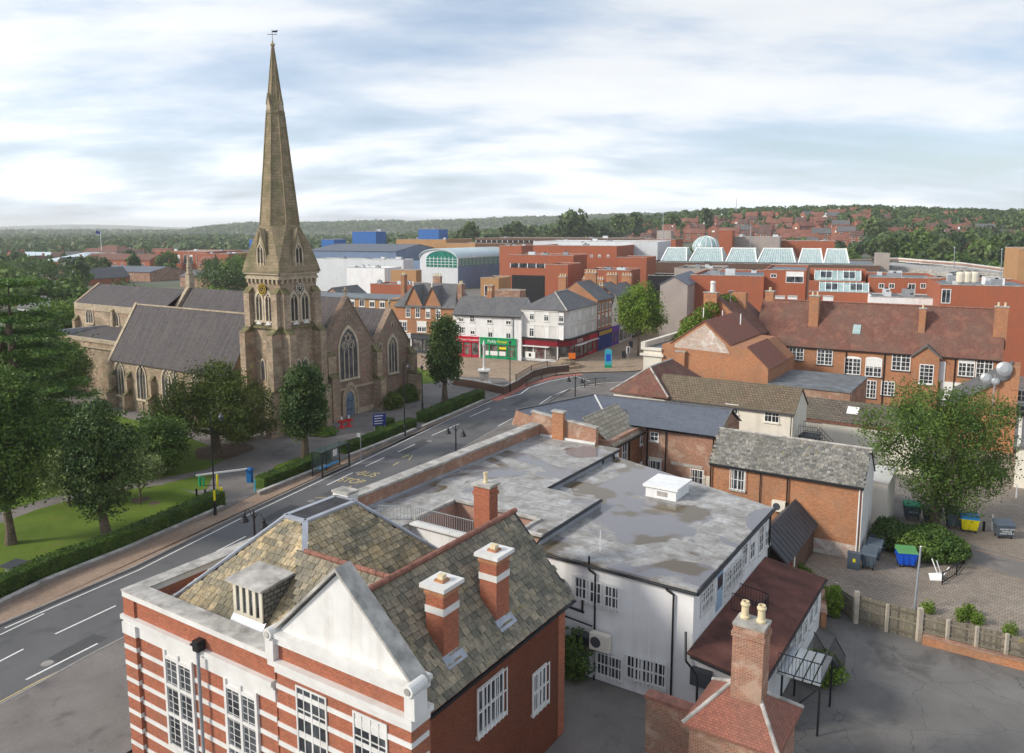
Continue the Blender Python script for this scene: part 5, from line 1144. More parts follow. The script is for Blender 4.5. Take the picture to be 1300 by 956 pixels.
# little shed
sh = thing('dark_roofed_shed', 'small lean shed with dark corrugated roof and maroon door beside the workshop', 'shed', F.p(-11.8, 53), F.r)
e0, e1 = F.at(1002, 716, 2.2), F.at(1033, 666, 2.2)
ea = (e0[0] + e1[0]) / 2
mb = MB(); mb.box(ea - 2.0, ea - .15, e0[1], e1[1] + .6, 0, 2.1, 0); mb.extr([F.p(ea - 2.0, e1[1], 2.1), F.p(ea - .15, e1[1], 2.1), F.p(ea - 1.5, e1[1], 3.6)], F.p(0, .2) - F.p(0, 0)); mb.build('wall', 'brick_dark', sh)
mb = MB(); q = [F.p(ea + .1, e0[1] - .2, 2.1), F.p(ea + .1, e1[1] + .7, 2.1), F.p(ea - 1.6, e1[1] + .7, 3.75), F.p(ea - 1.6, e0[1] - .2, 3.75)]; mb.hexa(q + [p + Vector((0, 0, .08)) for p in q]); q = [F.p(ea - 2.6, e1[1] + .7, 2.6), F.p(ea - 2.6, e0[1] - .2, 2.6), F.p(ea - 1.6, e0[1] - .2, 3.75), F.p(ea - 1.6, e1[1] + .7, 3.75)]; mb.hexa(q + [p + Vector((0, 0, .08)) for p in q])
for k in range(14):
    y = e0[1] - .1 + k * (e1[1] - e0[1] + .7) / 13; mb.bar(F.p(ea + .1, y, 2.2), F.p(ea - 1.6, y, 3.85), .07, .05)
mb.build('roof', 'darkgrey', sh)
mb = MB(); wbox(mb, F, 'a', ea - .15, e0[1] + .8, e0[1] + 1.7, 0, 2.0, 0, .05); mb.build('door', 'maroon', sh); mb = MB(); wbox(mb, F, 'a', ea - .15, e0[1] + 2.4, e0[1] + 2.7, 0, 2.05, 0, .05); mb.build('door_frame', 'cream', sh)
# long white building with brown tiles
lw = thing('long_white_building', 'long cream walled building with brown tiled roof and hipped street end', 'building', F.p(-27, 77), F.r)
mb = MB(); gable_wall(mb, F, -30.0, -17.5, 75.4, 80.4, 0, 6.9, 8.7, 'a', ridge=77.9); mb.box(-36.0, -30.0, 75.2, 86, 0, 6.9, 0); mb.build('wall', 'cream', lw)
mb = MB(); gable_roof(mb, F, -31.5, -17.5, 75.4, 80.4, 6.9, 8.75, 'a', oh=.25, oe=.1, ridge=77.9); mb.build('roof', 'pantile', lw)
mb = MB(); hip_roof(mb, F, -36.0, -30.0, 75.1, 86, 6.9, 9.35, 77.6, 83.8, 'b'); mb.build('hipped_roof', 'tile_red', lw)
mb = MB(); half_round(mb, F.p(-33, 77.6, 9.5), F.p(-33, 83.8, 9.5), .1, .5); half_round(mb, F.p(-33, 77.6, 9.5), F.p(-29.8, 74.9, 7.1), .1, .5); half_round(mb, F.p(-33, 77.6, 9.5), F.p(-36.2, 74.9, 7.1), .1, .5); mb.build('ridge_tiles', 'coping', lw)
for px, py, w_, h_ in ((869, 511, 1.2, .55), (929, 519, 1.3, .95), (980, 528, 1.4, 1.25)):
    winpx(lw, F, 'b', 75.4, px, py, w_, h_, nx=4, ny=2, fm='frame', sill='cream')
mb = MB(); mb.box(-30, -17.4, 75.05, 75.15, 6.7, 6.8); mb.tube(F.p(-17.7, 75.2, 6.7), F.p(-17.7, 75.2, 0), .05); mb.path([F.p(-30.2, 74.9, 6.8), F.p(-29.6, 75.0, 6.4), F.p(-29.6, 75.0, 5)], .05); mb.build('gutter', 'darkgrey', lw)
# iron stairs down beside it
fs_ = thing('black_iron_stair', 'black iron outside stair on the end of the long cream building', 'stairs', F.p(-15, 77), F.r)
mb = MB(); mb.box(-17.3, -15.6, 76.5, 78.5, 4.4, 4.5); mb.build('landing', 'black', fs_)
mb = MB()
for k in range(15): z = 4.3 - k * .28; mb.box(-15.6 + k * .3, -15.3 + k * .3, 76.7, 77.7, z, z + .05)
mb.build('step', 'black', fs_)
mb = MB(); rail(mb, F.p(-17.3, 76.5, 4.5), F.p(-15.6, 76.5, 4.5), 1.0, 8); rail(mb, F.p(-15.6, 76.7, 4.3), F.p(-11.1, 76.7, .1), 1.0, 20); rail(mb, F.p(-15.6, 77.7, 4.3), F.p(-11.1, 77.7, .1), 1.0, 20); rail(mb, F.p(-17.3, 78.5, 4.5), F.p(-15.6, 78.5, 4.5), 1.0, 8); mb.build('railing', 'black', fs_)
mb = MB(); mb.bar(F.p(-15.7, 76.6, 0), F.p(-15.7, 76.6, 4.4), .1); mb.bar(F.p(-17.2, 76.6, 0), F.p(-17.2, 76.6, 4.4), .1); mb.bar(F.p(-17.2, 76.6, 2.4), F.p(-15.7, 76.6, 4.3), .07); mb.build('post', 'black', fs_)
# cream walled range with stone slate roof
cr = thing('low_cream_walled_range', 'low range with cream wall and brown slate roof, one small skylight, behind the iron stair', 'building', F.p(-13, 87), F.r)
mb = MB(); mb.box(-19.5, -7.5, 84.5, 89.5, 0, 4.4, 0); mb.box(-19.55, -7.4, 84.4, 84.6, 4.2, 4.5, 1); mb.build('wall', ['cream', 'terra'], cr)
mb = MB(); gable_roof(mb, F, -19.5, -7.5, 84.5, 89.5, 4.45, 6.1, 'a', oh=.1); mb.build('roof', blocks('brown stone slates', (0.17, 0.14, 0.11), (0.11, 0.095, 0.08), (0.04, 0.035, 0.03), .6, .3, .03, stain_amt=.5), cr)
mb = MB(); q0, q1 = F.p(-14.6, 85.6, 5.4), F.p(-13.6, 85.6, 5.4); mb.hexa([F.p(-14.7, 85.5, 5.15), F.p(-13.6, 85.5, 5.15), F.p(-13.6, 86.3, 5.7), F.p(-14.7, 86.3, 5.7), F.p(-14.7, 85.5, 5.3), F.p(-13.6, 85.5, 5.3), F.p(-13.6, 86.3, 5.85), F.p(-14.7, 86.3, 5.85)]); mb.build('skylight', 'frame', cr)
# flat roofed brick link
fl = thing('grey_flat_roofed_link', 'low brick link block with blue grey felt roof before the long brick terrace', 'building', F.p(-21, 103), F.r)
mb = MB(); mb.box(-26.0, -16.6, 98.2, 109.5, 0, 4.95); mb.build('wall', 'brick_old', fl); mb = MB(); mb.box(-26.1, -16.45, 98.0, 109.5, 4.95, 5.15); mb.build('flat_roof', 'felt_grey', fl)
# big brick gable building
bg = thing('big_brick_gabled_house', 'large orange brick building with wide peeling gable, cream corner pilaster and red tiled roof', 'building', F.p(-34, 104), F.r)
GB = 98
mb = MB(); mb.extr([F.p(-40.0, GB, 0), F.p(-26.1, GB, 0), F.p(-26.1, GB, 6.9), F.p(-28.8, GB, 9.3), F.p(-30.9, GB, 9.35), F.p(-34.3, GB, 12.2), F.p(-38.9, GB, 9.0), F.p(-40.0, GB, 8.9)], F.p(0, 13) - F.p(0, 0), 0)
mb.build('wall', 'brick_orange', bg)
mb = MB(); mb.extr([F.p(-38.3, GB - .001, 8.6), F.p(-31.0, GB - .001, 8.4), F.p(-31.6, GB - .001, 9.5), F.p(-34.3, GB - .001, 11.9), F.p(-38.2, GB - .001, 9.1)], F.p(0, -.02) - F.p(0, 0)); mb.build('gable_patch', 'brick_wash', bg)
mb = MB()
q = [F.p(-30.8, GB - .1, 9.42), F.p(-30.8, GB + 13, 9.42), F.p(-34.3, GB + 13, 12.3), F.p(-34.3, GB - .1, 12.3)]; mb.hexa(q + [p + Vector((0, 0, .12)) for p in q])
q = [F.p(-38.9, GB + 13, 9.05), F.p(-38.9, GB - .1, 9.05), F.p(-34.3, GB - .1, 12.3), F.p(-34.3, GB + 13, 12.3)]; mb.hexa(q + [p + Vector((0, 0, .12)) for p in q])
q = [F.p(-25.9, GB - .1, 6.75), F.p(-25.9, GB + 9, 6.75), F.p(-28.8, GB + 9, 9.35), F.p(-28.8, GB - .1, 9.35)]; mb.hexa(q + [p + Vector((0, 0, .12)) for p in q])
mb.build('roof', 'tile_redder', bg)
mb = MB(); mb.box(-42.6, -40.0, GB - .1, GB + 13, 0, 8.0, 0); mb.box(-42.9, -40.0, GB - .35, GB + .4, 8.0, 8.3, 0); mb.box(-42.9, -42.3, GB - .35, GB + 13, 8.3, 9.0, 0); mb.box(-42.3, -39.9, GB + .4, GB + 13, 8.0, 8.2, 1); mb.box(-43, -39.7, GB - .4, GB + .1, 7.2, 7.5, 0); mb.build('street_front', ['cream', 'felt_grey'], bg)
mb = MB(); wbox(mb, F, 'b', GB, -37.9, -36.7, 4.0, 8.1, 0, .5, 0); wbox(mb, F, 'b', GB, -38.0, -36.6, 8.1, 8.25, 0, .55, 1); mb.build('chimney', ['brick_orange', 'coping'], bg)
mb = MB()
for px, py in ((893, 395), (917, 399), (940, 404)): q = G(px, py + 8, 11.6); mb.tube(q, q + Vector((0, 0, 1.4)), .07)
mb.build('flue', 'frame', bg)
# taller gable behind with decorated stack
tg = thing('tall_gabled_shop_house', 'tall brick gabled house with decorated chimney and climber, behind the peeling gable', 'building', F.p(-42, 118), F.r)
GB2 = 112; gx = [F.onb(*p, GB2) for p in ((893, 409), (898, 386), (912, 380), (944, 424), (960, 428))]
az = F.onb(909, 377, GB2)
mb = MB(); mb.extr([F.p(az[0] - 5.2, GB2, 0), F.p(az[0] + 6.0, GB2, 0), F.p(az[0] + 6.0, GB2, az[1] - 5.2), F.p(az[0], GB2, az[1]), F.p(az[0] - 5.2, GB2, az[1] - 3.9)], F.p(0, 10) - F.p(0, 0)); mb.build('wall', 'brick_orange', tg)
mb = MB(); q = [F.p(az[0] + 6.2, GB2 - .2, az[1] - 5.3), F.p(az[0] + 6.2, GB2 + 10, az[1] - 5.3), F.p(az[0], GB2 + 10, az[1] + .05), F.p(az[0], GB2 - .2, az[1] + .05)]; mb.hexa(q + [p + Vector((0, 0, .15)) for p in q]); q = [F.p(az[0] - 5.4, GB2 + 10, az[1] - 4.0), F.p(az[0] - 5.4, GB2 - .2, az[1] - 4.0), F.p(az[0], GB2 - .2, az[1] + .05), F.p(az[0], GB2 + 10, az[1] + .05)]; mb.hexa(q + [p + Vector((0, 0, .15)) for p in q]); mb.build('roof', 'tile_red', tg)
mb = chimney_mesh(F, az[0] - .6, GB2 - .3, 1.9, 1.0, az[1] - 4, az[1] + .6, pots=0); mb.lathe(F.p(az[0] - .4, GB2 - .3, az[1] + .7), [(.38, 0), (.34, 1.2), (.42, 1.25), (.42, 1.4), (.25, 1.6)], 14, 2); mb.build('chimney', ['brick_orange', 'coping', 'white'], tg)
mb = chimney_mesh(F, F.onb(938, 400, GB2 + 6)[0], GB2 + 6, 2.2, 1.1, 6, F.onb(938, 371, GB2 + 6)[1], pots=0, cap=False); mb.build('chimney', ['brick_orange', 'coping', 'pot'], tg)
mb = MB(); q = F.p(az[0] + 2.2, GB2 - .2, az[1] - .6); mb.tube(q, q + Vector((0, 0, 1.6)), .04); mb.lathe(q + Vector((0, 0, 1.3)), [(.1, 0), (.45, .25), (.45, .3), (.1, .08)], 14); mb.build('satellite_dish', 'grey_metal', tg)
# long brick terrace
F30 = Fr(-30)
lt = thing('long_brick_terrace', 'long orange brick terrace with continuous red tiled roof, white windows and tall chimneys', 'building', F30.p(-10, 122), F30.r)
TB = 118
mb = MB(F30); gable_wall(mb, F30, -27, 4.0, TB, TB + 9, 0, 7.5, 13.2, 'a'); mb.box(-9.2, -4.9, TB - .9, TB, 0, 5.4) if False else None; mb.build('wall', 'brick_orange', lt)
mb = MB(F30); gable_roof(mb, F30, -27, 4.0, TB, TB + 9, 7.55, 13.3, 'a', oh=.25, oe=.1); rt = mb.build('roof', 'tile_red', lt)
mb = MB(F30); half_round(mb, F30.p(-27, TB + 4.5, 13.5), F30.p(4, TB + 4.5, 13.5), .12, .6); mb.build('ridge_tiles', 'terra', rt)
g_u, g_z = F30.onb(1176, 455, TB - .8)
mb = MB(F30); mb.extr([F30.p(g_u - 1.55, TB - .8, 0), F30.p(g_u + 1.55, TB - .8, 0), F30.p(g_u + 1.55, TB - .8, 7.2), F30.p(g_u, TB - .8, 8.5), F30.p(g_u - 1.55, TB - .8, 7.2)], F30.p(0, .8) - F30.p(0, 0)); mb.build('porch_gable', 'brick_orange', lt)
mb = MB(F30); gable_roof(mb, F30, g_u - 1.6, g_u + 1.6, TB - .8, TB + 2, 7.2, 8.6, 'b', oh=.25, oe=.25, th=.2); mb.build('porch_roof', 'slate', lt)
mb = MB(F30)
for px in (1073, 1122, 1212): u, z = F30.onb(px, 470, TB - .1); mb.tube(F30.p(u, TB - .1, 7.4), F30.p(u, TB - .1, 0), .08)
mb.box(-27, 4, TB - .32, TB - .18, 7.15, 7.28); mb.build('gutter', 'black', lt)
for px, py, w_, h_, k in ((1011, 447, 2.1, 2.3, 0), (1047, 453.5, 2.1, 2.2, 0), (1082.5, 465, 2.1, 2.3, 1), (1109, 467, 2.1, 2.5, 1), (1144, 459.5, 2.3, 2.4, 0), (1104.5, 494, 1.6, 2.5, 0), (1127, 493, 1.7, 2.0, 0), (1227, 465.5, 1.9, 2.6, 0), (1249.5, 468, 1.9, 2.6, 0)):
    winpx(lt, F30, 'b', TB, px, py, w_, h_, nx=4, ny=4, sill='darkgrey', arch=.12 if k else False)
winpx(lt, F30, 'b', TB - .8, 1176, 475, 1.7, 2.6, nx=3, ny=5, sill='frame')
mb = MB(F30); u, z = F30.onb(1195, 472, TB); wbox(mb, F30, 'b', TB, u - .45, u + .45, z - 1.3, z + 1.4, 0, .1); u, z = F30.onb(1206, 504, TB); wbox(mb, F30, 'b', TB, u - 1.2, u + 1.2, z - 1.2, z + 2.0, 0, .1); mb.build('door', 'frame', lt)
mb = MB(F30); s = 5.75 / 4.5; u, z = F30.onb(1087, 428, TB + 1.6); mb.hexa([F30.p(u - .5, TB + 1.3, 7.75 + 1.3 * s), F30.p(u + .5, TB + 1.3, 7.75 + 1.3 * s), F30.p(u + .5, TB + 2.2, 7.75 + 2.2 * s), F30.p(u - .5, TB + 2.2, 7.75 + 2.2 * s), F30.p(u - .5, TB + 1.3, 7.85 + 1.3 * s), F30.p(u + .5, TB + 1.3, 7.85 + 1.3 * s), F30.p(u + .5, TB + 2.2, 7.85 + 2.2 * s), F30.p(u - .5, TB + 2.2, 7.85 + 2.2 * s)]); mb.build('skylight', 'glass_pale', lt)
for px, top, w_ in ((978, 370, 1.2), (1035, 376, 1.3), (1172, 392, .8), (1272, 390, 1.5)):
    b = TB + (2.5 if px != 978 else 5); u, zb = F30.onb(px, top, b); chimney(lt, F30, u, b, w_, 1.3, 8.5, zb, pots=2)
# brick building with dishes, far right
xb = thing('brick_building_with_dishes', 'orange brick building with grey sloping roof and satellite dishes behind the big tree', 'building', F.p(-3, 103), F.r)
mb = MB(); mb.extr([F.p(-6.5, 99, 0), F.p(-.1, 99, 0), F.p(-.1, 99, 8.3), F.p(-1.0, 99, 8.3), F.p(-6.5, 99, 4.6)], F.p(0, 12) - F.p(0, 0)); mb.box(-.9, -.1, 98.9, 100, 7, 9.4); mb.build('wall', 'brick_orange', xb)
mb = MB(); q = [F.p(-.9, 98.8, 8.25), F.p(-.9, 111, 8.25), F.p(-6.8, 111, 4.4), F.p(-6.8, 98.8, 4.4)][::-1]; mb.hexa(q + [p + Vector((0, 0, .2)) for p in q]); mb.build('roof', 'slate', xb)
for px, py, r_ in ((1275, 468, .75), (1252, 480, .55), (1264, 484, .4)):
    u, z = F.onb(px, py, 98.6); mb = MB(); q = F.p(u, 98.5, z); mb.tube(q, q + F.p(0, .5) + Vector((0, 0, -1.0)), .05, m=0)
    d = (Vector((0, 0, 24)) - q).normalized(); mb.tube(q, q + d * .12, r_, r_ * .55, 16, 0); mb.build('satellite_dish', 'grey_metal', xb)
mb = MB(); u, z = F.onb(1261, 505, 98.5); mb.tube(F.p(u, 98.5, z - 2), F.p(u, 98.5, z + 2.6), .06); mb.build('mast', 'grey_metal', xb)
yb = thing('grey_roofed_brick_block', 'brick block with dark slate roof and wide windows at the right edge', 'building', F.p(6, 108), F.r)
mb = MB(); mb.box(0.6, 12, 103, 114, 0, 7.4); mb.build('wall', 'brick_orange', yb); mb = MB(); gable_roof(mb, F, .6, 12, 103, 114, 7.4, 11.4, 'a'); mb.build('roof', 'slate', yb)
for px, py in ((1291, 502), (1289, 521)): winpx(yb, F, 'b', 103, px, py, 2.6, 1.4, nx=3, ny=2, sill='white')
wg = thing('white_lean_to_garage', 'cream walled garage with grey slate lean-to roof at the right edge of the yard', 'garage', F.p(4, 94), F.r)
mb = MB(); mb.box(0.2, 8, 86, 99, 0, 4.0); mb.build('wall', 'cream', wg); mb = MB(); q = [F.p(-.1, 85.7, 3.7), F.p(8, 85.7, 5.8), F.p(8, 99.2, 5.8), F.p(-.1, 99.2, 3.7)]; mb.hexa(q + [p + Vector((0, 0, .15)) for p in q]); mb.build('roof', 'slate', wg)
mb = MB(); wbox(mb, F, 'b', 86, 1.2, 4.2, 0, 2.8, 0, .06); mb.build('door', 'white', wg)
# white rendered wall behind the bins and low walls
ww = thing('white_rendered_yard_wall', 'tall white rendered yard building end between the workshop and the big tree', 'wall', F.p(-9.5, 66), F.r)
mb = MB(); mb.box(-13.5, -8.2, 67.5, 72, 0, 3.9); mb.build('wall', 'cream', ww); mb = MB(); mb.box(-13.6, -8.1, 67.4, 72.1, 3.9, 4.05); mb.build('coping', 'white', ww)
# ================================================================ SHOPS ROUND THE PLAZA
F21 = Fr(-21); F27 = Fr(-27)
s1 = thing('white_terrace_shops', 'white rendered pair of shops with grey slate roof, one crimson and one green shopfront', 'building', F21.p(-57, 139), F21.r)
SB = 135.0
mb = MB(F21); gable_wall(mb, F21, -63.7, -50.0, SB, SB + 7.6, 0, 8.15, 11.1, 'a'); mb.build('wall', 'render', s1)
mb = MB(F21); gable_roof(mb, F21, -63.7, -50.0, SB, SB + 7.6, 8.2, 11.15, 'a', oh=.3, oe=.05); mb.build('roof', 'slate', s1)
mb = MB(F21); mb.box(-63.7, -50.0, SB - .42, SB - .3, 7.85, 8.0); mb.tube(F21.p(-51.6, SB - .1, 7.9), F21.p(-51.6, SB - .1, 4), .06); mb.build('gutter', 'black', s1)
for px, py, w_, h_ in ((585.5, 404, 1.0, 1.3), (599.5, 404.5, 1.0, 1.3), (621.5, 406, 1.1, 1.3), (645.5, 407.5, 1.1, 1.3), (586, 419, 1.0, 1.3), (600, 420, 1.0, 1.4), (622.5, 422, 1.0, 1.9), (645.5, 423.5, 1.0, 1.9)):
    winpx(s1, F21, 'b', SB, px, py, w_, h_, nx=2, ny=2, sill='white', blind=.4 if px > 610 else 0)
chimney(s1, F21, F21.onb(622, 380, SB + 3.8)[0], SB + 3.8, 1.0, .8, 10, 12.2, 'brick_orange', 2, cap=False)
chimney(s1, F21, -63.9, SB + 4.2, .9, 1.6, 8, 13.4, 'brick_old', 3)
def shopfront(par, fr, side, at, u0, u1, zf, fh, fascia, body, text=None, tmat='frame', tsize=.6, glass_='glass_shop', n=3, door=1, zt=3.9, base=.12):
    mb = MB(fr)
    wbox(mb, fr, side, at, u0, u1, zt - fh, zt, 0, .28, 0); wbox(mb, fr, side, at, u0 - .05, u1 + .05, zt, zt + .12, 0, .38, 2)
    wbox(mb, fr, side, at, u0, u1, base, .55, 0, .1, 2); wbox(mb, fr, side, at, u0 + .1, u1 - .1, .55, zt - fh, 0, .05, 1)
    for k in range(n + 1):
        x = u0 + (u1 - u0) * k / n; wbox(mb, fr, side, at, x - .1, x + .1, base, zt - fh, 0, .16, 2)
    x = u0 + (u1 - u0) * (door + .5) / n; wbox(mb, fr, side, at, x - .5, x + .5, base, 2.3, .051, .08, 3); wbox(mb, fr, side, at, x - .38, x + .38, .5, 2.1, .08, .09, 1)
    o = mb.build('shopfront', [fascia, glass_, body, fascia], par)
    if text: lettering(o, text, fr, side, at, (u0 + u1) / 2, zt - fh / 2, tsize, tmat, .29, depth=.015)
    return o
x0 = F21.onb(577, 430, SB)[0]; x1 = F21.onb(609, 432, SB)[0]; x2 = F21.onb(656, 432, SB)[0]
o = shopfront(s1, F21, 'b', SB, x0 + .15, x1 - .1, 3.9, .95, 'red_paint', 'red_paint', 'British Heart Foundation', 'frame', .52, n=3)
mb = MB(F21); wbox(mb, F21, 'b', SB, x0 - .1, x0 + .13, 0, 4, 0, .2); wbox(mb, F21, 'b', SB, x1 - .08, x1 + .18, 0, 4, 0, .2); mb.build('pilaster', 'white', s1)
shopfront(s1, F21, 'b', SB, x1 + .2, x2 - .1, 3.9, 1.15, 'green_paint', 'green_paint', None, n=4, door=3)
lettering(s1, 'Paddy', F21, 'b', SB, x1 + 2.6, 3.32, .75, 'frame', .30, depth=.015); lettering(s1, 'Power', F21, 'b', SB, x1 + 4.7, 3.32, .75, 'yellow', .30, depth=.015)
mb = MB(F21); wbox(mb, F21, 'b', SB, x1 + 1.2, x1 + 5.2, .7, 1.5, .06, .08, 0); wbox(mb, F21, 'b', SB, x1 + 3.9, x1 + 5.3, 1.9, 2.3, .06, .08, 1); mb.build('poster', ['frame', 'yellow'], s1)
# corner building
s2 = thing('white_corner_shop_building', 'three storey white stucco corner building with hipped slate roof above maroon shopfronts', 'building', F27.p(-59, 137), F27.r)
CB = 129.8; CA = -55.3
ch = 1.6
mb = MB(F27); mb.prism([F27.p(*p) for p in ((-64.2, CB), (CA - ch, CB), (CA, CB + ch), (CA, 145), (-64.2, 145))], 0, 9.2, 0); mb.prism([F27.p(*p) for p in ((-64.3, CB - .15), (CA - ch + .05, CB - .15), (CA + .15, CB + ch - .05), (CA + .15, 145), (-64.3, 145))], 9.2, 9.4, 0)
mb.prism([F27.p(*p) for p in ((-64.25, CB - .08), (CA - ch + .03, CB - .08), (CA + .08, CB + ch - .03), (CA + .08, 145), (-64.25, 145))], 6.55, 6.7, 0); mb.build('wall', 'white', s2)
mb = MB(F27); hip_roof(mb, F27, -64.2, CA, CB, 145, 9.4, 12.2, CB + 5, 141, 'b'); mb.build('roof', 'slate', s2)
mb = MB(F27); half_round(mb, F27.p(-59.75, CB + 5, 12.38), F27.p(CA + .2, CB - .2, 9.6), .12, .8); half_round(mb, F27.p(-59.75, CB + 5, 12.38), F27.p(-59.75, 141, 12.38), .12, .8); mb.build('ridge_tiles', 'coping', s2)
for px, py, w_, h_ in ((675.3, 400.5, 1.0, 1.7), (693.6, 402, 1.0, 1.7), (712.5, 403, 1.0, 1.7), (675, 419.5, 1.0, 2.3), (693.6, 422, 1.0, 2.8), (712, 422, 1.1, 2.5)):
    winpx(s2, F27, 'b', CB, px, py, w_, h_, nx=2, ny=2, sill='white', blind=.95 if px > 680 and py > 410 else .3)
for px, py, h_ in ((736, 400, 1.6), (752, 394.5, 1.6), (731, 424, 2.2), (741, 421, 2.2), (752, 416, 2.2)): winpx(s2, F27, 'a', CA, px, py, 1.1, h_, nx=2, ny=2, sill='white', blind=.9)
zt = 3.9
shopfront(s2, F27, 'b', CB, -64.1, CA - ch, zt, 1.0, 'maroon', 'white', None, n=3, zt=4.0)
mb = MB(F27); wbox(mb, F27, 'b', CB, -64.2, CA - ch + .1, 4.05, 4.35, 0, .5, 0); wbox(mb, F27, 'a', CA, CB + ch - .1, 144.9, 4.05, 4.35, 0, .5, 0)
mb.extr([F27.p(CA - ch, CB - .5, 4.05), F27.p(CA + .5, CB + ch, 4.05), F27.p(CA, CB + ch, 4.05), F27.p(CA - ch, CB, 4.05)], (0, 0, .3), 0); mb.build('cornice', 'black', s2)
mb = MB(F27); q = [F27.p(CA - ch, CB - .28), F27.p(CA + .28, CB + ch), F27.p(CA, CB + ch), F27.p(CA - ch, CB)]; mb.extr([p + Vector((0, 0, 3.0)) for p in q], (0, 0, 1.0), 0)
q2 = [F27.p(CA - ch, CB - .05), F27.p(CA + .05, CB + ch), F27.p(CA, CB + ch), F27.p(CA - ch, CB)]; mb.extr([p + Vector((0, 0, .15)) for p in q2], (0, 0, 2.85), 1); mb.build('corner_entrance', ['maroon', 'glass_shop'], s2)
shopfront(s2, F27, 'a', CA, CB + ch, 140.2, zt, 1.0, 'maroon', 'maroon', 'COSTA', 'frame', .85, n=4, door=0, zt=4.0)
shopfront(s2, F27, 'a', CA, 140.3, 144.9, zt, 1.0, 'red_paint', 'red_paint', None, n=2, door=1, zt=4.0)
mb = MB(F27); wbox(mb, F27, 'a', CA, 133.5, 137.5, 2.75, 2.9, .1, .9, 0); wbox(mb, F27, 'a', CA, 137.7, 144.7, 2.75, 2.88, .1, .7, 0); wbox(mb, F27, 'b', CB, -63.6, -58.4, 2.75, 2.9, .1, .8, 0); mb.build('awning', 'frame', s2)
mb = MB(F27); wbox(mb, F27, 'b', CB, -63.4, -61.3, .5, 1.7, .17, .2, 0); wbox(mb, F27, 'b', CB, -62.6, -62.1, .8, 1.4, .2, .21, 1); mb.build('poster', ['frame', 'black'], s2)
# shops up the side street
def street_shop(b0, b1, ze, zr, brick, name, label, fascia, text=None, wins=3, tall=2.3, roofm='slate', gab=False):
    t = thing(name, label, 'shop', F27.p(CA - 4, (b0 + b1) / 2), F27.r)
    mb = MB(F27); gable_wall(mb, F27, CA - 9, CA, b0, b1, 0, ze, zr, 'a' if gab else 'b') if True else None; mb.build('wall', brick, t)
    mb = MB(F27); gable_roof(mb, F27, CA - 9, CA, b0, b1, ze, zr, 'a' if gab else 'b', oh=.3, oe=.05); mb.build('roof', roofm, t)
    for k in range(wins):
        u = b0 + (b1 - b0) * (k + .5) / wins
        window(t, F27, 'a', CA, u, 4.8, 1.0, tall, nx=2, ny=2, sill='cream', lintel='cream'); window(t, F27, 'a', CA, u, 4.8 + tall + .7, 1.0, min(1.6, ze - 5.7 - tall), nx=2, ny=2, sill='cream')
    shopfront(t, F27, 'a', CA, b0 + .1, b1 - .1, zt, 1.0, fascia, fascia, text, 'frame', .6, n=3, zt=4.0)
    chimney(t, F27, CA - 4.5, b1 - .3, 2.4, .9, ze, zr + 1.5, 'brick_orange', 4); chimney(t, F27, CA - 7.5, b0 + .4, 1.6, .9, ze - 1, zr + 1.0, 'brick_orange', 3)
    return t
t = street_shop(145.1, 153.4, 10.2, 13.5, 'brick_orange', 'navy_shuttered_shop', 'three storey brick shop with navy shutter and gold fascia next to white corner building', 'navy', None, 4)
mb = MB(F27); wbox(mb, F27, 'a', CA, 145.3, 153.2, .1, 3.0, .17, .2, 0); wbox(mb, F27, 'a', CA, 145.6, 153.0, 3.1, 3.9, .285, .31, 1); mb.build('shutter', ['navy', 'gold'], t)
t = street_shop(153.5, 157.6, 8.3, 10.6, 'cream', 'narrow_cream_gabled_shop', 'narrow cream fronted gabled shop between taller brick shops up the side street', 'purple', None, 1, 1.6, gab=True)
t = street_shop(157.7, 166, 9.4, 12.4, 'brick_orange', 'grey_fronted_brick_shop', 'brick shop with pale grey shopfront and slate roof further up the side street', 'pale_metal', None, 3)
t = street_shop(166.1, 176, 8.6, 11.8, 'brick_old', 'dark_fronted_brick_shop', 'brick shop with charcoal shopfront, farthest up the side street behind the bright tree', 'darkgrey', None, 3)
# brick twin-gabled building left of the white shops
tb = thing('twin_gabled_brick_building', 'red brick building with two pointed front gables behind the dark columnar tree', 'building', F21.p(-70, 141), F21.r)
TB2 = 136.5
gs = [(-72.7, 13.0), (-68.7, 12.9)]
mb = MB(F21); mb.box(-76.8, -64.1, TB2, TB2 + 9, 0, 8.9)
for g, z in gs: mb.extr([F21.p(g - 2.0, TB2 - .02, 8.9), F21.p(g + 2.0, TB2 - .02, 8.9), F21.p(g, TB2 - .02, z)], F21.p(0, 3) - F21.p(0, 0))
mb.build('wall', 'brick_orange', tb)
mb = MB(F21); hip_roof(mb, F21, -76.8, -64.1, TB2, TB2 + 9, 8.9, 13.2, -74.5, -65.5, 'a', oh=.3)
mb.build('roof', 'slate', tb)
mb = MB(F21)
for g, z in gs:
    for s in (-1, 1):
        q = [F21.p(g + s * 2.25, TB2 - .25, 8.6), F21.p(g + s * 2.25, TB2 + 4.2, 8.6), F21.p(g, TB2 + 4.2, z + .02), F21.p(g, TB2 - .25, z + .02)]
        if s < 0: q = q[::-1]
        mb.hexa(q + [p + Vector((0, 0, .12)) for p in q])
mb.build('gable_roof', 'slate', tb)
mb = MB(F21)
for g, z in gs: mb.lathe(F21.p(g, TB2 - .15, z), [(.15, 0), (.12, .5), (.22, .6), (.02, 1.0)], 8)
mb.build('finial', 'cream', tb)
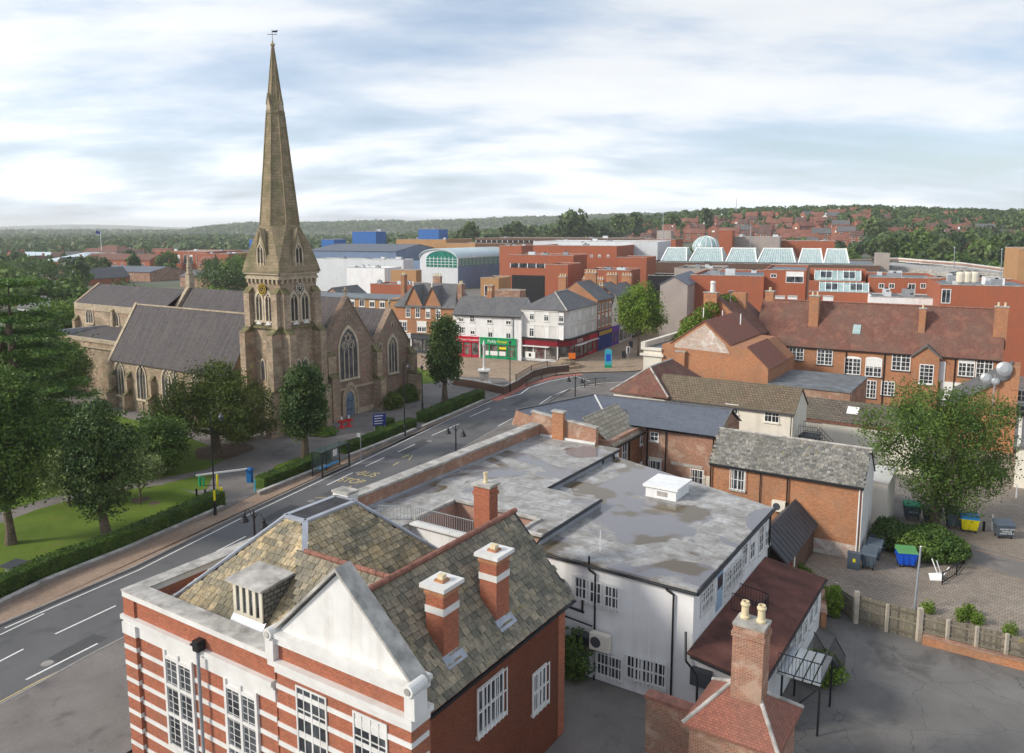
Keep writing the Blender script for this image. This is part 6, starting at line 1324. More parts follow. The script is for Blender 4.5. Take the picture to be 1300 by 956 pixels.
for u, z, w_, h_ in ((-74.0, 6.6, 1.0, 1.9), (-71.9, 6.6, 1.0, 1.9), (-69.7, 6.6, 1.0, 1.9), (-67.5, 6.6, 1.0, 1.9), (-75.3, 4.7, 2.0, 1.5), (-71.1, 4.7, 2.0, 1.5), (-67.6, 4.7, 2.0, 1.5)):
    z = z + (.3 if z > 6 else -.55); window(tb, F21, 'b', TB2, u, z, w_, h_ if h_ > 1.6 else 1.9, nx=2 if w_ < 1.5 else 4, ny=2, sill='cream', lintel='cream')
shopfront(tb, F21, 'b', TB2, -76.2, -73.4, zt, .9, 'pale_metal', 'frame', None, n=2, door=0, zt=3.7); shopfront(tb, F21, 'b', TB2, -73.2, -64.4, zt, .9, 'darkgrey', 'darkgrey', None, n=4, zt=3.7)
chimney(tb, F21, -70.3, TB2 + 5.5, 1.6, .8, 11, 14.6, 'brick_old', 4); chimney(tb, F21, -77.0, TB2 + 4, .8, 1.2, 8, 14.8, 'brick_orange', 2)
chimney(tb, F21, -60.3, TB2 + 9, 1.0, 1.2, 8, 12.8, 'brick_orange', 0)
bk = thing('tan_brick_office_block', 'tan brick flat roofed office block with a row of small white windows behind the church', 'building', F21.p(-87, 150), F21.r)
u0, z0_ = F21.onb(402, 372, 146); u1, z1_ = F21.onb(506, 381, 146)
mb = MB(F21); mb.box(u0 - 8, u1, 146, 156, 0, z1_); mb.box(u1 - 1.4, u1 + .2, 145.8, 147.5, z1_, z1_ + .4); mb.build('wall', 'brick_tan', bk)
mb = MB(F21); mb.box(u0 - 8.2, u1 + .2, 145.7, 156, z1_, z1_ + .25); mb.build('flat_roof', 'felt_grey', bk)
for px in (447, 459.5, 472.5, 485.5): winpx(bk, F21, 'b', 146, px, 384 + (px - 447) * .06, 1.3, 1.5, nx=2, ny=1, sill='white')
# things on the plaza
def post(mb, p, h, r0, r1=None, n=8, m=0): mb.tube(p, Vector(p) + Vector((0, 0, h)), r0, r1 if r1 is not None else r0, n, m)
g = G(614.5, 488, .1)
wm_ = thing('stone_memorial_cross', 'white stone memorial column on a square plinth standing on the plaza before the shops', 'memorial', g)
mb = MB(); fr = Fr(-25)
def bxc(mb, c, hw_, z0, z1, m=0): v = [(-1, -1), (1, -1), (1, 1), (-1, 1)]; mb.hexa([Vector((c.x + x * hw_, c.y + y * hw_, c.z + z)) for z in (z0, z1) for x, y in v], m)
bxc(mb, g, 1.1, 0, .3, 0); bxc(mb, g, .85, .3, .6, 0); bxc(mb, g, .7, .6, 2.1, 1); bxc(mb, g, .9, 2.1, 2.35, 0); mb.build('plinth', ['white', 'coping'], wm_)
mb = MB(); mb.lathe(g + Vector((0, 0, 2.35)), [(.35, 0), (.22, .2), (.17, .4), (.13, 3.6), (.22, 3.7), (.22, 3.9), (.05, 4.6)], 10); mb.build('column', 'white', wm_)
g = G(718, 466, .1)
pl_ = thing('stone_planter_with_sign', 'tiered stone planter with shrubs and small orange sign at the plaza corner', 'planter', g)
mb = MB(); mb.lathe(g, [(2.6, 0), (2.6, .5), (2.3, .55), (1.7, .55), (1.7, 1.1), (1.4, 1.15), (1.2, 1.15), (1.1, 1.6)], 12); mb.build('stone_tier', 'stone', pl_)
mb = MB(); bxc(mb, g + Vector((1.0, -1.2, 0)), .05, .5, 1.8, 0); mb.box(0, 0.001, 0, 0.001, 0, .001); 
c = g + Vector((1.0, -1.3, 2.2)); mb.extr([c + Vector((-.6, 0, -.5)), c + Vector((.6, 0, -.5)), c + Vector((.6, 0, .5)), c + Vector((-.6, 0, .5))], (0, -.06, 0), 1)
mb.v = mb.v[:8] + mb.v[16:]; mb.f = [f if max(f) < 8 else [k - 8 for k in f] for i, f in enumerate(mb.f) if not (6 <= i < 12)]; mb.mi = mb.mi[:6] + mb.mi[12:]
mb.build('sign', ['wood', 'orange'], pl_)
g = G(772, 467, .1)
to = thing('turquoise_totem_sign', 'tall turquoise and green information totem standing on the plaza by the road', 'sign', g)
mb = MB(); W = lambda x, z: g + Vector((x, 0, z))
mb.extr([W(-.62, 0), W(.62, 0), W(.62, 3.0), W(.35, 3.25), W(-.35, 3.25), W(-.62, 3.0)], (.05, .25, 0), 0); mb.extr([W(-.64, 0), W(.64, 0), W(.64, .5), W(-.64, .5)], (-.0, -.02, 0), 1); mb.extr([W(-.4, 1.2), W(.4, 1.2), W(.4, 2.4), W(-.4, 2.4)], (0, -.02, 0), 2)
mb.build('panel', ['turq', 'emerald_lid', 'blue_bin'], to)
for px, py, nm, lb in ((792, 454, 'litter_bin', 'black and white litter bin on the plaza beside the traffic signal'), (801, 441, 'litter_bin', 'dark round litter bin farther up the pedestrian street')):
    g = G(px, py, .1); mb = MB(); mb.lathe(g, [(.35, 0), (.38, .9), (.42, .95), (.42, 1.1), (.3, 1.25)], 12); mb.build(nm, 'darkgrey') if False else tag(mb.build(nm, 'darkgrey'), lb, 'bin')
g = G(797, 466, .1); ts = thing('traffic_signal', 'traffic signal with black backing board seen from behind on the plaza edge', 'traffic light', g); mb = MB(); post(mb, g, 2.6, .06); mb.build('pole', 'grey_metal', ts); mb = MB(); c = g + Vector((0, 0, 2.6)); mb.extr([c + Vector((-.32, 0, -.2)), c + Vector((.32, 0, -.2)), c + Vector((.32, 0, 1.0)), c + Vector((-.32, 0, 1.0))], (0, .05, 0), 0); mb.extr([c + Vector((-.12, -.16, -.1)), c + Vector((.12, -.16, -.1)), c + Vector((.12, -.16, .9)), c + Vector((-.12, -.16, .9))], (0, .15, 0), 1); mb.build('signal_head', ['frame', 'black'], ts)
# low brick wall and railing curving round the plaza
pts = gp((576, 489), (606, 493.5), (640, 501), (655, 493), (675, 480), (695, 474.5), (722, 472))
def wall_run(name, label, pts, t, h, mat, cop, ch_=.1, cat='wall', base=0):
    r = thing(name, label, cat, pts[0]); mb = MB(); A = offset(pts, -t / 2); B = offset(pts, t / 2); A2 = offset(pts, -t / 2 - .05); B2 = offset(pts, t / 2 + .05)
    V = lambda p, z: Vector((p.x, p.y, z)); m2 = MB()
    for i in range(len(pts) - 1):
        q = (B[i], B[i + 1], A[i + 1], A[i]); mb.hexa([V(p, base) for p in q] + [V(p, h) for p in q]); q = (B2[i], B2[i + 1], A2[i + 1], A2[i]); m2.hexa([V(p, h) for p in q] + [V(p, h + ch_) for p in q])
    mb.build('wall', mat, r); m2.build('coping', cop, r); return r
wall_run('curved_brick_wall', 'low dark brick wall curving round the sunken edge of the plaza', pts, .35, 1.15, 'brick_dark', 'coping')
def railing_run(name, label, pts, h=1.1, z=.1, step=.22, mat='black', r=.022):
    t = thing(name, label, 'railing', pts[0]); mb = MB(); m2 = MB()
    for a, b in zip(pts, pts[1:]):
        for zz_ in (h, .12): mb.bar(a + Vector((0, 0, z + zz_)), b + Vector((0, 0, z + zz_)), .05)
        k = max(1, int((b - a).length / step))
        for i in range(k): q = a.lerp(b, i / k); mb.bar(q + Vector((0, 0, z + .1)), q + Vector((0, 0, z + h)), r)
        m2.bar(a + Vector((0, 0, z - .1)), a + Vector((0, 0, z + h + .1)), .09)
    mb.build('bars', mat, t); m2.build('post', mat, t); return t
railing_run('plaza_railing', 'black railing on top of the curved plaza wall', [p + Vector((0, .5, 1.1)) for p in gp((655, 494), (675, 481), (695, 475), (720, 472))], .9)
railing_run('roadside_guard_rail', 'dark guard rail along the pavement edge at the red lane', gp((668, 491), (688, 482), (706, 477.5), (722, 476)), 1.1, step=.3)
railing_run('roadside_guard_rail', 'short guard rail on the near kerb beyond the slate roof', gp((742, 492), (756, 490), (770, 489)), 1.1, step=.3)
# ================================================================ TOWN BEHIND
def farbox(name, label, px0, px1, ytop, b, depth, wallm, roofm='felt_grey', fr=F21, kind='flat', rise=2.0, wins=None, zb=None, cat='building', yright=None, par=None, strip_=None, axis='a', parapet_=.4):
    u0, z0 = fr.onb(px0, ytop, b); u1, z1 = fr.onb(px1, yright or ytop, b); z = (z0 + z1) / 2
    c = fr.p((u0 + u1) / 2, b + depth / 2); gz = elev(c.x, c.y) if zb is None else zb
    t = par or thing(name, label, cat, Vector((c.x, c.y, gz)), fr.r)
    mb = MB(fr)
    if kind == 'gable': gable_wall(mb, fr, u0, u1, b, b + depth, gz - 2, z, z + rise, axis)
    else:
        pz = z - parapet_ - .05 if kind == 'flat' else z; mb.box(u0, u1, b, b + depth, gz - 2, pz)
        if kind == 'flat':
            for q in ((u0, u1, b, b + .3), (u0, u1, b + depth - .3, b + depth), (u0, u0 + .3, b + .3, b + depth - .3), (u1 - .3, u1, b + .3, b + depth - .3)): mb.box(*q, pz, z)
    mb.build('wall', wallm, t); mb = MB(fr)
    if kind == 'gable': gable_roof(mb, fr, u0, u1, b, b + depth, z + .05, z + rise + .05, axis, oh=.3, th=.2)
    elif kind == 'hip':
        h = min(depth, u1 - u0) / 2
        if depth < u1 - u0: hip_roof(mb, fr, u0, u1, b, b + depth, z, z + rise, u0 + h, u1 - h, 'a')
        else: hip_roof(mb, fr, u0, u1, b, b + depth, z, z + rise, b + h, b + depth - h, 'b')
    else:
        mb.box(u0 + .3, u1 - .3, b + .3, b + depth - .3, pz, pz + .04)
        mb.box(u0 - .06, u1 + .06, b - .06, b + .3, z, z + .12, 1); mb.box(u0 - .06, u1 + .06, b + depth - .3, b + depth, z, z + .12, 1)
    mb.build('roof', [roofm, 'coping'], t)
    if kind == 'flat' and u1 - u0 > 9 and depth > 7:
        rr = random.Random(int(px0)); mb = MB(fr)
        for k in range(4):
            x = rr.uniform(u0 + 1.5, u1 - 3.5); y = b + depth * (k + .3) / 4.2; sx_ = rr.uniform(.8, 2.4); sy_ = rr.uniform(.6, 1.6); hz2 = rr.uniform(.5, 1.5); m2 = MB(fr); m2.box(x, x + sx_, y, y + sy_, pz, pz + hz2, 0); m2.tube(fr.p(x + sx_ / 2, y + sy_ / 2, pz + hz2), fr.p(x + sx_ / 2, y + sy_ / 2, pz + hz2 + .25), .3, n=8, m=1); m2.build('roof_plant', ['pale_metal' if k % 2 else 'sheet_grey', 'darkgrey'], t)
    if wins:
        for px, py, w_, h_ in wins: winpx(t, fr, 'b', b, px, py, w_, h_, nx=2, ny=1, sill=False)
    if strip_:
        y0, y1, m_ = strip_; za = fr.onb(px0, y1, b)[1]; zc = fr.onb(px0, y0, b)[1]; mb = MB(fr); wbox(mb, fr, 'b', b, u0 + .5, u1 - .5, za, zc, 0, .08); k = int((u1 - u0) / 2.5)
        for i in range(k + 1): x = u0 + .5 + (u1 - u0 - 1) * i / k; wbox(mb, fr, 'b', b, x - .1, x + .1, za, zc, .08, .14, 1)
        mb.build('window', [m_, 'frame'], t)
    return t
# arched glass hall
ah = thing('arched_glass_hall', 'white shopping hall with arched green glass front and pale ribbed vault roof', 'building', F.p(-175, 262), F.r)
AHB = 255; (ua, zt_) = F.onb(533, 326, AHB); (ub, zt2) = F.onb(581, 329, AHB); zt_ = (zt_ + zt2) / 2; bR = F.ona(646, 326, ub)[0]; zbse = F.onb(556, 354, AHB)[1]
za = F.onb(556, 316.5, AHB)[1]; wd = ub - ua; segs = 12
arc = [(ua + wd * (1 - math.cos(math.pi * k / segs)) / 2, zt_ + (za - zt_) * math.sin(math.pi * k / segs)) for k in range(segs + 1)]
mb = MB(); mb.extr([F.p(ua, AHB, -1), F.p(ub, AHB, -1)] + [F.p(x, AHB, z) for x, z in arc[::-1]], F.p(0, .5) - F.p(0, 0)); mb.box(ua, ub, AHB + .5, bR, -1, zt_ - 5.5); mb.build('wall', 'pale_metal', ah)
mb = MB(); zg = F.onb(556, 339, AHB)[1]; mb.extr([F.p(ua + wd * .18, AHB - .05, zg), F.p(ub - wd * .02, AHB - .05, zg)] + [F.p(ua + (x - ua) * .80 + wd * .18, AHB - .05, zg + max(0, (z - .6 - zg))) for x, z in arc[::-1]], F.p(0, -.1) - F.p(0, 0), 0)
for k in range(1, 8): x = ua + wd * (.18 + .1 * k); mb.box(x - .08, x + .08, AHB - .25, AHB - .16, zg, zt_ + .5, 1)
for k in range(1, 4): z = zg + k * (zt_ - zg) / 3.3; mb.box(ua + wd * .18, ub - .3, AHB - .27, AHB - .16, z - .07, z + .07, 1)
mb.build('glazed_front', ['glass_green', 'frame'], ah)
mb = MB()
for (x0_, z0_), (x1_, z1_) in zip(arc, arc[1:]):
    q = [F.p(x0_, AHB - .6, z0_), F.p(x1_, AHB - .6, z1_), F.p(x1_, bR + 25, z1_), F.p(x0_, bR + 25, z0_)]; mb.hexa(q + [p + Vector((0, 0, .35)) for p in q])
mb.build('roof', 'roof_light', ah)
mb = MB(); zs = F.ona(600, 333, ub)[1]; mb.box(ub - .4, ub, AHB + .6, bR, zt_ - 5.5, zt_ - .1, 0); mb.box(ub, ub + .15, AHB, bR, -1, zt_ - 3.2, 1)
for k in range(40): y = AHB + (bR - AHB) * k / 39; mb.box(ub, ub + .12, y - .05, y + .05, zt_ - 3.1, zt_, 2)
mb.build('side_glazing', ['glass_green', 'blue_clad', 'frame'], ah)
mb = MB(); u_, z_ = F.onb(523.5, 331, AHB); mb.box(u_, ua - .02, AHB, AHB + 10, -1, z_); mb.build('side_block', 'blue_clad', ah)
farbox('white_retail_block', 'long white retail block with pale front left of the arched glass hall', 400, 512, 326, 262, 8, 'pale_metal', 'felt_grey', F21, yright=332)
farbox('tan_retail_block', 'tan brick strip block below the white retail block', 496, 528, 343, 236, 4, 'brick_tan', 'felt_grey', F21)
farbox('brick_gable_workshop', 'brick workshop with dark slate roof right behind the church tower', 404, 440, 382, 175, 12, 'brick_old', 'slate', F21, 'gable', 3.2, axis='b')
farbox('stepped_white_block', 'lower white block stepping out before the white retail block', 440, 488, 340, 240, 12, 'render', 'pale_metal')
farbox('red_brick_plinth_block', 'low red brick block in front of the white retail block', 470, 523, 361, 200, 10, 'brick_far', 'felt_grey')
farbox('pale_roofed_warehouse', 'warehouse with long pale blue grey sloping roof behind the spire', 392, 503, 319, 300, 42, 'blue_clad', 'slate_blue', F21, 'gable', 2.6, axis='a')
farbox('tan_warehouse', 'low tan brick warehouse right of the pale roofed warehouse', 503, 566, 304, 335, 30, 'brick_tan', 'brick_tan')
for a, b_, c, d, lb in ((447, 477, 294, 345, 'bright blue cube on a roof behind the church gable'), (408, 424, 304, 320, 'small bright blue block right of the spire'), (531, 557, 291, 350, 'bright blue cube on a roof above the arched glass hall'), (316, 325, 304, 330, 'narrow bright blue block left of the spire')):
    farbox('blue_block', lb, a, b_, c, d, 10, 'blue_metal', 'felt_grey', zb=10)
farbox('long_tan_roof', 'long low tan roofed block behind the arched glass hall', 566, 650, 309, 330, 25, 'brick_tan', 'coping')
t = farbox('brick_bridge_block', 'red brick bridge block with long window strip over a dark service entrance', 646, 728, 324, 215, 14, 'brick_far', 'felt_grey', strip_=(334, 339.5, 'glass'))
mb = MB(F21); u0, z = F21.onb(650, 349, 215); u1 = F21.onb(692, 349, 215)[0]; wbox(mb, F21, 'b', 215, u0, u1, 0, z, .02, .1); mb.build('opening_shade_panel', 'black', t)  # black panel on the wall paints the shade inside the service entrance
farbox('tall_brick_store', 'tall windowless red brick store with flat top in the middle of the shopping centre', 677, 783, 312, 238, 40, 'brick_far', 'coping', wins=((751, 325, .8, .8), (761, 325, .8, .8), (772, 325, .8, .8)))
farbox('brick_stair_tower', 'orange red brick stair tower in front of the tall store', 692, 721, 336, 200, 12, 'brick_far', 'felt_grey')
farbox('brick_store_annexe', 'lower red brick annexe right of the tall store', 783, 821, 327, 225, 14, 'brick_far', 'felt_grey')
farbox('brick_store_block', 'small red brick block behind the side street chimneys', 742, 800, 343, 196, 12, 'brick_far', 'felt_grey')
farbox('tan_stair_block', 'tan brick block with dark doorway behind the white shops', 610, 633, 353, 172, 8, 'brick_tan', 'felt_grey', wins=((619, 369, 1.6, 2.6),))
farbox('brick_yard_wall', 'low red brick service yard wall behind the white shops', 628, 660, 369, 168, 4, 'brick_old', 'coping')
farbox('white_plant_roof', 'pale roof plant enclosure behind the tall brick store', 677, 835, 306.5, 262, 25, 'pale_metal', 'pale_metal')
t = farbox('long_parking_deck', 'long dark banded parking deck beneath the hill', 603, 812, 302.5, 330, 30, 'brick_dark', 'coping', strip_=(305, 307.5, 'black'))
farbox('brick_block_left_of_tower', 'dark red brick block beside the long parking deck', 634, 662, 312, 290, 16, 'brick_far', 'felt_grey')
farbox('brick_plant_house', 'red brick plant house with small tower before the hillside trees', 812, 858, 304, 300, 16, 'brick_far', 'felt_grey')
farbox('brick_plant_tower', 'small tan tower on top of the brick plant house', 834, 852, 293, 306, 6, 'beige', 'felt_grey')
t = farbox('brown_banded_mall', 'long brown clad shopping mall wall below the row of glass roofs', 821, 1118, 333, 245, 45, 'brick_dark', 'felt_grey', yright=337)
# glazed rooflights: ridged prisms
zb_ = F21.onb(900, 332, 247)[1]; zt3 = F21.onb(900, 315, 250)[1]
for i, (a, b_) in enumerate(((840, 872), (876, 918), (922, 961), (962, 1010), (1014, 1045), (1046, 1078))):
    u0 = F21.onb(a, 330, 248)[0]; u1 = F21.onb(b_, 330, 248)[0]; m_ = (u1 - u0) * .13
    gl = thing('glass_roof', 'ridged glass rooflight on the brown mall, number of panes pale green, ' + ('leftmost', 'second from left', 'third from left', 'fourth from left', 'fifth from left', 'rightmost')[i], 'rooflight', F21.p((u0 + u1) / 2, 252, zb_), F21.r, 'glass rooflights on the mall')
    gl['label'] = 'ridged pale glass rooflight on the brown mall, ' + ('leftmost', 'second from left', 'third from left', 'third from right', 'second from right', 'rightmost')[i] + ' of the row'
    mb = MB(F21); E_ = [F21.p(u0, 247, zb_), F21.p(u1, 247, zb_), F21.p(u1, 262, zb_), F21.p(u0, 262, zb_)]; T_ = [F21.p(u0 + m_, 253, zt3), F21.p(u1 - m_, 253, zt3), F21.p(u1 - m_, 256, zt3), F21.p(u0 + m_, 256, zt3)]
    mb.hexa(E_ + T_); mb.build('glazing', 'glass_pale', gl)
    mb = MB(F21)
    for k in range(4): mb.bar(E_[k], T_[k], .35)
    mb.bar(T_[0], T_[1], .35)
    n = 14
    for k in range(1, n): mb.bar(E_[0].lerp(E_[1], k / n) + Vector((0, 0, .05)), T_[0].lerp(T_[1], k / n), .07)
    mb.poly([E_[0] + F21.p(-.1, 0), E_[0], T_[0], T_[0]]) if False else None
    mb.build('frame', 'frame', gl)
dm_ = thing('glass_dome', 'pale green ribbed glass dome above the mall roofs', 'dome', D(896, 314, 270)); c = D(896, 314, 270); r_ = 16.5 / 1011 * 270
mb = MB(); pr = [(r_ * math.cos(k * math.pi / 20), r_ * .85 * math.sin(k * math.pi / 20)) for k in range(10)] + [(.4, r_ * .86)]; mb.lathe(c - Vector((0, 0, 1)), [(r_, 0)] + [(a, z + 1) for a, z in pr], 28); mb.build('glazing', 'glass_pale', dm_)
mb = MB()
for k in range(14):
    a = k * math.pi / 7
    for (p, q), (s, t_) in zip(pr, pr[1:]): mb.bar(c + Vector((p * math.cos(a), p * math.sin(a), q)), c + Vector((s * math.cos(a), s * math.sin(a), t_)), .18)
mb.build('rib', 'frame', dm_)
# beige and brick blocks right of the pedestrian street
t = farbox('beige_clad_block', 'beige clad block with blue grey roof behind the bright plaza tree', 838, 873, 362, 160, 22, 'beige', 'slate_blue', F21, 'gable', 1.6, axis='b')
farbox('pale_louvred_block', 'pale louvred plant block with dark cap above the beige block', 856, 915, 341, 205, 18, 'beige', 'felt_black')
farbox('black_shade_block', 'solid black block standing in for the shaded service bay below the brown mall', 823, 862, 350, 200, 10, 'black', 'felt_black')  # no real recess: the bay's shade is put in as a black box
farbox('wide_brick_wall_block', 'wide orange red brick windowless block behind the decorated chimney', 877, 970, 350, 170, 25, 'brick_far', 'slate_blue')
farbox('brick_block_with_bay', 'red brick block with glazed upper bay left of the glass panelled roof', 970, 1024, 343, 172, 25, 'brick_far', 'felt_grey', wins=((1009, 352, 3.4, 2.3), (982, 350, 1.2, .8)))
t = farbox('glass_panelled_brick_block', 'red brick block with two tiers of pale glazed roof panels', 1027, 1105, 371, 166, 6, 'brick_far', 'felt_grey')
b0 = 166; mb = MB(F21); m2 = MB(F21)
for (xa, xb, y0, y1, bb) in ((1040, 1103, 358, 370, 166.2), (1034, 1093, 343, 355, 171.5)):
    u0, zl = F21.onb(xa, y1, bb); u1 = F21.onb(xb, y1, bb)[0]; zh = F21.onb(xa, y0, bb + 2.2)[1]
    q = [F21.p(u0, bb, zl), F21.p(u1, bb, zl), F21.p(u1, bb + 2.2, zh), F21.p(u0, bb + 2.2, zh)]; mb.hexa([p - Vector((0, 0, .3)) for p in q] + q)
    for k in range(9): m2.bar(q[0].lerp(q[1], k / 8) + Vector((0, 0, .06)), q[3].lerp(q[2], k / 8) + Vector((0, 0, .06)), .12)
    for k in (1, 2, 5, 6):
        c0 = q[0].lerp(q[1], (k + .5) / 8); c1 = q[3].lerp(q[2], (k + .5) / 8); a = c0.lerp(c1, .25) + Vector((0, 0, .08)); b_ = c0.lerp(c1, .8) + Vector((0, 0, .08)); m2.bar(a, b_, 1.0, .1, 1)
mb.box(u0 - 1, u1 + .8, 168.6, 171.4, 0, F21.onb(1060, 356.5, 171.4)[1], 1); mb.box(u0 - 1, u1 + 1, 173.8, 180, 0, zh + .2, 1)
mb.build('glazed_roof', ['glass_pale', 'brick_far'], t); m2.build('roof_window', ['frame', 'glass'], t)
t = farbox('brick_block_with_green_door', 'long red brick block with dark door and small square windows right of the glass panelled roof', 1104, 1194, 353, 168, 20, 'brick_far', 'felt_grey', wins=((1119, 363, 1.0, 1.0), (1132, 363, 1.0, 1.0), (1157, 369, 1.3, 2.7), (1172, 363, 1.0, 1.0)))
farbox('low_grey_roof_strip', 'low grey felt roof strip in front of the brick block with door', 1105, 1194, 378, 158, 9, 'render', 'felt_grey', parapet_=.05)
t = farbox('long_low_brick_block', 'long low red brick block with dark doors at the right edge behind the terrace', 1194, 1325, 363, 150, 22, 'brick_far', 'felt_grey', wins=((1201, 376, 1.4, 2.4),))
for i, px in enumerate((1219, 1228, 1237)):
    c = F21.onb(px, 359, 156); p = F21.p(c[0], 156, c[1]); ct = thing('cooling_tank', ('leftmost', 'middle', 'rightmost')[i] + ' of three cream cooling tanks on the long low brick block', 'tank', p, group='cream cooling tanks'); mb = MB(); mb.lathe(p, [(.6, 0), (.72, .2), (.72, 1.6), (.6, 1.85), (.3, 1.95)], 14); mb.build('drum', 'cream_paint', ct); mb = MB(); mb.lathe(p + Vector((0, 0, 1.95)), [(.35, 0), (.35, .15)], 12); mb.build('fan_cap', 'darkgrey', ct)
farbox('white_plant_unit', 'white rooftop plant unit right of the cream tanks', 1252, 1276, 353, 158, 4, 'render', 'pale_metal', zb=8)
for i, (x0, x1) in enumerate(((983, 996), (1000, 1012), (1045, 1058))):
    farbox('white_rooftop_unit', ('left', 'centre', 'right')[i] + ' white rooftop unit behind the terrace ridge', x0, x1, 377, 150, 2, 'render', 'pale_metal', zb=5)
# car park ramp on the right
cpk = thing('multi_storey_car_park', 'concrete car park with white and red barrier wall curving to the right', 'car park', F21.p(10, 240), F21.r)
def ribbon(par, name, pts, h, t_, mat, off=0):
    mb = MB(F21)
    for a, b_ in zip(pts, pts[1:]):
        d = (b_ - a); d.z = 0; n = Vector((-d.y, d.x, 0)).normalized() * t_
        q = [a, b_, b_ + n, a + n]; mb.hexa([p + Vector((0, 0, off)) for p in q] + [p + Vector((0, 0, off + h)) for p in q])
    return mb.build(name, mat, par)
rp = [D(1116, 331, 262), D(1140, 331, 262), D(1170, 333.5, 255), D(1220, 337, 248), D(1292, 346.5, 240)]
ribbon(cpk, 'barrier_wall', rp, 1.3, .4, 'white', -.3); ribbon(cpk, 'barrier_rail', [p + Vector((0, -.3, 0)) for p in rp], .5, .2, 'brick_pink', .1)
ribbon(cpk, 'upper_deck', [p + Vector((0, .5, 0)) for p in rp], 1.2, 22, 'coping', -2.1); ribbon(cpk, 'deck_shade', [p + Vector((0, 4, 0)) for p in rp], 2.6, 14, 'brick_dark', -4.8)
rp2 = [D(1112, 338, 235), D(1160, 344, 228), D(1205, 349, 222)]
ribbon(cpk, 'lower_deck', rp2, 1.3, 16, 'coping', -.6); ribbon(cpk, 'deck_gap_shade', [p + Vector((0, 2.5, 0)) for p in rp2], 2.4, 10, 'black', -3.1); ribbon(cpk, 'lower_wall', [p + Vector((0, .6, 0)) for p in rp2], 6, 14, 'brick_dark', -9.2)  # black block under the lower deck is painted shade for its openings
mb = MB(F21)
for k in range(7):
    p = rp2[0].lerp(rp2[-1], k / 6); mb.box(*[0] * 6) if False else mb.hexa([p + Vector((x, y, z)) for z in (-9, -.6) for x, y in ((-.4, .1), (.4, .1), (.4, .9), (-.4, .9))])
mb.build('pillar', 'coping', cpk)
farbox('concrete_lift_tower', 'tan concrete lift tower at the left end of the car park', 1112, 1130, 322, 250, 6, 'beige', 'coping')
farbox('tan_edge_tower', 'tan building corner cut off by the right picture edge above the car park', 1294, 1320, 316, 200, 14, 'brick_tan', 'coping')
farbox('tan_long_block', 'long ribbed tan block with flat roof behind the glass rooflights', 929, 990, 301, 330, 20, 'beige', 'coping')
farbox('red_brick_tower_block', 'narrow red brick tower right of the glass dome', 913, 930, 292, 322, 10, 'brick_far', 'felt_grey')
farbox('low_brick_block_beyond_mall', 'low brick block right of the ribbed tan block', 990, 1060, 306, 345, 20, 'brick_far', 'coping')
# left side of town
farbox('green_roofed_hall', 'large brick hall with pale green hipped roof on the left', 52, 104, 332, 330, 40, 'brick_far', 'roof_light', F21, 'hip', 4.5, wins=tuple((x, 342, 1.6, 2.4) for x in range(57, 102, 6)))
farbox('pale_roofed_shed', 'long low shed with pale grey roof at the far left', 3, 68, 327, 430, 30, 'blue_clad', 'roof_light', F21, 'gable', 3.5)
farbox('stone_town_hall', 'brown stone hall with flagpole behind the brick rows', 106, 148, 320, 380, 20, 'beige', 'tile_red', F21, 'hip', 4)
farbox('red_brick_row', 'long red brick row with many chimneys left of the civic block', 104, 190, 330, 330, 14, 'brick_far', 'tile_red', F21, 'gable', 3, wins=tuple((x, 336, 1.4, 1.8) for x in range(110, 190, 9)))
farbox('dark_roofed_workshops', 'dark flat roofed workshops in front of the red brick row', 110, 190, 345, 280, 22, 'brick_old', 'slate_blue', F21, 'gable', 2)
farbox('civic_brick_block', 'large red brick civic block with flat roofs and vertical piers', 197, 262, 319, 360, 30, 'brick_far', 'coping', wins=tuple((x, 329, 2.0, 5) for x in range(203, 260, 8)))
farbox('civic_brick_wing', 'red brick wing right of the civic block', 250, 290, 322, 350, 26, 'brick_far', 'felt_grey')
farbox('brown_roofed_row', 'low brown roofed row behind the church nave roof', 228, 306, 352, 260, 14, 'brick_old', 'slate', F21, 'gable', 2.2)
farbox('brick_gabled_chapel', 'brick chapel with pale gable standing among trees on the left', 94, 112, 354, 250, 22, 'brick_far', 'slate', F21, 'gable', 4, axis='b')
t = farbox('left_edge_brick_house', 'red brick gabled house with chimney near the left edge beyond the cedar', 12, 64, 374, 175, 9, 'brick_far', 'slate', F21, 'gable', 3.5, axis='b'); u, z = F21.onb(53, 357, 176); chimney(t, F21, u, 178, 1.6, 1.0, 2, z + .5, 'brick_orange', 2)
farbox('white_roofed_retail_unit', 'retail unit with bright pale curved roof at the left edge', -20, 25, 360, 205, 20, 'brick_far', 'pale_metal', F21, 'gable', 2.8)
farbox('small_white_house', 'small white rendered house peeping over the cedar', 22, 42, 391, 140, 8, 'render', 'slate', F21, 'gable', 2.5)
fp = thing('flag_pole', 'thin flag pole with small flag standing over the stone hall', 'flagpole', D(129, 318, 385)); p = D(129, 318, 385); mb = MB(); post(mb, p, 9, .18, .1); mb.build('pole', 'frame', fp); mb = MB(); mb.extr([p + Vector((0, 0, 7.6)), p + Vector((-2.4, 0, 8.2)), p + Vector((-2.0, 0, 9.6)), p + Vector((0, 0, 9))], (0, .05, 0)); mb.build('flag', 'navy', fp)
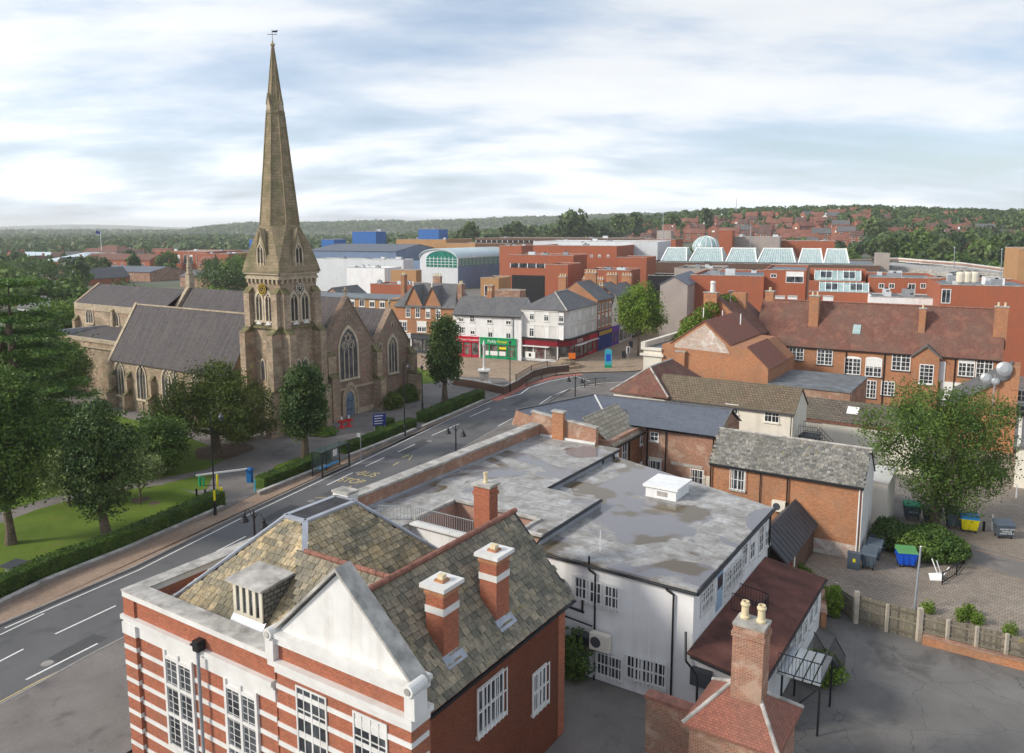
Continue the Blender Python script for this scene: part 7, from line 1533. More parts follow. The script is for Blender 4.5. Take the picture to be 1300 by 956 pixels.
# houses on the hillside
rnd = random.Random(5)
def house_mesh(i, wallm, roofm, w_, d_, h_, rise):
    fr = Fr(0); mb = MB(fr)
    gable_wall(mb, fr, -w_ / 2, w_ / 2, -d_ / 2, d_ / 2, -3, h_, h_ + rise, 'a', m=0); gable_roof(mb, fr, -w_ / 2, w_ / 2, -d_ / 2, d_ / 2, h_ + .05, h_ + rise + .05, 'a', oh=.35, th=.2, m=1)
    mb.box(w_ / 2 - 1.2, w_ / 2 - .2, -.5, .5, h_, h_ + rise + 1.4, 0)
    for x in (-w_ / 4, w_ / 4):
        for z in (.8, 3.4):
            if z + 1.4 < h_ + .4: mb.box(x - .9, x + .9, -d_ / 2 - .06, -d_ / 2, z, z + 1.3, 2); mb.box(x - .75, x + .75, -d_ / 2 - .09, -d_ / 2 - .06, z + .12, z + 1.18, 3)
    mb.box(-w_ / 2 - .05, -w_ / 2, -1, 1, 3.2, 4.4, 2)
    o = mb.build('hillside_house', [wallm, roofm, 'frame', 'glass']); me = o.data
    me.transform(Matrix.Translation(o.location)); bpy.data.objects.remove(o); return me
HM = [house_mesh(0, 'wall_rust', 'roof_brown', 8, 8, 5.2, 3), house_mesh(1, 'wall_rust', 'roof_rust', 10, 8, 5.4, 3.6), house_mesh(2, 'render', 'roof_brown', 9, 7, 5, 3), house_mesh(3, 'wall_rust', 'slate', 12, 8, 5.4, 3.2), house_mesh(4, 'wall_rust', 'roof_rust', 15, 8, 5.5, 3)]
HL = ['red brick hillside house with brown tiled roof among the trees', 'orange brick hillside house with orange tiled roof', 'white rendered hillside house with brown roof', 'orange brick hillside house with grey slate roof', 'terraced brick hillside houses with orange tiled roof']
houses = []
def put_house(x, y, k, yaw):
    for (a, b_) in houses:
        if math.hypot(a - x, b_ - y) < 13: return
    houses.append((x, y)); o = bpy.data.objects.new('hillside_house', HM[k]); C.objects.link(o); o.location = (x, y, elev(x, y)); o.rotation_euler = (0, 0, yaw)
    tag(o, HL[k], 'house', 'hillside houses ' + ('of red brick', 'of orange brick', 'in white render', 'with slate roofs', 'in terraces')[k])
n = 0
def pxpos(px, d): t = (px - 650) / FPX; return t * d, d
for lo, hi, d0, d1, cnt in ((870, 1000, 540, 720, 62), (1000, 1090, 480, 750, 46), (780, 880, 560, 700, 18), (700, 790, 430, 560, 10), (1110, 1210, 520, 700, 14), (1210, 1340, 420, 620, 12), (600, 700, 480, 700, 6)):
    for _ in range(cnt):
        px = rnd.uniform(lo, hi); d = rnd.uniform(d0, d1); x, y = pxpos(px, d); put_house(x, y, rnd.choice([0, 1, 1, 2, 3, 4, 4, 0]), R(rnd.choice([-20, -25, 65, -15, 20])))
for _ in range(46):
    px = rnd.uniform(-60, 330); d = rnd.uniform(430, 900); x, y = pxpos(px, d); put_house(x, y, rnd.choice([0, 1, 2, 3, 4]), R(rnd.choice([-30, 60, 10])))
# ================================================================ TREES AND PLANTS
def leaf_mesh(name, cents, nrms, size, asp=0.6, seed=0):
    rng = np.random.default_rng(seed); n = len(cents)
    nr = nrms / np.maximum(np.linalg.norm(nrms, axis=1, keepdims=True), 1e-6)
    rv = rng.normal(size=(n, 3)); t = np.cross(nr, rv); t /= np.maximum(np.linalg.norm(t, axis=1, keepdims=True), 1e-6); b = np.cross(nr, t)
    s = size * rng.uniform(.6, 1.35, (n, 1)); t = t * s * .5; b = b * s * .5 * asp
    v = np.stack([cents - t, cents - b * 1.0 + t * .1, cents + t, cents + b * 1.0 + t * .1], 1).reshape(-1, 3)
    me = bpy.data.meshes.new(name); me.vertices.add(4 * n); me.vertices.foreach_set('co', v.ravel()); me.loops.add(4 * n); me.loops.foreach_set('vertex_index', np.arange(4 * n, dtype=np.int32))
    me.polygons.add(n); me.polygons.foreach_set('loop_start', np.arange(0, 4 * n, 4, dtype=np.int32)); me.polygons.foreach_set('loop_total', np.full(n, 4, dtype=np.int32)); me.update(calc_edges=True)
    return me
def sample_lobes(lobes, n, rng, flat=0.0, fill=.35):
    L_ = np.array(lobes, float); w_ = (L_[:, 3] * L_[:, 4] + L_[:, 5] * L_[:, 4] + L_[:, 3] * L_[:, 5]); w_ = w_ / w_.sum()
    idx = rng.choice(len(L_), n, p=w_); d = rng.normal(size=(n, 3)); d /= np.linalg.norm(d, axis=1, keepdims=True)
    r = rng.uniform(fill, 1.0, (n, 1)) ** .45; L2 = L_[idx]
    c = L2[:, :3] + d * r * L2[:, 3:6]
    nr = d / L2[:, 3:6] * L2[:, 3:4]; nr = nr / np.linalg.norm(nr, axis=1, keepdims=True) + rng.normal(size=(n, 3)) * .55
    if flat: nr = nr * (1 - flat) + np.array([0, 0, 1.0]) * flat
    return c, nr
def auto_lobes(seed, rx, rz, zc, k=18, rl=.42, squash=1.0, taper=None, col=False):
    rng = random.Random(seed); out = [(0, 0, zc, rx * .72, rx * .72, rz * .78)]
    for i in range(k):
        h = 1 - 2 * (i + .5) / k; a = i * 2.399963 + rng.uniform(-.4, .4); rr = math.sqrt(1 - h * h) if not col else (1 - abs(h) ** 5) ** .5 * (1.05 - .2 * h); tp = taper((h + 1) / 2) if taper else 1
        q = rx * rl * rng.uniform(.75, 1.25); out.append((rr * math.cos(a) * rx * .68 * tp, rr * math.sin(a) * rx * .68 * tp, zc + h * rz * .72, q, q, min(q * squash, rz * .5)))
    return out
def crown_obj(name, me, mat, par):
    me.materials.append(M[mat]); o = bpy.data.objects.new(name, me); C.objects.link(o); o.parent = par; MW[o.name] = MW[par.name]; return o
def tree(name, label, base, h, lobes, n, size, mat, trunk_r=.3, trunk_h=None, seed=1, flat=0, limbs=6, bark='bark', cat='tree', group=None, lean=(0, 0), asp=.6, fill=.35, rough=0):
    t = thing(name, label, cat, base, 0, group); rng = np.random.default_rng(seed); rd = random.Random(seed)
    kc = max(60, n // 34); cc, cn = sample_lobes(lobes, kc, rng, flat, .55); ix = rng.integers(0, kc, n); sg = size * 1.25
    if flat: kc = n // 14; cc, cn = sample_lobes(lobes, kc, rng, flat, .2); ix = rng.integers(0, kc, n); sg = size * 1.0
    c = cc[ix] + rng.normal(size=(n, 3)) * np.array([sg, sg, sg * (.16 if flat else .8)]); nr = cn[ix] * .8 + rng.normal(size=(n, 3)) * .45
    # leaves sit in sprays so that light and sky pass between; break the outline: sprays that reach out of the lobes
    if rough: c = c + rng.normal(size=c.shape) * rough
    crown_obj('crown', leaf_mesh('crown', c, nr, size, asp, seed), mat, t)
    mb = MB(); th = trunk_h or h * .5; b0 = Vector(base); rings = 5; prev = b0 + Vector((0, 0, -.1)); pr = trunk_r * 1.35
    for k in range(1, rings + 1):
        f = k / rings; p = b0 + Vector((lean[0] * f + rd.uniform(-.06, .06), lean[1] * f + rd.uniform(-.06, .06), th * f)); r_ = trunk_r * (1.1 - .6 * f); mb.tube(prev, p, pr, r_, 10); prev, pr = p, r_
    top = prev
    for k in range(limbs):
        l = lobes[rd.randrange(len(lobes))]; e = b0 + Vector(l[:3]); s = b0 + (top - b0) * rd.uniform(.5, 1.0); m_ = s.lerp(e, .5) + Vector((0, 0, -.2)); mb.tube(s, m_, trunk_r * .45, trunk_r * .28, 7); mb.tube(m_, e, trunk_r * .28, trunk_r * .1, 6)
    mb.build('trunk', bark, t); return t
def col_tree(label, px, py, top, halfw, mat, seed, n=15000, size=.3, low=.16):
    g = G(px, py, .08); d = g.y; ppm = FPX / d * .985; h = (py - top) / ppm * 1.02; rx = halfw * .76 / ppm
    z0 = h * low; rz = (h - z0) / 2; zc = z0 + rz
    lb = auto_lobes(seed, rx, rz, zc, 40, .36, 1.25, col=True); return tree('columnar_tree', label, g, h, lb, n, size, mat, .45, z0 + 1.5, seed, limbs=5)
col_tree('tall dense columnar tree in front of the church tower beside the drive', 388, 584, 457, 30, 'leaf_dark', 3, 16000, .30, .19)
col_tree('tall narrow dark tree in front of the twin gabled brick building', 565, 511, 393, 23, 'leaf_dark', 4, 14000, .34, .17)
# big leaning clipped lime on the lawn
g = G(138, 688, .1)
lb = [(x, y * 1, z * 1, r, r, r * 1.1) for x, y, z, r in ((-1.4, .1, 9.0, 1.5), (.2, 0, 9.4, 1.6), (-.6, 0, 10.2, 1.3), (-1.8, 0, 7.6, 1.5), (.5, .2, 7.8, 1.9), (1.9, 0, 8.0, 1.2), (-1.5, 0, 6.1, 1.6), (0, 0, 6.2, 2.0), (1.9, 0, 6.6, 1.1), (-1.2, 0, 4.6, 1.5), (0, .4, 4.5, 1.7), (.8, 0, 5.0, 1.3), (-.9, 0, 3.3, 1.2), (.1, 0, 3.1, 1.2), (-.5, -1.2, 7, 1.5), (.2, -1.3, 5.2, 1.4), (-.4, 1.3, 8, 1.5), (-.4, -1.0, 8.9, 1.3), (.1, 1.4, 5.4, 1.5))]
tree('pollarded_lime', 'large dense lime with thick knobbly trunk on the lawn behind the hedge', g, 11, lb, 22000, .24, 'leaf_dark', .42, 3.4, 7, lean=(-.5, 0), rough=.06)
g = G(275, 578, .1)
lb = [(x, y, z, r * 1.15, r * 1.15, r * .75) for x, y, z, r in ((0, 0, 8.2, 2.2), (-2.2, 0, 7.0, 2.1), (2.2, .2, 7.3, 2.1), (-4.2, 0, 5.4, 1.8), (4.0, 0, 5.6, 1.9), (0, 1.5, 6.2, 2.6), (-2.4, -1.0, 5.0, 2.0), (2.0, -1.5, 5.2, 2.2), (-4.8, .3, 3.8, 1.5), (4.9, .5, 4.1, 1.5), (0, -2.2, 4.5, 2.0), (-2.9, -1.8, 3.4, 1.5), (3.0, -2, 3.5, 1.5), (.4, -.4, 9.4, 1.2), (-1.2, 2.5, 5.2, 2.1), (5.4, .8, 2.8, 1.1), (1.2, 0, 8.9, 1.2))]
tree('spreading_yew', 'broad spreading olive green yew left of the church tower', g, 10, lb, 24000, .32, 'leaf_yew', .55, 4.2, 8, rough=.22, limbs=10, asp=.4)
# small pale trees and weeping tree on the lawn
g = G(178, 640, .1); tree('small_variegated_tree', 'small pale leaved tree with thin trunk right of the lime on the lawn', g, 4.8, auto_lobes(11, 1.9, 1.6, 3.3, 14, .42), 5000, .22, 'leaf_pale', .09, 2.6, 11)
g = G(88, 640, .1); tree('pale_variegated_shrub_tree', 'pale yellow green variegated tree left behind the lime', g, 5, auto_lobes(12, 2.0, 2.3, 3.0, 14, .45), 7000, .22, 'leaf_pale', .1, 2.4, 12)
g = G(204, 603, .1); tree('weeping_tree', 'dark weeping tree with drooping mound of leaves in front of the church aisle', g, 6.5, auto_lobes(13, 3.0, 2.6, 3.4, 20, .36, 1.3), 12000, .26, 'leaf_mid', .2, 2.8, 13, rough=.1)
g = G(300, 560, .08); tree('trimmed_yew_bush', 'small dark yew bush at the foot of the church tower', g, 3, auto_lobes(14, 1.9, 1.5, 1.7, 12, .45), 4500, .25, 'leaf_yew', .12, 1.0, 14, cat='shrub')
# cedar with flat tiers
g = G(28, 596, .1); lb = []; rd = random.Random(3)
for lv in range(11):
    z = 2.6 + lv * 1.62; rr = 8.4 * (1 - (lv / 11.5)) ** .75 + .6; k = max(3, int(rr * 2.1))
    for i in range(k):
        a = i * 2 * math.pi / k + lv * .7 + rd.uniform(-.25, .25); r_ = rr * rd.uniform(.35, .95); q = rd.uniform(1.3, 2.1); lb.append((r_ * math.cos(a), r_ * math.sin(a), z + rd.uniform(-.12, .12) - r_ * .07, q, q, .26))
tree('cedar_tree', 'huge dark cedar with flat layered branches at the left of the church', g, 19, lb, 60000, .36, 'leaf_cedar', .5, 15, 21, flat=.55, limbs=16, asp=.45, rough=.05, fill=.1)
g = G(14, 690, .1); lb = auto_lobes(22, 3.4, 5.8, 8.3, 34, .40, 1.1)
tree('dark_broadleaf_tree', 'tall dark broadleaf tree cut by the left picture edge', g, 14, lb, 26000, .26, 'leaf_mid', .35, 4.5, 22, rough=.12)
g = G(-30, 590, .1); tree('dark_broadleaf_tree', 'second dark tree behind the left edge tree', g, 13, auto_lobes(23, 5, 5.6, 7.5, 26, .4), 14000, .36, 'leaf_cedar', .35, 4.5, 23, rough=.15)
for i, (px, py, hh, rr, mt) in enumerate(((60, 520, 10, 5, 'leaf_mid'), (20, 500, 11, 6, 'leaf_dark'), (118, 498, 8, 4.0, 'leaf_yew'))):
    g = G(px, py, .1); tree('churchyard_tree', ('mid green tree behind the cedar', 'dark tree left of and behind the cedar', 'olive bush tree between cedar and church aisle')[i], g, hh, auto_lobes(30 + i, rr, hh * .42, hh * .55, 22, .42), 9000, .4, mt, .3, 4, 30 + i, rough=.15)
# trees behind the church (left)
for i, (px, py, dist, hh, rr, mt) in enumerate(((72, 400, 165, 9, 5, 'leaf_bright'), (50, 410, 160, 8, 5.5, 'leaf_mid'), (90, 395, 180, 8, 4, 'leaf_mid'), (35, 372, 300, 13, 9, 'leaf_dark'), (60, 372, 285, 12, 7, 'leaf_dark'), (20, 366, 320, 11, 9, 'leaf_mid'), (130, 378, 190, 8, 4.5, 'leaf_bright'), (150, 376, 200, 10, 5, 'leaf_dark'), (165, 378, 195, 9, 4, 'leaf_mid'), (185, 380, 190, 8.5, 6, 'leaf_dark'), (205, 380, 185, 7.5, 4, 'leaf_mid'), (240, 378, 190, 8, 5, 'leaf_mid'), (262, 372, 230, 7, 5, 'leaf_bright'), (282, 370, 260, 12, 6, 'leaf_dark'), (300, 370, 270, 14, 6, 'leaf_mid'), (275, 352, 310, 13, 7, 'leaf_dark'), (306, 352, 330, 13, 7, 'leaf_mid'))):
    x, y = pxpos(px, dist); g = Vector((x, y, 0)); tree('distant_tree', ('bright green', 'mid green', 'dark green')[['leaf_bright', 'leaf_mid', 'leaf_dark'].index(mt)] + ' round tree in the tree belt behind the church roofs', g, hh, auto_lobes(50 + i, rr, hh * .42, hh * .56, 16, .42), 2600, .75, mt, .3, 4, 50 + i, rough=.2, group='tree belt behind the church, ' + mt[5:] + ' trees')
# plaza tree
g = G(810, 452, .1); tree('bright_plaza_tree', 'bright green rounded tree with thin trunk standing in the pedestrian street', g, 16, [(x * 1.0, y, z, r, r, r * .95) for x, y, z, r in ((0, 0, 9, 3.2), (-2.3, 0, 8.0, 2.0), (2.6, 0, 8.3, 2.2), (0.8, 0, 12.2, 2.0), (-.7, 1, 11.4, 1.8), (2.0, 0, 10.6, 2.0), (3.3, 0, 7.0, 1.6), (-1.6, 0, 6.2, 1.7), (1.2, -1.2, 6.3, 2.0), (-2.3, .5, 10.0, 1.6), (0, -2.4, 8.5, 1.8), (.8, 2.4, 8.5, 2.0))], 15000, .36, 'leaf_bright', .2, 6, 41, rough=.15)
# big airy tree in the yard on the right
g = G(1186, 668, 0)
lb = [(x, y, z, r, r, r * .9) for x, y, z, r in ((-.6, 0, 9.6, 2.0), (-1.8, .5, 10.8, 1.3), (1.6, 0, 9.8, 1.7), (3.4, .3, 8.8, 1.6), (-3.2, 0, 8.6, 1.6), (-1.4, -1, 8.0, 1.8), (1.0, -1, 7.8, 1.9), (3.6, 0, 7.0, 1.4), (-4.2, 0, 7.2, 1.3), (-2.6, 0, 6.2, 1.6), (0, 0, 6.0, 2.1), (2.2, -.6, 5.6, 1.8), (4.2, .3, 5.2, 1.2), (-1.3, -.5, 4.6, 1.5), (1.0, -.5, 4.2, 1.6), (2.6, 0, 3.6, 1.3), (.2, 0, 3.0, 1.4), (-4.6, .4, 8.8, .9), (4.5, .2, 9.4, .9), (-.6, 1.8, 8.6, 1.9), (1.8, 2, 7.6, 1.8), (.2, 0, 1.7, 1.2), (1.3, -.6, 2.4, 1.3), (-.5, -.4, 3.4, 1.5), (3.3, -.4, 4.3, 1.3))]
lb = [(a * 1.2, b * 1.1, c, d * 1.06, e * 1.06, f) for a, b, c, d, e, f in lb]
tree('airy_yard_tree', 'large airy ash tree with ivy clad trunk overhanging the bins in the yard', g, 12.5, lb, 38000, .23, 'leaf_mid', .32, 5, 42, rough=.28, limbs=14, asp=.45)
# shrubs
def bush(name, label, px, py, rx, h, mat, n, size, seed, z=0, group=None, asp=.6, sy=1):
    g = G(px, py, z); lb = auto_lobes(seed, rx, h * .55, h * .45, 20, .45); lb = [(a, b * sy, c, d, e, f) for a, b, c, d, e, f in lb]
    t = thing(name, label, 'shrub', g, 0, group); rng = np.random.default_rng(seed); c, nr = sample_lobes(lb, n, rng, 0, .5); c[:, 2] = np.abs(c[:, 2]); crown_obj('leaves', leaf_mesh('leaves', c, nr, size, asp, seed), mat, t)
    mb = MB()
    for k in range(5): a = k * 1.26; mb.tube(g, g + Vector((math.cos(a) * rx * .5, math.sin(a) * rx * .5, h * .6)), .05, .02, 6)
    mb.build('stem', 'bark', t); return t
bush('laurel_thicket', 'large rounded dark green shrub between the blue bin and the yellow bin', 1175, 702, 2.7, 1.9, 'leaf_mid', 13000, .2, 61)
bush('laurel_thicket', 'lower right shoulder of dark green shrubbery beside the broken chair', 1205, 708, 1.4, 1.5, 'leaf_mid', 5000, .2, 62)
bush('dark_conifer_bush', 'blue green conifer bush left of the big rounded shrub', 1127, 696, 1.2, 2.5, 'leaf_dark', 5500, .2, 63)
bush('church_wall_shrub', 'yellow green shrub against the church gable wall', 497, 519, 1.7, 2.2, 'leaf_yew', 4000, .22, 64); bush('church_wall_shrub', 'dark shrub at the right hand corner of the church gable', 517, 510, 1.7, 2.4, 'leaf_mid', 4000, .22, 65)
bush('yard_corner_shrub', 'bright green weedy shrub under the iron fire escape', 1043, 862, 1.2, 1.4, 'leaf_bright', 3500, .16, 66); bush('fence_creeper', 'yellow green creeper growing over the end of the board fence', 1057, 782, .6, 2.2, 'leaf_bright', 2500, .13, 67)
bush('alley_shrub', 'pale green shrub in the gap between brick hall and white block', 728, 858, 1.2, 2.6, 'leaf_mid', 3500, .17, 68); bush('tower_foot_shrub', 'grass green shrub at the foot of the church tower behind the columnar tree', 412, 552, 1.6, .8, 'leaf_bright', 2500, .2, 69)
u_, z_ = F.onb(885, 384, 111); g = F.p(u_, 109, z_ - 3.5); t = thing('wall_climber', 'bright green climber covering the side of the tall gabled shop house', 'climber', g); rng = np.random.default_rng(5); c, nr = sample_lobes([(a, b, c_, r, r, r) for a, b, c_, r in ((0, 0, 0, 1.8), (-1.6, 0, -2.4, 1.6), (1.5, 0, 1.6, 1.5), (3.0, 1.0, 2.6, 1.3), (5.0, 3, 3.4, 1.3), (-2.0, 0, -4.5, 1.2), (-.6, 0, -1.2, 1.6), (6.5, 5, 3.2, 1.3))], 7000, rng); crown_obj('leaves', leaf_mesh('leaves', c, nr, .32, .6, 5), 'leaf_bright', t)
for i, (px, py) in enumerate(((1220, 788), (1240, 792), (1230, 782), (1282, 806), (1178, 778), (1045, 757), (1025, 735), (1015, 728))):
    bush('weed_clump', 'pale green weed clump growing along the board fence and yard wall', px, py, .45, .8, 'leaf_bright', 500, .13, 80 + i, group='weeds along the fence')
# hedges
def hedge(label, pxs, w_, h_, seed, z=.1, mat='leaf_hedge'):
    pl = gp(*pxs); t = thing('hedge', label, 'hedge', pl[0]); mb = MB(); A = offset(pl, -w_ / 2 + .06); B = offset(pl, w_ / 2 - .06); V = lambda p, z_: Vector((p.x, p.y, z_))
    for i in range(len(pl) - 1): q = (B[i], B[i + 1], A[i + 1], A[i]); mb.hexa([V(p, z) for p in q] + [V(p, h_ - .06) for p in q])
    mb.build('hedge_core', mat, t)
    rng = np.random.default_rng(seed); cs = []; ns = []
    for a, b in zip(pl, pl[1:]):
        L_ = (b - a).length; d = np.array((b - a).normalized()); nn = np.array((d[1], -d[0], 0)); n = int(L_ * 620)
        s = rng.uniform(0, L_, n); f = rng.integers(0, 3, n); u = rng.uniform(-1, 1, n); zz = rng.uniform(z, h_, n)
        p = np.array(a) + s[:, None] * d
        side = np.where(f == 0, 1, -1); off_ = np.where(f == 2, u * w_ / 2, side * w_ / 2) + rng.normal(size=n) * .03
        hh = np.where(f == 2, h_ + .04 * np.sin(s * 1.7), zz) + rng.normal(size=n) * .035
        p = p + off_[:, None] * nn; p[:, 2] = hh; nv = np.where((f == 2)[:, None], np.array([0, 0, 1.0]), side[:, None] * nn) + rng.normal(size=(n, 3)) * .6; cs.append(p); ns.append(nv)
    crown_obj('leaves', (lambda me: me)(leaf_mesh('leaves', np.concatenate(cs) - np.array(pl[0]), np.concatenate(ns), .13, .7, seed)), mat, t); return t
hedge('long clipped hedge along the churchyard beside the pavement, left of the gate', ((-90, 800), (-20, 768), (60, 731), (160, 695), (280, 641)), 1.2, 1.35, 1)
hedge('clipped hedge between the gate and the bus shelter', ((330, 621), (370, 606), (414, 585)), 1.3, 1.15, 2)
hedge('clipped hedge running from the bus shelter to the notice board gap', ((437, 577), (480, 561), (524, 542)), 1.2, 1.15, 3)
hedge('clipped hedge section nearest the plaza wall', ((535, 537), (570, 522), (610, 506)), 1.5, 1.3, 4)
hedge('short hedge block behind the dark notice board', ((481, 548), (497, 541)), 1.0, 1.1, 5)
# low stone edging wall in front of the hedges
def edge_wall(label, pxs, h=.38): return wall_run('low_stone_wall', label, gp(*pxs), .3, h, 'kerb', 'coping', .08)
edge_wall('low mossy stone wall in front of the long left hedge', ((-90, 812), (0, 771), (60, 742), (160, 702), (283, 648))); edge_wall('low stone wall in front of the hedge between gate and shelter', ((328, 630), (370, 613), (414, 595))); edge_wall('low stone wall in front of the hedge past the bus shelter', ((441, 583), (484, 566), (527, 548))); edge_wall('low stone wall in front of the hedge nearest the plaza', ((536, 545), (574, 529), (614, 511)))
# distant individual trees
protos = []
for i, (rx, rz, zc, mt) in enumerate(((4.2, 4, 6, 'leaf_far'), (3.4, 5, 6.6, 'leaf_far'), (5.2, 4.2, 5.8, 'leaf_mid'), (4.5, 4.0, 5.4, 'leaf_mid'))):
    rng = np.random.default_rng(90 + i); c, nr = sample_lobes(auto_lobes(90 + i, rx, rz, zc, 14, .42), 620, rng); c += rng.normal(size=c.shape) * .2; me = leaf_mesh('far_crown', c, nr, 1.5, .75, 90 + i); me.materials.append(M[mt])
    mb = MB(); mb.tube((0, 0, -1), (0, 0, 4), .35, .2, 7); o = mb.build('trunk', 'bark'); tm = o.data; tm.transform(Matrix.Translation(o.location)); bpy.data.objects.remove(o); protos.append((me, tm))
def far_tree(x, y, k, s):
    e = bpy.data.objects.new('far_tree', None); C.objects.link(e); e.location = (x, y, elev(x, y)); e.scale = (s, s, s * rnd.uniform(.85, 1.15)); e.rotation_euler = (0, 0, rnd.uniform(0, 6.28))
    tag(e, ('dark rounded tree', 'dark taller oval tree', 'mid green broad tree', 'mid green low tree')[k] + ' standing between the town roofs and the hillside', 'tree', 'trees beyond the town roofs, ' + ('dark rounded', 'dark tall', 'broad', 'low')[k])
    for nm, me in zip(('crown', 'trunk'), protos[k]): o = bpy.data.objects.new(nm, me); C.objects.link(o); o.parent = e
for lo, hi, d0, d1, cnt, s0, s1 in ((570, 700, 380, 520, 34, .8, 1.3), (700, 860, 380, 520, 30, .8, 1.2), (855, 905, 350, 420, 10, .9, 1.3), (940, 1110, 370, 470, 26, .8, 1.1), (1110, 1320, 330, 450, 44, .9, 1.5), (1130, 1300, 280, 330, 12, .8, 1.1), (-60, 330, 360, 520, 50, .7, 1.1), (-60, 100, 210, 330, 16, .8, 1.2), (300, 400, 330, 420, 10, .8, 1.1), (390, 570, 420, 560, 22, .8, 1.2)):
    for _ in range(cnt): x, y = pxpos(rnd.uniform(lo, hi), rnd.uniform(d0, d1)); far_tree(x, y, rnd.randrange(4), rnd.uniform(s0, s1))
for px, d, s in ((728, 600, 2.6), (717, 610, 2.0), (645, 600, 2.1), (656, 610, 2.2), (673, 590, 1.6), (597, 560, 2.1), (586, 560, 1.7), (741, 600, 1.9), (622, 560, 1.6), (760, 600, 1.8), (785, 620, 1.9), (700, 600, 1.5), (805, 640, 1.7), (850, 640, 1.6), (893, 640, 1.6), (1100, 520, 1.6), (1290, 380, 1.6)): x, y = pxpos(px, d); far_tree(x, y, rnd.randrange(2), s)
# woods nobody could count
def woods(name, label, region, ntree, per, size, mat, rx=4.5, rz=5, seed=0, skip=True):
    rng = np.random.default_rng(seed); cs = []; ns = []; k = 0; tries = 0
    while k < ntree and tries < ntree * 6:
        tries += 1; px, d = region(rng); x, y = pxpos(px, d)
        if skip and any(abs(a - x) < 9 and abs(b - y) < 11 for a, b in houses): continue
        k += 1; s = rng.uniform(.7, 1.35); z = elev(x, y); n = per; dv = rng.normal(size=(n, 3)); dv /= np.linalg.norm(dv, axis=1, keepdims=True); dv[:, 2] = np.abs(dv[:, 2]) * 1.0 - .25
        r = rng.uniform(.75, 1.05, (n, 1)); cs.append(np.array([x, y, z + rz * .9 * s]) + dv * r * np.array([rx, rx, rz]) * s); ns.append(dv + rng.normal(size=(n, 3)) * .2)
    o = bpy.data.objects.new(name, leaf_mesh(name, np.concatenate(cs), np.concatenate(ns), size, .85, seed)); o.data.materials.append(M[mat]); C.objects.link(o); tag(o, label, 'woodland', kind='stuff')
def reg(lo, hi, d0, d1, p=.5): return lambda rng: (rng.uniform(lo, hi), (rng.uniform(d0 ** p, d1 ** p)) ** (1 / p))
def hill(rng):
    px = rng.uniform(740, 1420); d = rng.uniform(600, 1040)
    if 870 < px < 1080 and d < 730 and rng.random() < .55: return hill(rng)
    if px > 1080 and rng.random() < .5: d = rng.uniform(440, 800)
    return px, d
woods('hillside_woodland', 'dense dark green woodland covering the hill beyond the town', hill, 2400, 70, 2.0, 'leaf_far', seed=1)
woods('valley_woodland', 'hazy green tree cover over the plain at the left', reg(-250, 720, 640, 2300), 2900, 22, 4.5, 'leaf_far', 7, 6, seed=2)
woods('ridge_woodland', 'blue green wooded ridge on the horizon behind the spire', reg(200, 1300, 2300, 3100), 2600, 14, 9, 'leaf_far', 16, 9, seed=3, skip=False)
woods('far_plain_woodland', 'faint hazy woods on the far left horizon', reg(-300, 500, 2400, 6500), 1800, 10, 14, 'leaf_far', 24, 9, seed=4, skip=False)
# ================================================================ STREET FURNITURE AND YARD THINGS
def double_lamp(label, px, ytop, a=None, base=None):
    if base is None: b, z = F.ona(px, ytop, a); base = F.p(a, b, .1); h = z - .1
    else: h = base[1]; base = base[0]
    t = thing('double_street_lamp', label, 'street lamp', base, F.r, 'twin bell lamps along the road')
    mb = MB(); mb.lathe(base, [(.16, 0), (.16, .9), (.09, 1.0), (.06, h - .3), (.09, h - .25), (.05, h + .15), (.02, h + .3)], 12); mb.build('pole', 'black', t)
    for s in (-1, 1):
        mb = MB(); pts = [base + Vector((0, 0, h - .35))] + [base + (F.p(1, 0) * s * (.75 * k / 6) if False else Vector((F.c, F.s, 0)) * s * (.1 + .85 * k / 6)) + Vector((0, 0, h - .3 + .45 * math.sin(math.pi * (k / 6) * .92))) for k in range(7)]
        mb.path(pts, .028); mb.build('bracket', 'black', t)
        mb = MB(); c = pts[-1] - Vector((0, 0, .55)); mb.lathe(c, [(.30, 0), (.29, .05), (.2, .25), (.13, .32), (.12, .45), (.05, .6)], 14); o = mb.build('lamp_shade', 'black', t)
        m2 = MB(); m2.lathe(c - Vector((0, 0, .06)), [(.1, 0), (.22, .05)], 12); m2.build('bulb_glass', 'frame', o)
    return t
rk = -46.5
double_lamp('twin bell street lamp standing nearest, left of the hall roof', 322, 652, a=-41.0); double_lamp('twin bell street lamp beside the road above the brick parapet', 578.5, 543, a=-47.0); double_lamp('twin bell street lamp beyond the blue slate roof at the bend', 730.5, 478, a=-47.5)
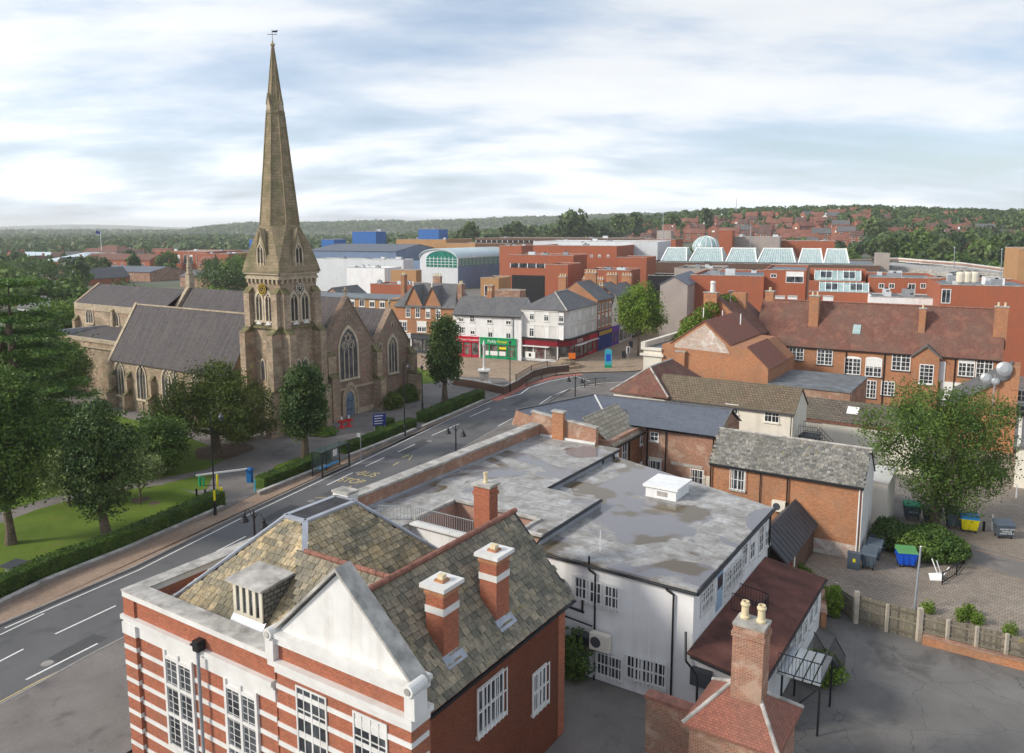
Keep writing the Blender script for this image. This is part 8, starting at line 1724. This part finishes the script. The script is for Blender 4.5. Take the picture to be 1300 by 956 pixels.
def tall_lamp(label, px, ybase, ytop, side=1, lantern=True, z=.1, yellow=False):
    g = G(px, ybase, z); h = (D(px, ytop, g.y).z - z); t = thing('tall_street_lamp', label, 'street lamp', g)
    mb = MB(); mb.lathe(g, [(.13, 0), (.13, 1.1), (.075, 1.2), (.05, h)], 10); mb.build('pole', 'black', t)
    if yellow: mb = MB(); mb.lathe(g + Vector((0, 0, 1.3)), [(.09, 0), (.09, .9)], 10); mb.build('warning_band', 'yellow', t)
    if lantern:
        mb = MB(); top = g + Vector((0, 0, h)); pts = [top + Vector((side * .9 * k / 6, 0, .35 * math.sin(math.pi * k / 6))) for k in range(7)]; mb.path([top - Vector((0, 0, .1))] + pts, .03); mb.build('bracket', 'black', t)
        c = pts[-1]; mb = MB(); mb.lathe(c - Vector((0, 0, .75)), [(.08, 0), (.2, .35), (.24, .4), (.1, .62), (.03, .75)], 8); mb.build('lantern', 'darkgrey', t)
    else:
        mb = MB(); top = g + Vector((0, 0, h)); mb.box(0, .001, 0, .001, 0, .001) if False else mb.lathe(top - Vector((0, 0, .1)), [(.1, 0), (.22, .3), (.24, .34), (.04, .55)], 6); mb.build('lantern', 'darkgrey', t)
    return t
tall_lamp('tall black lamp post with hanging lantern beside the churchyard gate', 273.5, 654, 524, yellow=True); tall_lamp('tall black lamp post in front of the right church gable', 514, 553, 462, .6); tall_lamp('black lamp post between the church corner and the dark columnar tree', 536.5, 522, 468, lantern=False); tall_lamp('thin tall black lamp post in front of the white corner building', 647.5, 497, 436, lantern=False)
# shelter
A_ = G(409.5, 607, .115); B_ = G(443.5, 592, .115); d = (B_ - A_).normalized(); n_ = Vector((d.y, -d.x, 0)); t = thing('bus_shelter', 'glass bus shelter with black frame standing on the pavement before the hedge', 'bus shelter', A_)
mb = MB(); up = Vector((0, 0, 2.45))
for p in (A_, A_.lerp(B_, .5), B_): mb.bar(p - n_ * 1.2, p - n_ * 1.2 + up, .09)
for p in (A_, B_): mb.bar(p, p + up, .13)
for z in (.12, 2.4): mb.bar(A_ - n_ * 1.2 + Vector((0, 0, z)), B_ - n_ * 1.2 + Vector((0, 0, z)), .07)
mb.bar(A_ + up, B_ + up, .09); mb.bar(A_ + Vector((0, 0, .1)), B_ + Vector((0, 0, .1)), .1)
for p in (A_, B_): mb.bar(p + up, p - n_ * 1.2 + up, .07)
mb.build('frame', 'black', t)
mb = MB(); q = [A_ + up, B_ + up, B_ - n_ * 1.3 + up, A_ - n_ * 1.3 + up]; mb.extr([p + Vector((0, 0, .03)) for p in q], (0, 0, .03)); w0 = A_ - n_ * 1.2; w1 = B_ - n_ * 1.2; mb.extr([w0 + Vector((0, 0, .2)), w1 + Vector((0, 0, .2)), w1 + Vector((0, 0, 2.3)), w0 + Vector((0, 0, 2.3))], n_ * .02); mb.build('glass_panel', 'glass_clear', t)
mb = MB(); c = A_.lerp(B_, .82) - n_ * 1.15; mb.extr([c - d * .3 + Vector((0, 0, 1.2)), c + d * .3 + Vector((0, 0, 1.2)), c + d * .3 + Vector((0, 0, 2.0)), c - d * .3 + Vector((0, 0, 2.0))], n_ * .04); mb.build('timetable_panel', 'frame', t); mb = MB(); mb.bar(A_.lerp(B_, .15) - n_ * .9 + Vector((0, 0, .6)), A_.lerp(B_, .85) - n_ * .9 + Vector((0, 0, .6)), .3, .05); mb.build('bench', 'azure', t)
g = G(458.5, 585, .115); t = thing('bus_stop_pole', 'thin grey bus stop pole right of the shelter', 'pole', g); mb = MB(); post(mb, g, 3.0, .045); mb.build('pole', 'grey_metal', t); mb = MB(); mb.extr([g + Vector((-.02, 0, 2.5)), g + Vector((-.4, .1, 2.5)), g + Vector((-.4, .1, 2.95)), g + Vector((-.02, 0, 2.95))], (0, .03, 0)); mb.build('flag', 'white', t)
g = G(482, 553, .1); t = thing('church_notice_board', 'navy notice board on two posts at the gap in the churchyard hedge', 'sign', g); mb = MB()
for s in (-.55, .55): post(mb, g + Vector((s, s * .4, 0)), 2.3, .05)
mb.build('post', 'grey_metal', t); mb = MB(); c = g + Vector((0, -.03, 0)); mb.extr([c + Vector((-.7, -.28, 1.2)), c + Vector((.7, .28, 1.2)), c + Vector((.7, .28, 2.6)), c + Vector((-.7, -.28, 2.6))], (0.03, -.06, 0), 0)
for k in range(4): zz_ = 2.35 - k * .3; mb.extr([c + Vector((-.5, -.27, zz_)), c + Vector((.4 - .1 * (k % 2), .1, zz_)), c + Vector((.4 - .1 * (k % 2), .1, zz_ + .07)), c + Vector((-.5, -.27, zz_ + .07))], (0.03, -.07, 0), 1)
mb.build('board', ['navy', 'frame'], t)
for i, (px, py) in enumerate(((434, 543), (443, 541))):
    g = G(px, py, .08); t = thing('red_barrier_stand', ('left', 'right')[i] + ' red and white plastic barrier stand by the church door', 'barrier', g, group='red barrier stands'); mb = MB(); mb.lathe(g, [(.45, 0), (.45, .06), (.16, .1), (.12, 1.0)], 10); mb.bar(g + Vector((-.5, 0, .75)), g + Vector((.5, .1, .75)), .1, .25); mb.build('stand', 'red_cone', t); mb = MB(); mb.lathe(g + Vector((0, 0, 1.0)), [(.13, 0), (.1, .35)], 10); mb.build('cap', 'frame', t)
# gate barrier
gb = G(277, 632, .08); ge = G(317, 612, .08); t = thing('vehicle_barrier', 'white barrier arm on yellow post across the churchyard drive', 'barrier', gb)
mb = MB(); post(mb, gb, 2.15, .09); post(mb, gb + Vector((.35, -.1, 0)), 1.0, .12); mb.build('post', 'yellow', t)
mb = MB(); mb.bar(gb + Vector((-1.9, .1, 2.05)), G(315, 612, .08) + Vector((0, 0, 1.3)), .14, .14); mb.build('arm', 'frame', t)
mb = MB(); g = G(317.5, 612, .08); mb.lathe(g, [(.33, 0), (.33, 1.1), (.38, 1.15), (.38, 1.3), (.2, 1.4)], 4, rot=.6); tag(mb.build('blue_cabinet', 'cab_blue'), 'blue cabinet standing where the white barrier arm rests', 'cabinet')
g = G(324, 624, .1); mb = MB(); post(mb, g, 1.1, .07); tag(mb.build('teal_post', 'turq'), 'short teal post at the end of the hedge beside the drive', 'post')
g = G(254, 617, .1); mb = MB(); post(mb, g, .9, .13); post(mb, g + Vector((.35, 0, 0)), .8, .1); tag(mb.build('green_stump_post', 'emerald_lid'), 'pair of dark green posts under the far end of the barrier arm', 'post')
for i, (px, py) in enumerate(((250, 633), (261, 634))): g = G(px, py, .1); mb = MB(); mb.lathe(g, [(.09, 0), (.09, .85), (.05, .95)], 10); tag(mb.build('bollard', 'black'), ('taller leaning', 'shorter')[i] + ' black bollard on the footpath by the barrier', 'bollard')
g = G(26, 727, .1); t = thing('table_tomb', 'dark flat stone table tomb on the lawn behind the left hedge', 'tomb', g, R(-20)); fr = Fr(-20); u, b = fr.inv(g); mb = MB(fr); mb.box(u - .9, u + .9, b - .45, b + .45, .1, .6); mb.build('chest', 'coping', t); mb = MB(fr); mb.box(u - 1.15, u + 1.15, b - .65, b + .65, .6, .72); mb.build('slab', 'darkgrey', t)
# wheeled bins
def bin_(label, px, py, body, lid, w_=1.25, dp=1.0, h=1.2, yaw=-25, text=None, open_=False, group=None):
    g = G(px, py, 0); fr = Fr(yaw); a, b = fr.inv(g); t = thing('wheeled_bin', label, 'bin', g, fr.r, group)
    mb = MB(fr); k = .1; q = lambda x, y, z: fr.p(a + x, b + y, z); W2 = w_ / 2
    mb.hexa([q(-W2 + k, k, .22), q(W2 - k, k, .22), q(W2 - k, dp - k, .22), q(-W2 + k, dp - k, .22), q(-W2, 0, h - .1), q(W2, 0, h - .1), q(W2, dp, h - .1), q(-W2, dp, h - .1)])
    mb.box(a - W2 - .03, a + W2 + .03, b - .03, b + dp + .03, h - .16, h - .08)
    for x in (-.3, 0, .3): mb.box(a + x * w_ - .03, a + x * w_ + .03, b - .01, b + .06, .3, h - .2)
    mb.box(a - W2 - .12, a - W2, b + .3, b + .7, h - .3, h - .24); mb.box(a + W2, a + W2 + .12, b + .3, b + .7, h - .3, h - .24)
    body_o = mb.build('body', body, t)
    mb = MB(fr); mb.hexa([q(-W2 - .05, -.06, h - .08), q(W2 + .05, -.06, h - .08), q(W2 + .05, dp + .05, h - .08), q(-W2 - .05, dp + .05, h - .08), q(-W2 - .02, .0, h + .0), q(W2 + .02, 0, h + .0), q(W2 + .02, dp, h + .16), q(-W2 - .02, dp, h + .16)]); mb.build('lid', lid, t)
    for x in (-W2 + .18, W2 - .18):
        for y in (.18, dp - .18): mb = MB(fr); mb.tube(q(x - .04, y, .1), q(x + .04, y, .1), .1, n=12); mb.build('wheel', 'black', t)
    if text: lettering(body_o, text, fr, 'b', b, a, h * .55, .17, 'frame', .08, depth=.004)
    return t
bin_('blue wheeled bin with faded green lid at the foot of the big shrub', 1152, 722, 'blue_bin', 'green_lid', yaw=-12)
bin_('yellow wheeled bin with bright blue lid', 1231, 677, 'yellow', 'azure', yaw=-22)
bin_('dark grey wheeled bin with white lettering at the right edge', 1277, 685, 'bin_grey', 'bin_grey', yaw=-8, text='NO HOT ASH\nGENERAL\nWASTE ONLY')
bin_('grey wheeled bin with emerald green lid', 1159, 660, 'bin_grey', 'emerald_lid', yaw=-14, text='RECYCLE')
bin_('grey wheeled bin with dark lid between the green lidded bin and the tree', 1184, 665, 'bin_grey', 'darkgrey', yaw=-14)
bin_('grey wheeled bin half hidden left of the yellow bin', 1213, 672, 'bin_grey', 'bin_grey', yaw=-16)
bin_('front grey wheeled bin by the white gable end', 1101, 724, 'bin_grey', 'bin_grey', 1.0, 1.2, yaw=-33); bin_('second grey wheeled bin behind the front one by the white gable', 1108, 712, 'bin_grey', 'bin_grey', 1.0, 1.1, yaw=-33); bin_('rearmost grey wheeled bin by the white gable beside the conifer bush', 1113, 699, 'bin_grey', 'darkgrey', 1.0, 1.0, yaw=-33)
bin_('grey bin under the small white yard building', 1118, 651, 'bin_grey', 'bin_grey', 1.2, .9, yaw=-33)
g = G(1083, 723, 0); fr = Fr(-30); a, b = fr.inv(g); t = thing('grey_cable_cabinet', 'dark grey cabinet with yellow notice against the workshop plinth', 'cabinet', g, fr.r); mb = MB(fr); mb.box(a - .42, a + .42, b, b + .4, 0, 1.15); mb.box(a - .46, a + .46, b - .04, b + .44, 1.15, 1.2); mb.build('body', 'bin_grey', t); mb = MB(fr); mb.box(a - .06, a + .12, b - .02, b, .55, .8); mb.build('notice', 'yellow', t)
for px, py, r_, h, m_, lb, nm in ((1248.5, 674, .1, .75, 'black', 'short black bollard right of the yellow bin', 'bollard'), (1259, 673, .06, 1.25, 'frame', 'white post between black bollard and dark grey bin', 'white_post'), (1290, 632, .06, 1.1, 'frame', 'white post farther back in the car park', 'white_post')):
    g = G(px, py, 0); mb = MB(); mb.lathe(g, [(r_, 0), (r_, h), (r_ * .5, h + .06)], 10); tag(mb.build(nm, m_), lb, 'bollard' if nm == 'bollard' else 'post')
g = G(1161, 774, 0); t = thing('grey_yard_pole', 'slim grey lamp column standing just behind the board fence', 'pole', g); h = D(1167, 694, g.y).z; mb = MB(); mb.tube(g, g + Vector((0.1, 0, h)), .075, .06, 10); mb.build('column', 'sheet_grey', t); mb = MB(); mb.lathe(g + Vector((.1, 0, h)), [(.07, 0), (.03, .04)], 10); mb.build('cap', 'frame', t)
g = G(1188, 737, 0); t = thing('broken_white_chair', 'overturned white metal chair lying by the shrub', 'chair', g, R(20)); mb = MB(); mb.hexa([g + Vector(p) for p in ((-.45, -.1, .02), (.4, -.2, .02), (.5, .25, .35), (-.35, .35, .35), (-.45, -.12, .08), (.4, -.22, .08), (.5, .22, .41), (-.35, .32, .41))]); mb.build('seat', 'frame', t)
mb = MB(); mb.bar(g + Vector((.4, .4, .1)), g + Vector((0, .7, 1.3)), .06); mb.bar(g + Vector((.65, .5, .1)), g + Vector((.4, .8, 1.1)), .06); mb.bar(g + Vector((.4, .1, .05)), g + Vector((1.2, .6, .7)), .06); mb.bar(g + Vector((-.3, .3, .35)), g + Vector((.5, .3, .4)), .07); mb.build('leg', 'frame', t)
railing_run('bent_hoop_rail', 'dark hoop rail round the right side of the big shrub', gp((1196, 742), (1214, 730), (1224, 716), (1226, 705)), .8, 0, .35)
# board fence with concrete posts over a low brick wall
P0, P1, P2, P3 = G(1060, 772), G(1085, 790), G(1165, 813), G(1330, 855)
ft = thing('board_fence', 'weathered vertical board fence with pale concrete posts dividing the yards', 'fence', P1)
def boards(par, a, b, h, name='board_panel', z=0.0):
    mb = MB(); d = (b - a); L_ = d.length; d.normalize(); n = Vector((-d.y, d.x, 0)); rd = random.Random(int(a.x * 10)); k = int(L_ / .145)
    for i in range(k):
        p = a + d * (L_ * i / k); q = a + d * (L_ * (i + .93) / k); hh = h + rd.uniform(-.035, .02); o = n * rd.uniform(0, .02)
        mb.hexa([p + o + Vector((0, 0, z)), q + o + Vector((0, 0, z)), q + o + n * .02 + Vector((0, 0, z)), p + o + n * .02 + Vector((0, 0, z)), p + o + Vector((0, 0, hh)), q + o + Vector((0, 0, hh)), q + o + n * .02 + Vector((0, 0, hh)), p + o + n * .02 + Vector((0, 0, hh))])
    for zz_ in (z + .3, h * .55, h - .25): mb.bar(a - n * .04 + Vector((0, 0, zz_)), b - n * .04 + Vector((0, 0, zz_)), .05, .09)
    return mb.build(name, 'wood', par)
boards(ft, P0, P1, 1.5); boards(ft, P1 + Vector((0, 0, 0)), P2, 1.8); boards(ft, P2, P3, 1.7, z=.35)
d = (P3 - P2); posts = [P0, P1, P1.lerp(P2, .5), P2] + [P2 + d * (k / 4.4) for k in range(1, 5)]
for i, p in enumerate(posts):
    mb = MB(); s = .13 if i in (1, 3) else .08; hh = 2.05 if i in (1, 3) else 1.75; mb.box(*[0] * 6) if False else mb.hexa([p + Vector((x * s, y * s, z)) + Vector((0, -.08, 0)) for z in (0, hh) for x, y in ((-1, -1), (1, -1), (1, 1), (-1, 1))]); mb.build('post', 'wood_post', ft)
wall_run('low_brick_yard_wall', 'low crumbling orange brick wall at the foot of the board fence', [P2 + Vector((.1, -.35, 0)), P3 + Vector((0, -.35, 0))], .3, .5, 'brick_orange', 'brick_old', .06)
wall_run('short_brick_pier_wall', 'short brick garden wall joining the annexe and the board fence', [F.p(-8.9, 48.4), G(1042, 765), G(1062, 772)], .3, .9, 'brick_orange', 'brick_old', .06)
def vehicle(name, label, cat, p, yaw, paint, L_=4.2, w_=1.75, h_=1.45, van=False, group=None, cab=None):
    t = thing(name, label, cat, p, R(yaw), group); fr = Fr(yaw); a, b = fr.inv(p); z = p.z; q = lambda x, y, zz_: fr.p(a + x, b + y, z + zz_)
    def side(pts, w2, m): mb = MB(fr); mb.extr([q(x, -w2, zz_) for x, zz_ in pts], q(0, w2, 0) - q(0, -w2, 0)); return mb
    l = L_ / 2
    if van: prof = [(-l, .35), (l, .35), (l, .95), (l * .82, 1.15), (l * .62, h_ * .97), (l * .5, h_), (-l, h_)]
    else: prof = [(-l, .35), (l, .35), (l, .7), (l * .85, .82), (l * .42, .9), (-l * .8, .95), (-l, .8)]
    side(prof, w_ / 2, 0).build('body', paint, t)
    if not van:
        side([(l * .45, .88), (l * .12, h_), (-l * .5, h_), (-l * .82, .93)], w_ / 2 - .12, 0).build('window_glass', 'glass', t); side([(l * .12, h_), (l * .1, h_ + .04), (-l * .48, h_ + .04), (-l * .5, h_)], w_ / 2 - .14, 0).build('roof', paint, t)
    else: side([(l * .84, 1.16), (l * .64, h_ * .95), (l * .3, h_ * .95), (l * .3, 1.16)], w_ / 2 + .01, 0).build('window_glass', 'glass', t); side([(-l, h_ + .02), (l * .25, h_ + .02), (l * .25, h_ + .06), (-l, h_ + .06)], w_ / 2 - .1, 0).build('roof', cab or 'frame', t)
    for x in (-l * .62, l * .62):
        for y in (-w_ / 2, w_ / 2): mb = MB(fr); mb.tube(q(x, y - .1, .32), q(x, y + .1, .32), .32, n=14); mb.build('wheel', 'black', t)
    return t
for i, (px, py, c_, yaw, lb) in enumerate(((676, 377, 'orange', -30, 'orange van parked in the service yard behind the white shops'), (687, 378, 'frame', -30, 'white van next to the orange van in the service yard'))):
    p = G(px, py + 3, 0.0); vehicle('parked_van', lb, 'van', Vector((p.x, p.y, 0.0)), yaw, c_, 5.2, 2.0, 2.3, True)
for i, (px, d_, c_) in enumerate(((1152, 256, 'frame'), (1163, 255, 'darkgrey'), (1173, 254, 'sheet_grey'), (1183, 253, 'frame'))):
    p = D(px, 338, d_); z = rp[1].z - .9; x, y = pxpos(px, d_ + 7); vehicle('parked_car', ('leftmost white', 'charcoal', 'grey', 'rightmost white')[i] + ' car parked on the upper deck of the car park', 'car', Vector((x, y, z - .35)), 60, c_, group='cars on the car park deck')
for px, yb, yt, d_, lb in ((842, 302, 272, 300, 'tall thin mast standing above the brick plant house'), (935, 270, 252, 760, 'thin radio mast on the wooded hilltop'), (953, 306, 290, 290, 'slim lamp column left of the glass roofs behind the mall'), (1212, 340, 315, 245, 'thin lamp column on the car park deck'), (1272, 345, 317, 240, 'thin lamp column at the right of the car park deck')):
    p = D(px, yb, d_); q = D(px, yt, d_); t = thing('slim_mast', lb, 'mast', p); mb = MB(); mb.tube(p - Vector((0, 0, 6)), q, .12 + d_ / 5000, .08 + d_ / 8000, 8); mb.build('pole', 'grey_metal', t); mb = MB(); mb.lathe(q, [(.1, 0), (.25, .1), (.1, .3)], 8); mb.build('lamp_head', 'pale_metal', t)
# ================================================================ HAZE
mb = MB(Fr(0)); mb.box(-14200, 14200, -6500, 14200, -1.2, 135); hz_ = mb.build('haze', 'white'); hz_.data.materials.clear()
hm = bpy.data.materials.new('air haze'); hm.use_nodes = True; hm.node_tree.nodes.clear(); ho = hm.node_tree.nodes.new('ShaderNodeOutputMaterial'); pv = hm.node_tree.nodes.new('ShaderNodeVolumePrincipled')
pv.inputs['Color'].default_value = (0.98, 0.99, 1.0, 1); pv.inputs['Density'].default_value = 0.00014; pv.inputs['Anisotropy'].default_value = 0.2
hm.node_tree.links.new(pv.outputs[0], ho.inputs['Volume']); hz_.data.materials.append(hm); tag(hz_, 'faint pale haze softening the far hills', 'haze', kind='stuff')
for m_ in bpy.data.materials: pass
